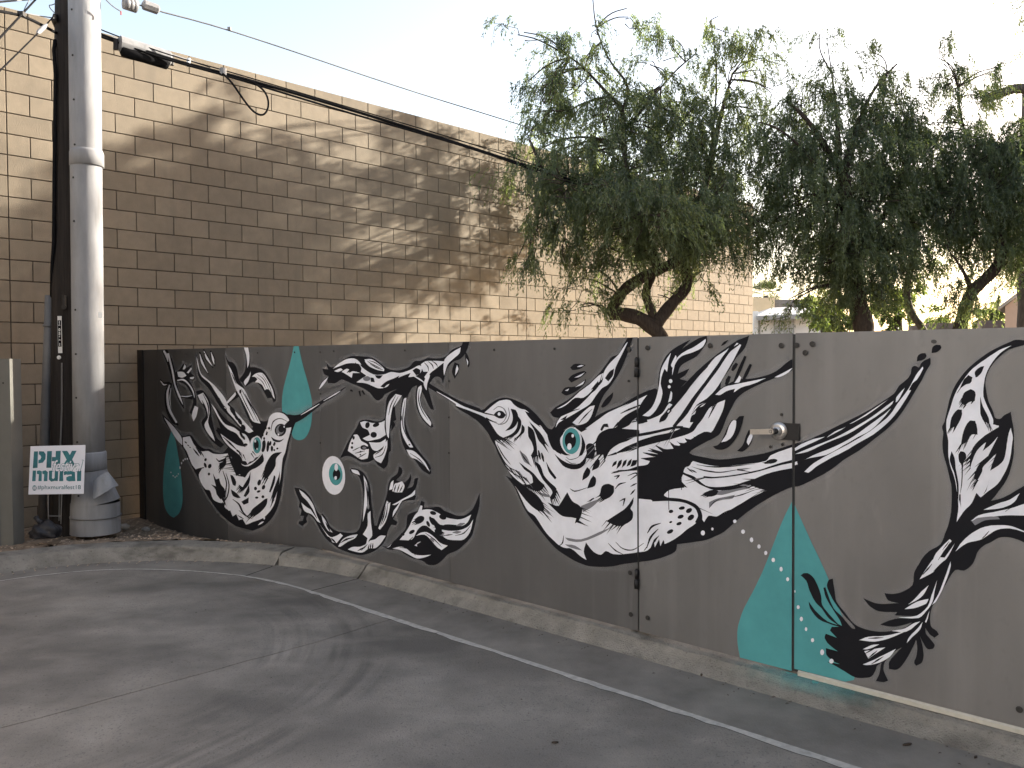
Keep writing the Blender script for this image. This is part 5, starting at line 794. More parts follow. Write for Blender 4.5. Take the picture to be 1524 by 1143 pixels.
1K -5236,1323 9,-1 8,-2 9,-1 8,-2 8,9 -8,2 -7,3 -7,3 -8,3
1K -5128,1324 5,-10 4,-9 5,-10 5,-9 15,2 -2,10 -3,10 -2,10 -3,10
1K -5091,1327 8,-7 9,-8 9,-7 8,-7 14,4 -7,9 -6,8 -7,8 -7,8
#eyeball
1W -5310,689 0,-33 -8,-32 -16,-30 -21,-27 -28,-22 -31,-15 -35,-9 -35,-1 -35,6 -32,13 -28,20 -22,26 -15,30 -8,33 1,34 8,33 17,31 23,27 28,21 33,15 34,8 36,0 34,-7 31,-14 26,-21 21,-25 15,-29
2T -5344,692 -1,-19 -5,-19 -10,-17 -13,-15 -17,-13 -19,-8 -20,-5 -21,-1 -20,4 -18,8 -16,12 -12,15 -9,17 -4,19 1,19 6,19 10,17 14,15 17,13 19,8 20,5 21,0 20,-4 18,-9 15,-11 12,-15 8,-17
3K -5370,685 -2,-10 -4,-9 -6,-9 -8,-7 -10,-6 -11,-5 -12,-2 -11,0 -11,2 -10,5 -8,6 -6,7 -4,9 -1,9 1,10 4,9 7,9 8,8 10,6 11,4 12,2 11,0 11,-3 10,-4 8,-6 6,-7 4,-9
4W -5401,737 -1,-7 -1,-6 -3,-5 -4,-5 -5,-4 -5,-3 -5,-1 -5,1 -5,1 -4,3 -4,4 -3,6 -1,6 -1,6 1,6 2,6 3,6 4,5 4,4 5,2 5,1 6,0 4,-2 5,-3 3,-4 3,-5 2,-6
4W -5416,654 -2,-6 -5,-6 -7,-3 -9,-1 -7,2 -5,5 -2,6 2,6 6,5 7,4 8,1 8,-2 5,-5
#curled_sprout
1K -6041,515 29,2 29,2 27,-1 33,-4 31,-7 28,-9 32,-16 28,-17 25,-20 22,-23 18,-24 21,-24 18,-15 20,-13 19,-14 12,7 12,8 12,7 16,-10 16,-10 14,-11 17,-17 15,-18 19,-16 18,-11 22,-8 24,-6 26,-3 29,-1 28,1 44,2 44,2 43,5 28,4 28,7 24,9 19,13 15,15 11,15 12,26 7,25 6,26 7,28 6,29 4,28 3,30 0,31 -1,30 -5,28 -7,26 -10,26 -10,19 -14,17 -19,14 -24,5 -29,2 -26,4 -8,5 -6,7 -5,7 10,8 9,9 27,0 27,0 26,-2 23,-4 23,-6 19,-8 23,-15 21,-17 16,-18 13,-20 10,-20 7,-21 5,-29 2,-30 3,-30 5,-30 6,-29 6,-29 6,-30 6,-29 6,-29 15,2 15,2 12,25 11,26 13,25 14,26 16,25 15,26 16,31 16,31 13,31 6,22 3,21 6,21 8,17 11,16 14,16 23,14 27,13 21,14 10,16 5,18 4,18 13,-4 12,-3 9,-6 4,-11 0,-13 -5,-12 -18,-18 -24,-16 -25,-17 29,-5 28,-5 27,0 21,8 18,12 17,13 11,12 8,14 8,13 2,-15 3,-15 -3,-14 -12,-22 -16,-21 -16,-22 22,7 23,7 16,10 11,16 5,19 5,19 14,3 13,3 14,2 -8,-22 -7,-23 -10,-22 -13,-16 -15,-16 -16,-15 14,-5 15,-4 14,-4 -6,-9 -5,-10 -6,-10 -41,-6 -43,-6 -39,-10 -17,-10 -13,-14 -12,-14 -14,-19 -13,-19 -13,-19 -13,-15 -13,-15 -13,-14 17,-6 18,-5 17,-5 -6,-8 -6,-9 -5,-8 -19,-2 -19,-1 -19,-1 -15,-18 -14,-19 -13,-19 -9,-23 -9,-22 -12,-22 -16,-18 -20,-18 -23,-17 -29,-19 -31,-18 -34,-16 -39,-16 -42,-14 -42,-12 -31,-5 -32,-3 -32,-2 -37,-1 -38,0 -37,2 -39,2 -39,3 -37,5 -29,8 -28,9 -27,9 -24,6 -23,5 -21,8 -32,17 -30,20 -28,20 -29,26 -27,26 -31,25 -25,12 -28,10 -29,10 -15,-13 -14,-12 -9,-13 1,-9 7,-9 6,-10 -25,-14 -25,-14 -25,-14 -18,5 -19,4 -19,4 5,9 5,10 19,4 19,4 19,4 6,14 7,14 6,14 -20,-2 -20,-3 -20,-2 11,18 10,19 3,16 -11,6 -18,4 -12,5 2,13 9,15 3,14 -8,16 -14,15 -14,16 -16,20 -15,22
2W -5966,508 22,-6 22,-6 21,-6 26,-10 24,-11 23,-11 26,-16 25,-17 20,-18 20,-26 15,-28 17,-27 15,-17 17,-16 17,-17 -18,3 -18,3 -14,5 -32,24 -29,27 -27,27 -17,21 -16,22 -20,20 -23,11 -26,10 -24,11 -17,15 -15,16
2W -5936,406 29,-10 29,-11 30,-9 38,-8 39,-7 31,-11 21,-21 14,-24 13,-24 -27,16 -27,17 -31,13 -36,6 -40,2 -33,7 -22,18 -14,23
2W -5685,278 28,-19 27,-18 28,-18 27,-16 28,-14 31,-8 26,3 30,10 29,10 17,8 17,8 16,9 11,-5 11,-4 11,-4 -28,-23 -28,-23 -28,-23 -24,-1 -24,-2 -20,3 -31,15 -27,20 -27,20 -33,24 -33,24
2W -5641,342 20,-13 20,-12 18,-14 18,-17 15,-17 18,-17 15,-10 16,-9 16,-8 -23,0 -23,1 -19,4 -26,17 -23,20 -19,22 -10,17 -6,18
2W -5230,736 30,0 29,0 25,-3 13,-8 9,-11 9,-11 -32,3 -33,3 -29,6 -9,5 -6,8
2W -5073,705 15,-16 16,-16 11,-17 11,-25 6,-27 5,-27 4,-30 2,-30 0,-30 -2,-12 -3,-12 -3,-11 -8,10 -7,11 -8,10 -8,-19 -8,-19 -8,-19 -9,-23 -10,-22 -10,-23 5,41 5,40 5,40 5,43 6,43 2,43 -3,33 -5,32
2W -5024,430 8,8 13,6 13,7 1,-30 1,-29 3,-30 6,-29 7,-30 0,-29 -10,-14 -19,-14 -14,-15 -6,-19 -2,-20 -8,-18 -17,-13 -23,-12 -23,-12 -20,3 -21,3 -21,3 34,13 33,13 27,16 15,18 9,21 8,20 -19,7 -20,6 -19,6 22,24 22,24 16,25 4,30 -3,31
2W -5284,124 32,-1 32,-1 32,0 32,1 32,2 30,6 27,12 25,16 26,13 25,6 26,3 25,5 22,10 20,13 18,13 26,24 23,25 23,24 -23,-1 -23,-2 -22,-5 -20,-10 -20,-13 -20,-12 -20,-7 -21,-5 -20,-6 -12,-8 -10,-9 -12,-8 -29,-15 -32,-13 -32,-12 -31,-6 -33,-4 -32,-6 -22,-8 -21,-10
2W -5349,192 30,16 34,14 35,12 31,9 33,7 32,7 -10,-11 -10,-11 -12,-10 -31,-15 -33,-13 -33,-14 -34,-18 -32,-18 -34,-17 -14,-2 -16,-1 20,23 20,22
2W -4897,338 17,26 17,26 16,26 11,25 9,25 10,25 8,22 9,22 13,20 12,8 16,7 16,7 -5,-23 -5,-24 -6,-23 -8,-25 -10,-25 -12,-24 -8,-17 -10,-16 -12,-16 -18,-18 -20,-18 -21,-18 -10,4
2W -4716,484 12,13 16,14 15,13 10,10 9,9 9,10 -18,-8 -19,-9 -19,-7 -14,-1 -15,0 19,8 20,8 18,8 24,11 23,12 24,11 25,11 26,11 24,12 20,12 17,14 18,14 0,-13 -1,-12 -6,-10 -23,-13 -30,-11 -29,-11 -20,-7 -19,-7 -17,-9 -21,-21 -17,-23 -19,-24 -17,-19 -19,-20 -18,-20 3,15 3,15
2W -4728,624 8,19 9,19 12,16 11,6 16,3 15,4 15,5 14,5 13,4 12,-10 11,-10 5,-11 -6,-15 -11,-16 -12,-15 -23,-3 -24,-3 -23,-2 -14,1 -14,2
2W -4764,628 6,18 7,19 9,18 8,7 11,7 10,6 -2,-21 -3,-21 -7,-19 -10,-6 -14,-4
3K -5056,663 7,-25 7,-24 6,-24 4,-25 3,-26 1,-28 -1,-27 0,-27 5,0 2,28 3,27 3,28 -1,27 -6,25 -9,24 -10,24 -9,24
3K -5033,647 5,-27 6,-27 5,-26 3,-27 1,-27 -1,-27 -2,-28 -1,-27 5,0 4,28 4,28 4,28 1,27 -5,27 -8,26 -8,26 -9,27
3K -4804,511 -9,-21 -8,-21 -9,-21 -10,-21 -7,-16 -8,-17 -9,-17 -8,-17 4,-1 11,17 11,17 11,17 10,17 7,21 6,21 6,21 6,21
3K -4782,531 -6,-23 -6,-23 -7,-23 -9,-22 -8,-17 -10,-17 -11,-17 -11,-17 4,-1 13,17 14,17 12,17 11,17 7,23 4,23 3,23 4,23
3K -4705,622 8,13 8,12 3,13 3,12 -4,1 -8,-13 -8,-12 -3,-13 -3,-13
3K -4670,623 10,14 9,15 5,14 5,15 -4,0 -9,-14 -10,-14 -5,-15 -5,-14
3K -4642,626 11,12 12,12 6,13 7,13 -4,0 -11,-12 -11,-12 -7,-12 -6,-13
3K -5107,143 21,14 22,13 18,16 17,15 -3,1 -22,-13 -22,-13 -17,-16 -18,-15
3K -4999,161 7,14 7,15 1,14 1,14 -4,-1 -7,-14 -7,-14 -1,-14 -1,-15
3K -4968,170 5,13 5,13 -1,13 -1,12 -4,0 -5,-13 -6,-13 1,-13 1,-12
3K -5030,147 9,14 9,15 3,14 3,15 -4,0 -9,-15 -9,-14 -3,-15 -3,-14
3K -5155,131 21,9 22,8 18,11 18,12 -3,2 -21,-9 -21,-8 -18,-12 -19,-11
3K -4938,277 23,4 24,3 24,5 22,8 15,12 10,14 9,14 8,13 -3,1 -12,-13 -11,-14 -11,-12 -14,-8 -16,-8 -22,-6 -23,-5 -24,-5
3K -5234,170 21,6 21,7 21,7 20,8 16,9 16,10 14,10 15,10 -3,2 -17,-9 -16,-9 -17,-8 -16,-8 -18,-8 -19,-9 -20,-8 -20,-8
3K -5849,427 15,-16 15,-17 15,-16 16,-17 20,-14 20,-14 20,-14 20,-14 6,3 -15,16 -16,16 -15,16 -15,16 -20,14 -21,15 -20,14 -21,14
3K -5381,157 22,10 22,10 21,8 22,8 21,9 24,8 24,7 23,8 -1,4 -25,-6 -25,-5 -25,-6 -26,-7 -22,-11 -19,-11 -19,-12 -20,-12
3K -5585,292 12,-19 12,-19 21,-15 21,-15 7,3 -12,18 -13,19 -22,15 -21,15
3K -5510,177 13,-10 13,-10 20,-4 21,-5 5,3 -13,10 -14,10 -20,4 -21,5
3K -5421,219 -3,-6 -9,-6 -12,-4 -13,-2 -12,1 -9,3 -3,6 3,6 9,6 12,4 14,2 12,-1 8,-3
3K -5515,176 7,-4 5,-4 4,-5 2,-5 1,-4 -2,-3 -3,-3 -5,-3 -6,-1 -8,0 -8,1 -8,2 -9,3 -7,3 -7,5 -6,4 -4,5 -2,4 0,5 1,3 3,3 5,2 7,2 7,0 8,-1 9,-2 8,-3
3K -4687,594 3,-5 0,-5 -2,-6 -5,-7 -7,-6 -9,-6 -11,-6 -12,-4 -11,-4 -12,-2 -11,-1 -9,0 -8,2 -5,4 -3,4 0,6 2,6 5,6 7,7 10,6 10,6 12,4 12,4 11,2 11,1 10,-1 7,-2
3K -5068,712 -2,-6 -4,-6 -6,-3 -7,-1 -6,2 -5,5 -1,6 2,7 4,5 6,4 7,0 6,-2 5,-5
1K -4858,217 23,0 22,0 21,4 26,13 24,17 22,16 25,18 24,18 23,19 26,20 26,20 18,21 8,23 0,23 3,23 3,10 4,10 8,8 22,10 24,9 25,8 15,4 15,4 10,6 14,22 9,25 9,24 13,-2 12,-2 13,-2 -3,-13 -3,-13 -4,-13 24,4 24,3 24,3 30,6 31,7 28,2 18,-4 15,-8 17,-7 20,-3 21,-3 21,-2 20,-4 20,-3 20,-2 24,1 25,3 23,5 21,8 20,11 18,12 13,11 12,11 10,12 13,20 11,20 11,19 7,13 6,12 7,13 0,-28 0,-27 -3,-28 -8,-27 -11,-27 -11,-28 -6,-22 -7,-22 -7,-22 -6,-18 -8,-19 -11,-17 -20,-22 -25,-22 -26,-20 -22,-18 -24,-17 -26,-16 -28,-13 -30,-12 -28,-13 -22,-16 -19,-18 -21,-17 -21,-15 -22,-14 -24,-11 -25,-8 -27,-4 -25,-1 -22,4 -21,9 -22,5 -35,1 -37,-1 -35,0 -33,5 -31,7 -32,7 -23,7 -23,6 -24,3 -28,-5 -29,-8 -29,-5 -32,3 -31,7
2W -4425,521 33,11 36,8 34,4 26,0 26,-5 24,-5 22,-5 20,-6 21,-6 24,-4 25,-3 25,-1 37,1 37,2 35,7 32,11 32,15 30,15 -10,-18 -11,-19 -14,-17 -17,-13 -21,-11 -22,-8 -35,-4 -36,0 -37,-2 -34,-5 -34,-7 -32,-1 -22,8 -20,13 -21,12 -11,2 -14,1 -13,0 16,-22 16,-23 18,-21 16,-13 17,-11 18,-11 -22,2 -21,2 -21,4 -26,10 -24,11 -27,9 -17,0 -18,-2 -17,-5 -20,-12 -18,-14 -16,-16 -17,-24 -15,-24 -23,-19 -41,-12 -48,-5 -49,-6 24,22 24,22 23,23 15,16 14,16 13,16 18,26 17,25 20,25 16,15 19,15
2W -4194,424 32,1 33,1 31,3 33,5 33,7 31,9 26,10 24,11 21,13 16,14 13,17 13,16 -9,-28 -8,-28 -13,-28 -16,-21 -20,-20 -24,-16 -25,-9 -29,-4 -30,-4 -24,-3 -25,-2 -24,0 -19,3 -17,5 -13,8 -7,12 -1,14
2W -4467,344 31,9 31,8 28,4 24,-4 21,-10 20,-10 22,-13 20,-14 22,-12 15,-6 18,-4 17,-5 21,13 21,13 20,13 -25,1 -25,2 -24,4 -22,8 -20,12 -21,10 -24,10 -26,8 -27,5 -21,-2 -23,-5 -22,-7 -18,-8 -16,-10
2W -4732,215 28,10 27,9 28,7 24,3 23,0 22,-3 23,-7 22,-9 23,-8 26,-3 27,-1 28,2 41,6 42,9 41,9 -19,-9 -19,-9 -21,-8 -30,-10 -32,-9 -30,-5 -37,3 -36,7 -36,7 -27,5 -27,5 -29,3 -26,0 -28,-2
2W -4484,275 18,12 17,13 19,8 23,4 24,0 21,-2 15,-5 12,-7 12,-7 -23,-8 -22,-8 -23,-5 -31,0 -31,2
2W -4447,508 11,17 11,18 12,17 9,-1 10,-1 -3,-12 -3,-12 -7,-11 -11,-6 -15,-5
2W -4843,214 20,0 20,0 18,4 18,10 17,13 16,14 -14,-14 -13,-14 -17,-10 -20,-3 -22,0
3K -4249,523 -6,-6 -11,-4 -14,-2 -14,0 -12,4 -7,5 -1,6 6,6 11,4 14,2 14,-1 12,-3 7,-5
3K -4148,505 -3,-3 -4,-4 -6,-2 -7,-2 -8,-1 -8,-1 -8,1 -7,1 -7,2 -6,3 -4,3 -3,4 0,3 1,4 3,4 4,3 6,3 7,2 8,1 8,0 8,0 7,-2 7,-2 6,-2 4,-4 2,-3 1,-4
3K -4377,484 3,-5 0,-5 -2,-7 -5,-6 -7,-7 -9,-6 -10,-6 -11,-5 -12,-4 -11,-2 -11,-1 -9,0 -8,2 -5,4 -3,4 0,6 2,6 5,7 7,7 9,6 10,6 12,5 11,4 12,2 10,1 9,-1 8,-2
3K -4281,477 4,-6 3,-6 2,-6 1,-5 -1,-5 -2,-3 -3,-2 -4,-1 -5,0 -6,2 -6,3 -5,4 -6,5 -5,6 -4,6 -3,6 -2,5 -1,6 1,4 2,4 3,2 4,1 5,-1 6,-2 6,-3 6,-4 5,-5
3K -4320,450 5,-8 1,-8 -3,-6 -6,-3 -9,1 -9,5 -7,7 -5,8 -1,8 3,6 7,3 8,-1 9,-5
3K -4479,380 1,-5 -5,-7 -11,-8 -14,-7 -14,-5 -11,-1 -8,3 -1,5 6,8 10,8 14,6 14,5 12,1
3K -4591,337 -2,-5 -6,-5 -9,-3 -10,-1 -9,0 -6,3 -2,4 2,5 6,5 9,3 10,1 9,0 6,-3
3K -4191,395 -4,-3 -6,-3 -7,-3 -8,-1 -9,-1 -9,1 -8,2 -8,2 -7,3 -5,4 -4,4 -2,5 0,4 3,4 4,4 5,3 8,2 8,2 8,0 9,0 9,-2 8,-2 7,-4 5,-3 3,-5 2,-4 0,-4
3K -4215,435 18,10 19,11 19,7 29,5 29,3 28,2 21,2 21,1 19,-2 5,-3 3,-5 3,-6 -28,-6 -28,-6 -28,-6 -29,-6 -29,-6 -28,-3 -15,1 -15,4
3K -4457,287 22,12 23,12 22,12 26,-8 26,-7 26,-7 -12,-15 -12,-14 -16,-11 -28,-7 -32,-4 -32,-3 -5,13 -4,14
3K -4061,402 22,6 22,5 22,7 21,8 18,14 16,15 14,15 15,15 -2,2 -17,-15 -16,-15 -16,-13 -18,-12 -18,-9 -20,-7 -22,-7 -22,-7
3K -4649,275 21,1 22,2 22,2 21,5 19,10 17,12 16,13 16,12 -3,2 -18,-12 -17,-12 -17,-10 -18,-8 -17,-5 -20,-4 -22,-2 -22,-4
3K -4364,376 22,-8 22,-7 22,-8 21,-9 20,-8 19,-9 19,-9 20,-9 2,2 -17,10 -18,11 -18,10 -19,10 -23,7 -23,7 -24,6 -23,6
3K -4172,386 22,4 22,4 22,6 21,7 -1,2 -22,-4 -21,-3 -22,-7 -21,-6
3K -4650,235 29,2 29,1 26,1 24,-3 19,-4 16,-7 17,-9 17,-9 3,3 -15,9 -15,10 -16,10 -20,6 -27,1 -28,-2 -29,-3 -29,-3
3G -4048,467 23,4 23,3 19,10 19,11 -2,4 -22,-3 -23,-3 -19,-11 -19,-10
3G -4085,418 21,0 22,0 21,8 20,8 0,4 -22,0 -21,0 -21,-8 -21,-8
3G -4315,349 5,-9 5,-8 15,-1 14,-2 5,5 -5,8 -5,9 -14,1 -14,1
2.6K -4750,543 -7,7 -24,-17 -8,-8 12,5
2.5G -4429,432 -6,6 -33,-15 -15,-8 18,5
2.6K -4449,432 -5,5 -27,-17 -11,-8 13,6
2.6K -4457,435 -5,4 -36,-16 -18,-9 20,6
2.6K -4463,441 -9,8 -24,-14 -9,-7 13,3
2.6K -4465,448 -6,6 -32,-20 -14,-10 17,7
2.6K -4458,461 -5,5 -24,-12 -10,-5 12,3
2.6K -4197,414 -5,-7 30,-2 15,1 -12,2
2.6K -4193,412 -9,-11 24,-3 11,0 -7,5
2.5G -4197,402 -7,-9 24,-2 11,1 -7,3
2.5G -4205,396 -9,-11 33,-1 17,1 -13,4
2.5G -4213,393 -8,-9 31,-3 15,0 -12,4
2.6K -4190,431 -1,5 -51,-10 -27,-5 27,3
2.6K -4205,432 0,9 -53,-9 -28,-5 28,1
2.6K -4186,442 -1,10 -49,-14 -27,-9 27,4
#large_hummingbird
1K -4561,1469 18,-9 18,-8 18,-9 17,-8 29,-12 29,-13 29,-12 30,-12 63,-25 63,-25 63,-23 61,-24 33,-12 33,-13 32,-11 33,-12 37,-14 36,-13 36,-13 36,-13 34,51 -38,8 -39,9 -39,8 -39,9 -33,10 -34,10 -33,10 -33,11 -62,22 -62,23 -63,24 -64,24 -30,12 -29,11 -30,12 -31,12 -21,5 -22,5 -21,4 -21,5
2W -4530,1459 28,-11 28,-11 28,-11 27,-11 20,-7 20,-8 20,-8 20,-8 3,3 -18,9 -19,9 -18,10 -20,9 -28,10 -29,10 -29,9 -29,10
2W -4237,1338 31,-12 31,-11 30,-12 30,-12 30,-12 29,-12 29,-13 30,-11 41,-13 40,-13 40,-12 40,-12 12,19 -41,10 -41,11 -41,10 -41,12 -30,10 -30,11 -30,11 -31,12 -31,10 -31,10 -32,11 -32,10
1K -4045,1283 46,-11 45,-12 45,-10 36,-9 37,-8 35,-1 22,7 20,14 20,13 18,11 18,9 19,9 21,7 22,6 22,5 22,1 21,0 21,-2 25,-4 24,-6 24,-7 25,-8 23,-9 23,-10 25,-13 23,-14 22,-14 20,-16 20,-16 19,-17 13,-12 14,-12 16,-9 16,-4 18,-1 19,0 64,0 63,0 57,10 42,22 36,31 38,28 27,14 29,12 29,11 28,10 29,9 27,10 28,14 27,14 26,14 -33,-17 -34,-18 -34,-17 44,22 43,23 43,21 37,15 36,13 36,9 9,-1 8,-5 6,-6 41,-52 38,-54 33,-54 19,-49 15,-51 25,-40 31,-15 41,-5 41,-3 25,-3 25,-1 25,1 40,5 40,8 39,8 37,8 36,8 35,9 25,8 25,9 24,9 24,9 24,9 24,9 16,5 15,5 16,5 -14,-7 -15,-8 -14,-8 25,12 25,12 25,11 29,15 28,14 28,15 27,15 28,15 27,14 27,15 26,14 26,15 23,14 22,15 22,15 17,12 17,12 16,13 7,10 6,11 6,11 11,10 12,10 12,11 4,6 4,7 4,7 1,9 1,9 2,7 3,4 5,2 4,1 5,-1 5,-3 5,-3 4,8 4,8 6,7 9,7 11,5 10,5 1,-8 0,-9 0,-8 -5,-10 -6,-10 -6,-10 -6,-13 -6,-14 -6,-13 -10,-17 -9,-17 -10,-17 -9,-17 -10,-18 -10,-17 -10,-17 -12,-18 -12,-17 -14,-17 -15,-16 -15,-16 -17,-15 -17,-15 -17,-14 -20,-18 -21,-17 -21,-17 -23,-16 -24,-16 -23,-16 -16,-14 -16,-14 -17,-14 -18,-13 -18,-13 -20,-12 -21,-12 -21,-13 -22,-12 -10,-6 -10,-5 -11,-5 -14,-4 -14,-2 -13,-5 -25,-11 -24,-14 -24,-14 -26,-16 -27,-18 -27,-18 -21,-15 -22,-17 -21,-16 -21,-18 -22,-19 -22,-19 -19,-19 -20,-19 -20,-18 -18,-12 -18,-10 -19,-10 -14,-8 -15,-7 -16,-7 -26,-9 -27,-7 -28,-8 -29,-8 -29,-7 -29,-7 -2,-12 -1,-11 -4,-10 -8,-9 -11,-8 -11,-7 -32,-16 -33,-15 -34,-13 -36,-12 -37,-10 -37,-10 -29,-8 -30,-8 -30,-8 -27,-9 -27,-10 -27,-8 -48,-11 -49,-8 -50,-6 -30,-1 -30,3 -29,4 -31,6 -31,9 -30,9 -29,10 -28,10 -27,13 -27,17 -25,18 -25,19 -23,18 -23,19 -23,19 -13,10 -13,11 -13,10 -18,15 -17,15 -16,16 -18,22 -16,23 -16,23 -15,24 -15,24 -17,22 -21,20 -23,19 -24,19 18,-5 17,-4 18,-5 -14,21 -13,22 -15,21 -20,26 -22,26 -22,26 -24,29 -26,29 -25,29 -10,14 -10,15 -12,13 -24,20 -26,20 -28,18 -32,17 -35,15 -36,15 -39,13 -40,14 -33,16 -5,11 3,15
1K -2655,1178 13,15 23,12 20,15 41,56 38,57 45,45 32,5 39,-5 34,2 44,29 39,36 40,36 36,28 37,27 37,26 11,7 12,7 11,7 26,16 27,16 26,14 20,7 20,7 20,6 -6,-19 -6,-19 -9,-18 -13,-16 -17,-15 -15,-16 -14,-19 -12,-20 -14,-20 -13,-17 -15,-18 -12,-19 -3,-11 -2,-12 -1,-13 28,16 29,15 29,12 25,4 27,1 26,2 21,3 21,4 20,5 22,6 21,8 19,9 21,14 19,16 20,15 10,6 10,4 10,4 1,-15 2,-15 -3,-13 -14,-13 -20,-10 -20,-10 -15,-6 -17,-6 -16,-5 -21,-8 -20,-7 -21,-9 -25,-11 -26,-12 -25,-13 -16,-10 -15,-11 -14,-12 -10,-12 -9,-14 -7,-14 -12,-19 -11,-21 -11,-20 -10,-25 -10,-25 -13,-24 -9,-10 -12,-8 -13,-8 -18,-10 -19,-8 -18,-10 -32,-17 -31,-18 -29,-20 -4,-6 -2,-7 -1,-6 -64,-9 -64,-10 -66,-9 -52,-6 -52,-6 -54,-7 -3,58 -3,59
1K -2599,1206 18,14 19,14 18,14 17,13 16,13 13,14 10,16 8,18 4,18 1,25 -2,26 -1,25 2,24 4,23 5,23 7,20 9,19 11,18 10,14 13,12 14,12 13,9 13,8 15,7 26,12 26,11 26,11 -16,-16 -17,-15 -16,-16 9,6 10,7 10,5 23,13 24,12 24,11 13,3 14,3 14,2 2,-10 1,-9 -1,-9 -5,-10 -8,-10 -8,-10 -11,-14 -12,-14 -13,-12 -18,-10 -20,-8 -19,-9 -15,-7 -14,-8 -11,-10 -7,-11 -4,-12 -4,-13 23,9 23,9 23,8 -8,-11 -8,-12 -9,-10 -10,-7 -11,-6 -12,-6 15,-4 14,-3 15,-4 -23,-20 -23,-21 -20,-22 -9,-21 -5,-22 -8,-21 -12,-12 -16,-11 -17,-10 -19,-11 -21,-11 -21,-9 -23,-6 -23,-4 -24,-6 -11,-5 -10,-6
1K -3226,1238 13,11 13,11 14,10 32,15 32,15 30,15 32,19 30,20 30,19 24,14 24,14 23,14 21,16 20,16 20,16 21,20 19,21 20,20 10,12 11,12 13,9 13,5 16,3 12,5 16,18 12,21 13,20 8,11 8,12 10,8 9,2 10,-2 10,-1 -12,-30 -12,-30 -13,-31 -15,-31 -16,-31 -18,-30 -18,-25 -20,-24 -21,-25 -17,-18 -18,-17 -16,-19 -13,-20 -11,-21 -10,-21 -11,-26 -11,-25 -13,-25 -13,-18 -16,-17 -15,-17 -16,2 -15,1 -15,2 -19,5 -18,7 -18,0 -46,-17 -46,-23 -47,-23 -10,9 -9,9 -10,9 10,10 10,9 9,11 10,14 9,14 9,14 -14,0 -15,1 -13,2 -10,7 -8,9
1K -3072,1499 11,8 12,9 13,4 26,0 26,-3 26,-4 -14,-7 -13,-8 -15,-6 -18,-4 -18,-3 -18,0 -7,3 -6,6
1K -3088,1433 11,9 10,9 13,7 26,9 28,8 27,5 7,-1 6,-4 7,-3 -15,-11 -16,-11 -16,-9 -21,-10 -21,-8 -22,-9 -8,6 -8,7
1K -3140,1355 9,11 9,11 12,8 24,4 25,0 25,4 27,12 25,15 26,16 -1,-8 -1,-8 -3,-7 -16,-15 -19,-14 -20,-13 -27,-13 -28,-11 -28,-7 -13,2 -13,6
1K -2852,1286 8,12 9,12 9,11 18,16 20,14 20,15 -1,-10 -1,-11 -4,-9 -9,-15 -12,-14 -14,-12 -10,-7 -12,-5 -12,-4 -4,4
2W -3022,1503 10,4 11,4 10,2 7,0 6,-2 7,-1 -10,-3 -9,-3 -10,-2 -7,0 -8,0
2W -3041,1442 26,10 25,10 26,10 -12,-9 -11,-9 -13,-6 -13,-4 -14,-1
2W -3112,1368 11,4 10,4 11,4 -3,-5 -4,-4 -3,-5 -7,0 -7,1
2W -3037,1388 25,13 24,13 23,13 -5,-8 -5,-8 -7,-6 -17,-7 -19,-5
1K -1989,1555 -8,-16 -9,-16 -8,-16 -8,-16 -6,-15 -6,-14 -6,-14 -6,-15 12,-4 7,14 8,14 7,14 7,13 7,17 7,17 7,16 7,17
1K -1960,1517 -6,-9 -6,-10 -5,-9 -6,-10 -5,-11 -5,-11 -5,-12 -5,-11 11,-5 7,11 6,11 6,11 6,10 5,10 4,10 5,10 4,10
1K -2033,1523 -8,-7 -8,-8 -5,-10 -4,-11 10,-6 9,8 8,8 5,9 5,10
1K -2073,1460 -7,-10 -7,-9 -2,-12 -3,-11 11,-4 8,9 7,10 3,11 4,11
1K -2077,1631 -11,-4 -10,-4 -7,-8 -7,-8 2,-3 11,4 10,5 7,8 7,8
1K -2241,1461 14,9 15,9 14,9 14,10 13,13 11,15 10,14 11,14 -2,1 -15,-11 -14,-11 -15,-10 -14,-10 -13,-10 -13,-9 -14,-9 -15,-9
2W -2040,1425 9,12 9,12 8,12 5,-4 5,-5 -3,-8 -3,-8 -4,-7 -8,-2 -9,-1
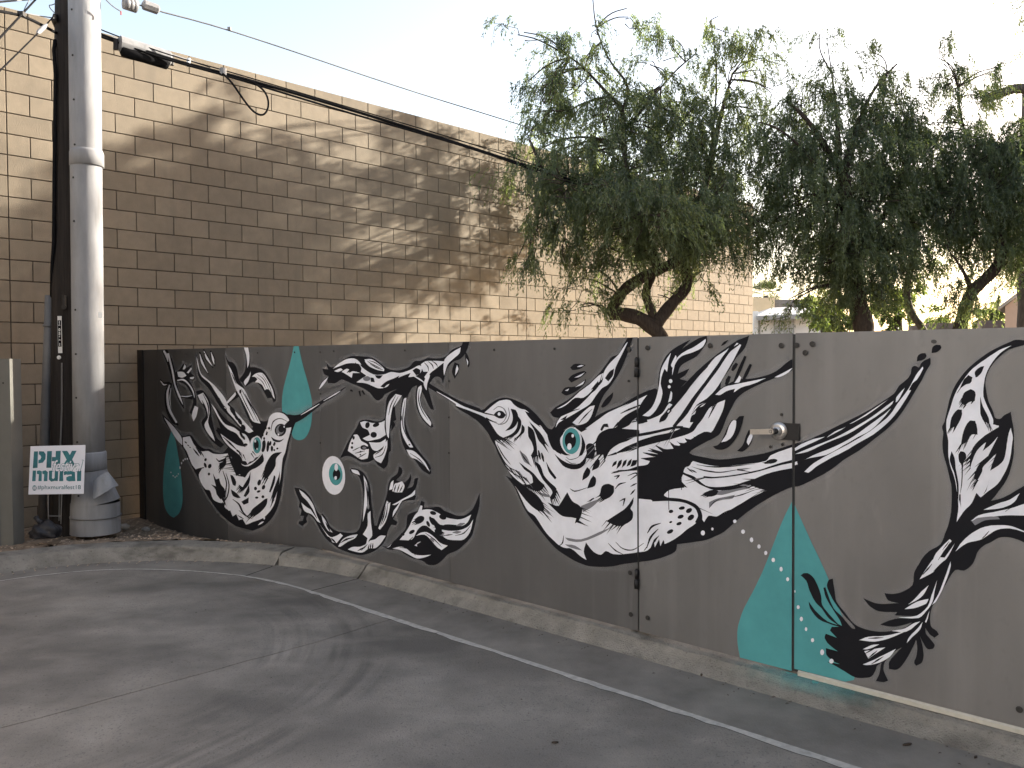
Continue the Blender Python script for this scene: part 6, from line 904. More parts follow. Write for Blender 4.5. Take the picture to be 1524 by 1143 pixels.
2W -4045,1267 46,-11 45,-10 45,-10 40,-9 40,-8 39,-4 14,3 13,8 13,8 15,9 14,10 15,9 21,12 22,12 23,9 28,5 30,3 27,-2 15,-7 13,-12 14,-10 16,-8 17,-7 18,-5 14,-2 14,-1 13,-3 28,-15 27,-16 25,-17 21,-18 19,-19 18,-19 21,-20 19,-20 18,-21 13,-21 11,-22 14,-19 13,-8 17,-5 17,-5 -6,26 -7,26 -1,25 7,16 11,15 15,13 26,17 29,14 28,9 16,-4 15,-8 14,-3 37,15 35,21 34,21 29,17 28,18 29,16 47,19 47,18 47,17 -25,-12 -26,-12 -26,-12 44,19 43,19 43,19 21,9 21,9 21,9 -14,-15 -13,-15 -12,-16 -13,-21 -12,-23 -7,-22 1,-17 6,-17 5,-18 1,-17 -1,-17 0,-18 0,-17 0,-18 0,-17 -1,-22 0,-22 0,-21 0,-22 0,-22 0,-22 0,-6 0,-7 0,-7 0,-44 0,-43 0,-44 33,1 33,1 32,1 28,2 28,2 28,2 25,1 24,1 25,1 20,-1 19,-1 19,-3 16,-6 15,-7 12,-10 5,-9 2,-10 0,-11 -3,-13 -4,-14 -7,-12 -15,-13 -18,-12 -18,-13 -14,-12 -14,-13 -15,-12 -17,-13 -17,-12 -18,-11 -12,-7 -13,-7 -13,-6 -2,6 -3,7 -2,7 -7,-12 -6,-12 -6,-11 -3,11 -2,12 -3,11 -9,-15 -9,-16 -9,-15 -1,7 -1,8 -2,7 -13,-16 -14,-16 -15,-13 -20,-9 -22,-6 -22,-5 -31,-9 -32,-8 -32,-8 -22,-5 -23,-3 -22,-2 -17,3 -17,5 -16,1 -12,-8 -11,-11 -12,-7 -17,-1 -19,4 -16,6 -19,13 -17,15 -17,16 -6,-19 -7,-18 -3,-18 4,-15 8,-15 8,-14 -13,4 -14,4 -13,5 -24,12 -23,13 -26,9 -14,1 -16,-3 -16,-1 -14,1 -15,3 -13,4 -12,4 -11,6 -10,6 -23,13 -23,13 -21,15 -21,18 -19,20 -19,20 -11,11 -11,11 -12,10 -18,8 -20,6 -17,8 -16,15 -13,16 -12,17 -14,20 -13,21 -14,21 -9,11 -11,11 -10,11 24,-6 23,-7 25,-4 23,-3 24,0 24,-1 -6,7 -6,7 -8,6 -20,6 -21,4 -20,6 -33,15 -32,17 -28,19 -20,20 -17,21 -16,23 -26,35 -25,36 -24,37 -4,12 -2,11 -3,12 26,2 25,1 25,2 -19,8 -18,9 -17,10 -15,14 -14,15 -14,15 -13,14 -14,14 -17,12 -35,13 -38,11 -40,10 -59,14 -60,14 -62,13 0,8
2W -2575,1247 19,13 19,13 16,14 13,17 10,17 8,19 8,23 6,23 5,24 4,26 2,25 6,25 8,18 10,17 12,16 9,13 11,12 10,12 -5,-16 -6,-17 -4,-17 -3,-15 -2,-16 -3,-16 -5,5 -5,6 -5,5 -5,-9 -4,-8 -4,-9 -6,-16 -4,-17 -2,-17 4,-17 6,-17 2,-17 -5,-22 -8,-22 -12,-20 -14,-21 -18,-19 -20,-15 -14,-3 -17,1
2W -2399,1512 8,16 10,17 11,17 4,-7 1,-6 -7,-17 -9,-17 -9,-17 -4,4 -4,5
2W -2392,1460 1,13 0,13 3,13 6,17 9,17 11,15 12,11 15,11 16,8 19,9 20,7 18,8 22,12 22,13 21,13 0,-5 1,-4 -1,-4 -6,-11 -7,-11 -9,-8 -18,-10 -19,-7 -20,-7 -16,-4 -17,-4 -17,-5 -11,-5 -9,-6 -9,-7 -8,-10 -7,-10 -6,-10 -3,-11 -3,-11 -3,-11 -2,-6 -2,-7
2W -2399,1380 3,-4 4,-4 1,-5 -1,-13 -2,-13 -5,-12 -5,-3 -6,-2 -6,-3 6,20 5,19
2W -2603,1200 13,10 19,8 19,7 21,7 21,6 20,7 14,5 13,7 11,7 11,12 10,14 9,13 4,5 4,4 3,4 7,-1 7,-2 5,-2 2,-6 1,-6 1,-7 18,20 19,21 18,20 28,34 28,34 30,32 18,16 19,15 19,15 16,17 15,17 17,16 15,9 16,9 16,9 9,5 9,6 8,6 -7,-10 -6,-11 -8,-10 -19,-23 -20,-23 -20,-24 -18,-22 -19,-23 -18,-22 -24,-27 -24,-27 -23,-27 -29,-38 -29,-38 -29,-39 -5,-12 -5,-12 -8,-8 -36,-13 -40,-8 -41,-8 -35,-7 -35,-7 -35,-6 -2,18 -2,18
2W -2370,1202 23,20 22,20 21,22 20,27 18,28 19,27 18,23 19,23 19,22 18,22 18,21 18,21 19,24 17,24 18,24 10,13 10,12 10,13 8,10 9,9 9,10 8,-4 7,-3 8,-4 -13,-22 -13,-22 -13,-23 -17,-27 -18,-28 -18,-28 -15,-22 -15,-22 -17,-21 -15,-16 -16,-14 -17,-14 -19,-11 -20,-10 -17,-12 -14,-17 -11,-19 -11,-20 7,-7 7,-8 7,-8 -9,-13 -10,-13 -9,-13 -14,2 -15,1 -14,1 -13,1 -12,0
2W -2603,1135 35,7 36,7 34,8 38,10 38,11 37,10 21,5 21,3 20,4 -22,-10 -23,-10 -24,-9 -35,-9 -35,-8 -36,-8 -35,-11 -35,-11 -35,-12 0,7 0,8
2W -2603,1089 61,16 61,15 59,16 40,10 40,11 38,12 16,8 14,9 14,11 17,16 16,17 15,18 11,17 11,17 12,16 13,10 14,8 14,7 16,8 16,6 16,6 -4,-18 -4,-18 -6,-17 -10,-21 -11,-21 -12,-21 -10,-18 -11,-18 -14,-14 -12,-4 -14,-1 -15,-1 8,-5 8,-4 8,-4 -20,-2 -19,-2 -20,-2 -8,1 -7,1 -7,1 9,-6 8,-7 8,-6 -20,1 -20,2 -20,2 -8,2 -7,2 11,-8 11,-8 10,-8 -20,-1 -21,-1 -20,0 -7,2 -5,4 -6,3 9,-8 10,-9 10,-9 -21,2 -21,1 -21,4 -4,2 -4,5 -3,5 9,-12 10,-11 9,-12 -18,-2 -18,-3 -18,0 -21,3 -20,6 -20,6 16,-10 16,-10 15,-10 -28,4 -29,5 -29,4 20,-9 19,-10 19,-9 -28,1 -28,0 -29,1 23,-6 24,-5 23,-5 -31,-5 -31,-5 -32,-5 23,-3 22,-3 22,-2 -5,-7 -5,-7 -6,-5 -21,-7 -23,-6 -23,-5 0,37 0,37
2W -2290,1246 5,8 4,9 5,8 9,13 9,13 11,11 17,9 19,6 20,6 -7,-7 -7,-7 -7,-6 -12,-5 -12,-3 -10,-5 -6,-10 -3,-11 -5,-11 -9,-7 -10,-5
2W -2143,1367 15,13 15,13 17,11 21,7 23,4 22,5 26,5 26,5 26,5 25,5 25,5 25,5 -21,-9 -20,-10 -22,-8 -21,-7 -22,-5 -21,-7 -13,-7 -13,-9 -13,-8 2,6 2,6 3,6 -16,-4 -16,-4 -15,-5 -11,-6 -11,-7 -11,-6 -9,-1 -9,1
2W -1835,1454 16,8 17,8 16,8 14,7 13,7 14,7 -7,-8 -8,-8 -8,-7 -13,-8 -14,-7 -15,-5 -8,-2 -9,0
4W -2389,1430 -1,-4 -3,-4 -4,-2 -5,0 -4,2 -3,3 -1,5 1,4 3,4 4,2 5,0 4,-2 3,-4
4W -2399,1401 -1,-4 -3,-2 -3,-2 -4,0 -4,1 -2,3 -1,4 1,3 2,3 4,2 4,0 3,-2 3,-2
2W -3174,1262 28,12 28,12 26,14 32,21 29,22 30,22 24,14 24,14 24,14 20,16 20,16 21,15 11,6 11,4 12,5 -2,-12 -3,-11 -5,-11 -15,-12 -19,-11 -16,-13 -10,-10 -7,-12 -10,-11 -16,-13 -17,-13 -20,-9 -20,-3 -22,2 -21,-2 -19,-10 -18,-13 -18,-12 -15,-9 -15,-7 -16,-7 -12,-3 -12,-3
2W -2832,1469 11,19 14,17 16,16 19,16 21,15 20,16 17,19 16,20 16,19 6,5 7,4 -10,-18 -10,-17 -11,-18 -17,-27 -17,-26 -16,-28 -6,-17 -4,-18 -6,-18 -10,-14 -11,-14 -13,-12 -14,-8 -15,-6 -14,-7 -15,-13 -14,-14 -14,-15 -14,-17 -14,-17 -16,-15 -22,-13 -24,-12 -25,-12 -30,-15 -30,-15 -31,-15 -23,-10 -22,-10 -21,-11 -10,-9 -7,-11 -8,-10 4,13 5,13 7,12 11,13 12,12 15,10 30,14 32,12 30,13 29,18 26,20 26,20 21,18 20,19 21,19 18,14 19,13 14,14 6,16 1,17
2W -3056,1188 18,14 18,15 19,15 23,18 24,17 24,15 11,4 12,2 12,2 -8,-21 -8,-21 -10,-20 -10,-13 -12,-13 -14,-10 -19,-8 -22,-6 -21,-3 -13,2 -12,5
3K -2823,1441 10,12 10,12 11,11 10,7 11,5 11,6 -2,-13 -2,-14 -5,-12 -9,-11 -11,-10 -11,-10 -8,6 -7,5
3K -2925,1373 19,19 19,18 19,18 -2,-9 -1,-10 -4,-8 -15,-10 -17,-9
3K -3120,1256 18,16 18,16 20,12 20,8 22,5 21,3 7,-1 5,-5 6,-4 -21,-6 -21,-6 -21,-7 -25,-10 -24,-10
3K -3148,1199 19,10 18,10 19,10 -6,-9 -5,-9 -8,-7 -11,-3 -13,-1
3K -2844,1463 -6,-16 -6,-16 -7,-15 -9,-13 -12,-13 -16,-12 -16,-12 -16,-11 -16,-10 -18,-10 -18,-9 -17,-9 1,-2 18,9 19,8 18,8 18,10 17,11 18,11 14,13 13,15 8,15 6,15 5,16 5,16
3K -3046,1223 19,9 19,9 19,8 18,9 13,9 13,9 12,9 13,9 -2,1 -14,-7 -13,-8 -14,-8 -14,-7 -17,-10 -18,-10 -17,-10 -18,-10
3K -3009,1183 12,11 11,11 12,10 12,10 13,11 12,12 13,11 13,11 -2,1 -14,-10 -14,-10 -15,-10 -13,-11 -11,-11 -11,-11 -10,-12 -10,-11
3K -3138,1220 19,7 19,7 19,7 19,7 14,5 16,5 16,4 15,5 0,2 -16,-3 -17,-3 -16,-4 -17,-4 -18,-8 -18,-8 -18,-9 -18,-9
2W -2272,1033 22,-4 22,-4 23,-3 30,-3 29,-1 30,1 38,4 38,7 37,6 44,8 43,8 40,12 9,8 7,11 8,9 37,18 38,15 37,15 0,-33 0,-32 0,-32 -35,-9 -35,-9 -35,-11 -31,-13 -31,-16 -32,-15 -25,-11 -26,-10 -26,-10 -28,-8 -29,-7 -29,-5 -25,-5 -26,-3 -24,0 -15,4 -14,6 -13,7 -14,9 -14,10 -15,8 -20,6 -22,4 -22,4 3,9 3,9 5,8 7,5 10,2 8,5 7,8 5,9
2W -2326,963 22,-9 21,-8 21,-9 19,-9 19,-9 19,-8 18,-5 18,-4 19,-2 27,0 27,3 27,4 34,8 32,9 32,11 9,5 8,7 9,3 12,0 13,-2 13,-3 19,-1 18,-1 19,-2 -23,-13 -23,-14 -23,-13 -27,-17 -28,-17 -28,-17 -20,-12 -19,-13 -20,-13 -24,-15 -25,-14 -25,-12 -15,-1 -16,1 -14,-2 -9,-10 -8,-12 -7,-13 -5,5 -5,6 -4,6 -5,12 -4,12 -5,10 -12,15 -14,14 -17,10 -22,5 -25,1 -25,1 -25,1 -25,0 -24,2 -8,2 -8,3 -7,4 12,11 12,11 14,8 28,9 30,6 30,6 -9,10 -8,9 -5,11 2,13 7,13
3K -2248,1015 20,-1 19,-2 19,-2 19,0 26,0 26,2 25,4 25,3 35,6 35,7 34,7 34,7 0,1 -34,-6 -35,-5 -34,-6 -35,-5 -25,-3 -25,-3 -26,-2 -25,-2 -19,0 -19,0 -20,1 -19,1
3K -2276,1003 17,-4 18,-4 17,-4 18,-3 23,-2 22,-1 23,0 22,2 25,4 24,7 24,6 24,6 -1,2 -24,-5 -24,-6 -24,-5 -24,-4 -22,-1 -22,1 -22,1 -23,1 -17,2 -18,2 -18,3 -17,3
3K -2283,988 8,-5 8,-4 10,-2 9,-2 1,2 -8,5 -8,4 -10,2 -9,2
3K -2305,995 8,-6 8,-7 10,-4 10,-4 1,1 -8,7 -8,6 -10,5 -10,4
3K -2209,953 15,1 14,0 15,1 15,2 29,5 29,5 29,6 28,6 33,8 32,8 32,9 32,10 23,8 24,9 23,8 23,8 18,6 19,5 19,5 19,5 -3,13 -19,-6 -19,-6 -18,-6 -19,-7 -23,-9 -23,-9 -23,-10 -23,-8 -31,-9 -32,-9 -33,-9 -32,-8 -28,-6 -29,-6 -28,-4 -29,-5 -14,-1 -15,0 -14,0 -15,0
3K -2337,963 15,-4 15,-5 15,-5 14,-5 14,-7 14,-7 14,-8 15,-6 14,-4 14,-3 14,-2 15,-1 24,2 24,2 24,4 24,5 25,7 25,8 24,9 24,9 9,4 8,4 8,5 8,4 -3,5 -8,-4 -8,-4 -8,-4 -8,-3 -24,-9 -24,-9 -25,-8 -25,-6 -23,-5 -23,-4 -24,-3 -23,-1 -14,0 -14,2 -13,2 -14,4 -14,6 -13,8 -14,8 -14,8 -14,6 -15,5 -14,6 -15,5
3K -1819,1072 0,-3 -2,-2 -3,-3 -4,-3 -5,-2 -5,-2 -7,-2 -6,-2 -6,0 -5,0 -5,0 -4,1 -2,2 -1,2 0,2 1,3 3,3 5,2 5,3 5,2 7,2 6,1 6,1 5,0 5,-1 4,-1 2,-1
3K -2205,870 6,7 7,8 8,5 13,6 14,4 14,2 7,-1 7,-2 6,-2 -4,-7 -4,-7 -5,-6 -13,-6 -14,-5 -14,-2 -10,0 -9,3
3K -1939,972 30,15 32,15 32,12 35,11 35,9 35,9 0,-26 0,-26 0,-26 -24,-16 -25,-15 -25,-11 -31,-1 -31,4 -31,5 -19,4 -19,5 -19,6 6,3 7,2 6,4 2,6 1,6
3G -2123,897 17,5 19,2 18,3 36,10 35,10 34,9 4,-1 4,-3 5,-3 -26,-7 -26,-7 -26,-8 -24,-9 -25,-9 -24,-8 -11,-2 -12,-1 -11,-1 4,8 4,7
3G -2177,806 0,10 0,10 0,10 11,7 11,6 12,6 13,5 14,5 14,4 22,6 22,7 22,6 -4,-7 -3,-7 -6,-5 -17,-5 -18,-3 -18,-4 -14,-5 -14,-5 -13,-7 -12,-10 -11,-12
3K -2089,864 22,6 22,6 21,6 22,7 18,8 17,8 18,9 17,8 -1,1 -17,-7 -18,-8 -18,-7 -18,-7 -21,-8 -21,-7 -21,-7 -22,-7
3K -2055,814 20,12 20,12 20,13 19,12 23,16 22,16 21,16 22,16 -1,1 -22,-16 -22,-15 -23,-15 -22,-15 -19,-13 -20,-13 -19,-13 -20,-13
3K -2082,792 24,14 23,13 24,14 22,14 17,11 15,12 16,12 15,12 -16,-11 -16,-11 -17,-11 -16,-10 -22,-15 -23,-14 -23,-14 -23,-15
3K -2136,768 12,7 12,7 12,7 12,7 10,6 10,5 10,5 9,5 0,1 -10,-4 -11,-4 -10,-5 -10,-5 -12,-7 -11,-8 -12,-8 -11,-8
3K -2173,812 6,7 6,6 6,7 7,6 7,6 9,6 8,5 9,6 -1,1 -9,-5 -9,-5 -9,-5 -9,-6 -6,-7 -6,-7 -5,-7 -5,-8
3K -2738,935 0,5 0,6 22,3 22,2 22,4 23,7 23,9 22,8 22,4 22,4 19,7 8,9 5,10 7,10 14,9 16,7 16,7 23,10 22,10 23,10 35,17 34,17 34,17 33,19 32,20 34,16 18,2 18,-3 19,-2 -33,-21 -32,-21 -32,-22 -15,-14 -14,-14 -14,-15 8,-13 7,-13 8,-13 -13,-10 -12,-10 -13,-11 -10,-6 -11,-7 -8,-8 -6,-15 -3,-17 2,-15 10,-14 15,-12 15,-12 -20,2 -21,3 -21,2 -15,2 -14,2 -15,1 -11,-14 -10,-15 -9,-15 -3,-12 0,-12 -5,-10 -18,-11 -22,-8 -21,-4 -11,1 -11,5 -9,7 -8,9 -6,11 -2,12 2,13 6,14 8,12 9,9 12,7 12,8 -13,9 -12,9 -8,10 1,7 4,9 4,9 -25,-2 -25,-2 -26,-2 -44,-8 -45,-10
3K -2514,802 33,5 33,5 31,4 31,3 20,0 20,0 20,-1 18,-2 15,-4 15,-5 13,-5 10,-7 6,-7 4,-9 4,-9 1,-9 -2,-7 -4,-7 -6,-10 -5,-10 33,-6 3,10 3,10 3,12 0,12 -3,12 -5,12 -7,11 -10,10 -13,8 -16,6 -16,4 -17,4 -20,2 -20,2 -21,0 -22,-1 -31,-2 -33,-3 -32,-5 -33,-3
3K -2339,974 0,-23 1,-24 1,-23 0,-23 4,0 -1,24 0,23 -1,23 0,24
3K -2416,879 1,-27 1,-27 0,-27 1,-27 4,1 -1,27 0,27 -1,26 0,27
3K -2541,1065 18,-3 18,-4 18,-4 18,-3 4,16 -19,1 -19,0 -18,0 -19,0
3K -2572,1051 18,-4 18,-4 18,-4 18,-3 4,16 -19,1 -18,0 -19,1 -20,0
3K -2584,1020 15,-2 16,-3 15,-2 16,-2 2,17 -16,-1 -16,-1 -16,-2 -16,-1
3K -2491,1095 10,-8 10,-7 11,-7 10,-7 11,15 -13,4 -12,4 -13,4 -12,4
3K -2408,1119 8,-8 7,-9 8,-9 8,-8 14,12 -11,6 -10,6 -11,6 -11,6
3K -2316,1141 6,-8 7,-7 7,-7 7,-7 12,13 -9,5 -9,4 -10,4 -9,5
3K -2385,768 0,-4 -3,-4 -6,-3 -6,-2 -6,0 -4,2 -2,3 0,4 3,4 6,4 6,1 6,0 4,-2
3K -2316,794 -1,-4 -4,-5 -7,-3 -8,-2 -7,-1 -6,2 -3,3 1,4 5,4 7,4 8,2 7,1 6,-2
3K -2275,792 1,-5 -2,-6 -6,-6 -7,-5 -8,-2 -7,0 -4,3 -2,5 3,6 5,6 8,4 8,3 7,0
3K -2323,752 0,-5 -4,-5 -6,-4 -8,-4 -8,-1 -6,0 -4,3 0,5 4,5 6,5 8,3 8,2 7,-1
3K -2264,762 1,-2 1,-3 0,-3 -1,-4 -2,-3 -3,-4 -4,-3 -4,-3 -4,-3 -4,-1 -4,-1 -4,0 -3,0 -2,2 -2,2 -1,3 0,3 2,4 2,3 2,4 4,3 4,3 4,3 4,1 4,1 4,0 3,-1
3K -2335,714 0,-3 -3,-5 -6,-4 -7,-3 -6,-1 -6,0 -3,3 0,4 3,4 6,4 7,3 6,2 6,-1
3K -2385,670 0,-4 -3,-6 -7,-6 -8,-4 -9,-3 -7,0 -4,3 0,4 4,6 6,5 9,5 8,3 7,0
3K -2391,713 0,-2 -2,-3 -3,-2 -4,-2 -4,-1 -3,1 -2,1 0,3 2,2 3,3 4,2 4,0 3,0
3K -2543,631 8,10 8,10 8,10 9,7 10,7 13,7 14,6 13,7 -1,2 -14,-4 -15,-5 -14,-5 -14,-7 -10,-10 -7,-11 -6,-12 -6,-10
3K -2547,553 7,16 7,15 8,16 9,14 8,12 11,12 11,13 11,12 -2,2 -13,-11 -13,-11 -13,-12 -12,-13 -8,-16 -5,-16 -5,-16 -6,-16
3K -2520,557 7,10 6,11 7,10 7,9 5,8 5,8 6,8 6,8 -2,1 -8,-7 -8,-6 -8,-7 -8,-8 -5,-11 -5,-11 -5,-11 -4,-11
3K -2481,570 4,6 4,7 -1,7 0,7 -3,0 -5,-7 -4,-6 0,-7 0,-7
3K -2447,581 4,6 4,5 0,7 -1,6 -3,0 -4,-6 -5,-5 0,-6 1,-6
4W -2200,682 -1,-6 -3,-5 -5,-3 -5,0 -5,1 -3,4 -1,5 1,6 3,4 5,4 5,0 5,-1 3,-4
4W -2151,708 -1,-3 -2,-3 -2,-2 -4,0 -2,1 -2,2 -1,3 1,3 2,3 2,2 4,0 2,-1 2,-2
6W -2027,758 -3,-3 -4,-2 -4,0 -3,1 -2,3 -1,4 1,3 3,3 4,2 4,1 3,-2 3,-3 0,-3
6W -1981,719 -1,-5 -3,-4 -4,-3 -4,0 -4,1 -3,3 -1,5 1,5 3,4 4,2 4,1 4,-2 3,-3
6W -1938,686 0,-5 -3,-5 -4,-3 -4,0 -3,2 -3,3 -1,5 1,6 3,4 3,3 4,0 4,-1 2,-4
6W -1900,660 -1,-5 -2,-3 -4,-3 -3,0 -4,1 -2,3 -1,4 1,5 2,4 4,2 3,1 4,-2 2,-3
6W -1866,635 -1,-4 -2,-4 -3,-3 -4,0 -3,1 -2,3 -1,4 1,5 2,4 3,2 4,1 3,-2 2,-3
6W -1828,608 -1,-5 -2,-4 -4,-2 -4,-1 -3,2 -2,3 -1,4 1,5 2,4 3,2 4,1 4,-1 2,-4
6W -1790,572 0,-5 -3,-4 -3,-3 -3,0 -3,1 -3,4 0,4 0,5 2,4 4,3 3,1 3,-2 2,-3
6W -1758,531 -1,-4 -2,-4 -3,-2 -3,-1 -3,2 -2,2 -1,4 1,4 2,4 3,2 3,1 3,-2 2,-2
6W -1727,481 -1,-3 0,-2 -2,-2 -1,0 -1,1 -1,2 0,3 0,3 1,2 1,1 1,1 1,-1 1,-2
6W -1707,413 -1,-5 -2,-3 -3,-2 -3,-1 -3,1 -2,3 0,4 0,4 2,3 3,3 3,0 3,-1 2,-3
6W -1692,362 0,-5 -3,-4 -3,-3 -3,-1 -3,2 -2,3 -1,4 1,5 2,4 3,3 3,1 3,-2 3,-3
6W -1671,320 -1,-4 -1,-4 -3,-2 -2,0 -3,1 -1,3 -1,3 1,4 1,4 3,2 2,1 3,-2 1,-2
6W -1639,277 -1,-4 -2,-4 -3,-2 -3,-1 -3,1 -2,3 -1,4 1,4 2,4 3,2 3,1 3,-1 2,-3
6W -1593,234 -1,-6 -3,-6 -3,-3 -4,-1 -4,2 -2,4 -1,5 1,6 2,5 4,4 4,1 3,-2 3,-4
6W -1550,204 -1,-5 -3,-4 -4,-3 -4,-1 -4,1 -3,3 -1,4 1,5 3,5 4,3 4,1 4,-1 3,-3
2W -1735,1133 10,7 10,7 11,7 19,9 19,9 19,8 18,5 17,4 17,5 -13,-8 -14,-7 -13,-7 -19,-10 -19,-9 -19,-10 -14,-7 -14,-8 -13,-7 -1,4 0,4
2W -1587,1190 11,10 12,9 12,9 17,9 17,7 16,8 -9,-6 -9,-7 -10,-6 -19,-11 -19,-11
2W -1734,1106 33,16 33,15 33,16 28,12 28,13 28,13 27,15 27,16 27,16 26,17 27,17 25,18 21,16 20,16 20,17 10,7 9,8 10,7 -3,-6 -2,-6 -4,-5 -14,-14 -15,-12 -16,-12 -20,-16 -21,-14 -21,-15 -26,-18 -26,-18 -27,-16 -30,-15 -32,-14 -31,-15 -28,-14 -28,-16 -29,-14 -19,-6 -20,-5
2W -1689,1084 18,10 18,11 18,9 28,13 28,12 28,14 28,15 27,16 26,17 27,20 26,21 25,20 17,13 17,14 17,13 10,9 9,9 10,9 -10,-13 -9,-13 -10,-12 -16,-19 -17,-19 -18,-17 -18,-13 -19,-11 -20,-11 -21,-14 -21,-14 -22,-13 -25,-17 -25,-16 -27,-14 -24,-7 -24,-6 -25,-6 -9,-3 -9,-3
2W -1689,1030 14,15 14,14 15,13 22,15 23,15 22,13 30,18 29,17 29,17 25,16 24,15 24,17 22,15 20,17 20,17 14,12 14,13 12,14 11,15 9,16 10,16 15,21 15,21 14,21 10,19 9,19 9,18 8,12 9,11 8,11 2,-4 0,-5 -6,-13 -7,-14 -8,-13 -8,-15 -8,-16 -8,-15 -9,-17 -10,-18 -10,-17 -12,-20 -13,-19 -14,-19 -12,-15 -14,-15 -14,-14 -14,-13 -15,-13 -16,-13 -21,-14 -21,-13 -21,-13 -21,-14 -21,-15 -22,-13 -21,-13 -23,-12 -22,-13 -18,-12 -19,-12 -19,-13 -11,-10 -12,-11 -12,-9 -6,-1 -7,2
2W -1294,1354 1,8 0,7 2,7 10,14 11,13 12,12 -5,-10 -4,-9 -5,-10 -4,-9 -5,-9 -5,-8 -4,-3
2W -1487,1255 24,14 23,15 22,15 32,23 31,22 31,22 -22,-18 -23,-19 -23,-18 -25,-18 -27,-16 -27,-16 -5,-2 -5,-2
2W -1734,1070 5,2 5,2 1,-5 1,-4 1,-5 -5,-1 -4,-2 -4,-1 0,5 0,4
3K -1242,1405 4,10 5,10 5,9 7,7 9,7 8,6 -3,-7 -3,-7 -4,-6 -5,-9 -5,-9 -6,-8 -4,-2 -4,0
1K -1212,1525 1,7 0,7 2,6 3,5 5,4 6,3 5,1 6,0 5,0 2,-5 2,-4 0,-4 -2,-5 -4,-5 -5,-3 -8,-4 -9,-1
1K -1155,1558 0,8 1,7 1,6 3,5 4,3 5,3 6,1 6,-1 6,0 2,-4 2,-4 0,-3 -3,-6 -5,-6 -5,-4 -7,-3 -8,-1
1D -1136,1604 -1,-4 -3,-3 -5,-1 -4,0 -5,2 -3,3 -1,3 1,4 3,3 5,1 4,0 5,-2 3,-3
3K -3696,1205 11,9 10,9 12,6 14,4 16,1 14,-2 12,-5 11,-9 11,-8 -8,-8 -7,-7 -9,-5 -10,-3 -11,-1 -11,0 -11,2 -11,3 -11,4 -7,3 -7,3
3K -4045,1247 37,-16 37,-15 38,-14 40,-13 39,-13 36,-15 25,-17 21,-20 20,-21 14,-17 12,-18 13,-17 31,1 31,1 30,2 9,2 9,4 9,3 -24,8 -24,8 -22,11 -16,13 -13,16 -14,16 -13,15 -14,15 -17,12 -34,14 -39,11 -39,9 -60,14 -60,12 -62,13
3K -3545,1249 15,-1 15,-2 12,-3 10,-11 7,-12 3,-14 0,-15 -3,-15 -8,-15 -10,-12 -15,-12 -16,-9 -19,-7 -20,-5 -20,-5 17,13 17,12 14,14 10,15 7,16 2,16 -3,17 -7,17
3K -3483,1206 10,-9 10,-9 6,-10 1,-13 -2,-13 -5,-13 -8,-14 -10,-13 -13,-12 -16,-10 -17,-9 -19,-6 -24,-5 -26,-2 -25,-2 30,10 29,10 26,12 17,11 15,14 10,14 7,23 2,23
3K -3452,1159 8,-5 9,-6 5,-6 2,-10 -2,-11 -5,-10 -11,-9 -13,-8 -14,-8 -12,-6 -13,-5 -12,-6 17,13 17,13 13,14 6,16 2,17
3K -3426,1240 22,-6 22,-6 21,-8 18,-10 16,-12 15,-12 8,-9 7,-9 7,-10 -14,2 -15,1 -13,3 -21,10 -20,13 -18,14 -13,12 -11,13
3K -3393,1181 17,-12 18,-11 16,-12 18,-13 18,-13 15,-14 13,-14 10,-15 6,-14 -1,-6 -5,-7 -5,-6 -15,7 -14,8 -12,9 -11,15 -8,17 -9,16 -16,22 -18,21
3K -3402,1152 16,-6 15,-7 11,-8 10,-15 5,-18 5,-17 4,-17 3,-17 3,-16 1,-18 2,-17 1,-18 -12,-4 -12,-5 -13,-4 -5,3 -6,4 -6,4 9,13 9,12 5,13 -2,15 -6,14 -7,14 -9,11 -11,11 -7,12 -3,20 0,20
3K -3555,1305 32,-7 31,-6 30,-7 28,-9 27,-11 26,-11 -13,0 -14,-1 -13,0 -21,0 -21,1 -19,4 -26,13 -23,17
3K -3253,1144 13,-19 13,-18 12,-19 11,-22 9,-24 10,-23 -8,3 -7,2 -6,4 -13,16 -11,18 -9,18 -7,21 -3,21
3K -3322,1012 1,-14 1,-14 6,-12 7,-13 8,2 -1,14 -1,14 -6,12 -7,13
3K -3297,999 1,-13 2,-14 7,-12 7,-12 8,2 -2,13 -1,14 -7,12 -7,12
3K -3239,1145 18,-2 17,-2 18,-2 15,18 15,19 17,16 10,5 11,3 12,1 8,-1 7,-3 8,-2 -13,-17 -12,-17 -12,-17 -7,-10 -7,-10 -5,-10 -5,-12 -4,-12 -1,-12 2,-13 5,-13 7,-12 9,-11 11,-10 12,-8 10,-4 11,-2 12,-3 -14,-1 -15,-2 -13,0 -17,4 -16,6 -14,8 -14,18 -12,20 -11,20 -14,23 -15,23
3K -3192,1001 17,-10 17,-10 18,-9 21,-8 21,-7 23,-4 25,0 25,2 23,7 18,14 16,18 15,17 -2,-15 -2,-16 -5,-14 -11,-13 -14,-11 -16,-9 -20,-6 -22,-3 -21,-1 -23,3 -23,5 -19,9 -22,18 -20,21
3K -3002,1132 11,-11 10,-12 8,-13 6,-13 5,-14 0,-14 -4,-15 -8,-15 -10,-14 -8,-5 -9,-3 -10,-3 9,21 9,22 5,21 -2,23 -6,23
3K -2957,1063 6,7 10,6 10,3 12,0 12,-3 9,-6 4,-13 1,-16 -1,-15 -2,-12 -4,-12 -3,-12 -15,2 -16,2 -15,0 -9,-3 -10,-4 -9,-5 9,13 9,13 6,14 -1,13 -4,15
3K -2916,928 6,17 6,17 8,16 5,7 7,6 7,7 7,-3 7,-3 3,-5 1,-11 -3,-13 -6,-12 -14,-9 -16,-7
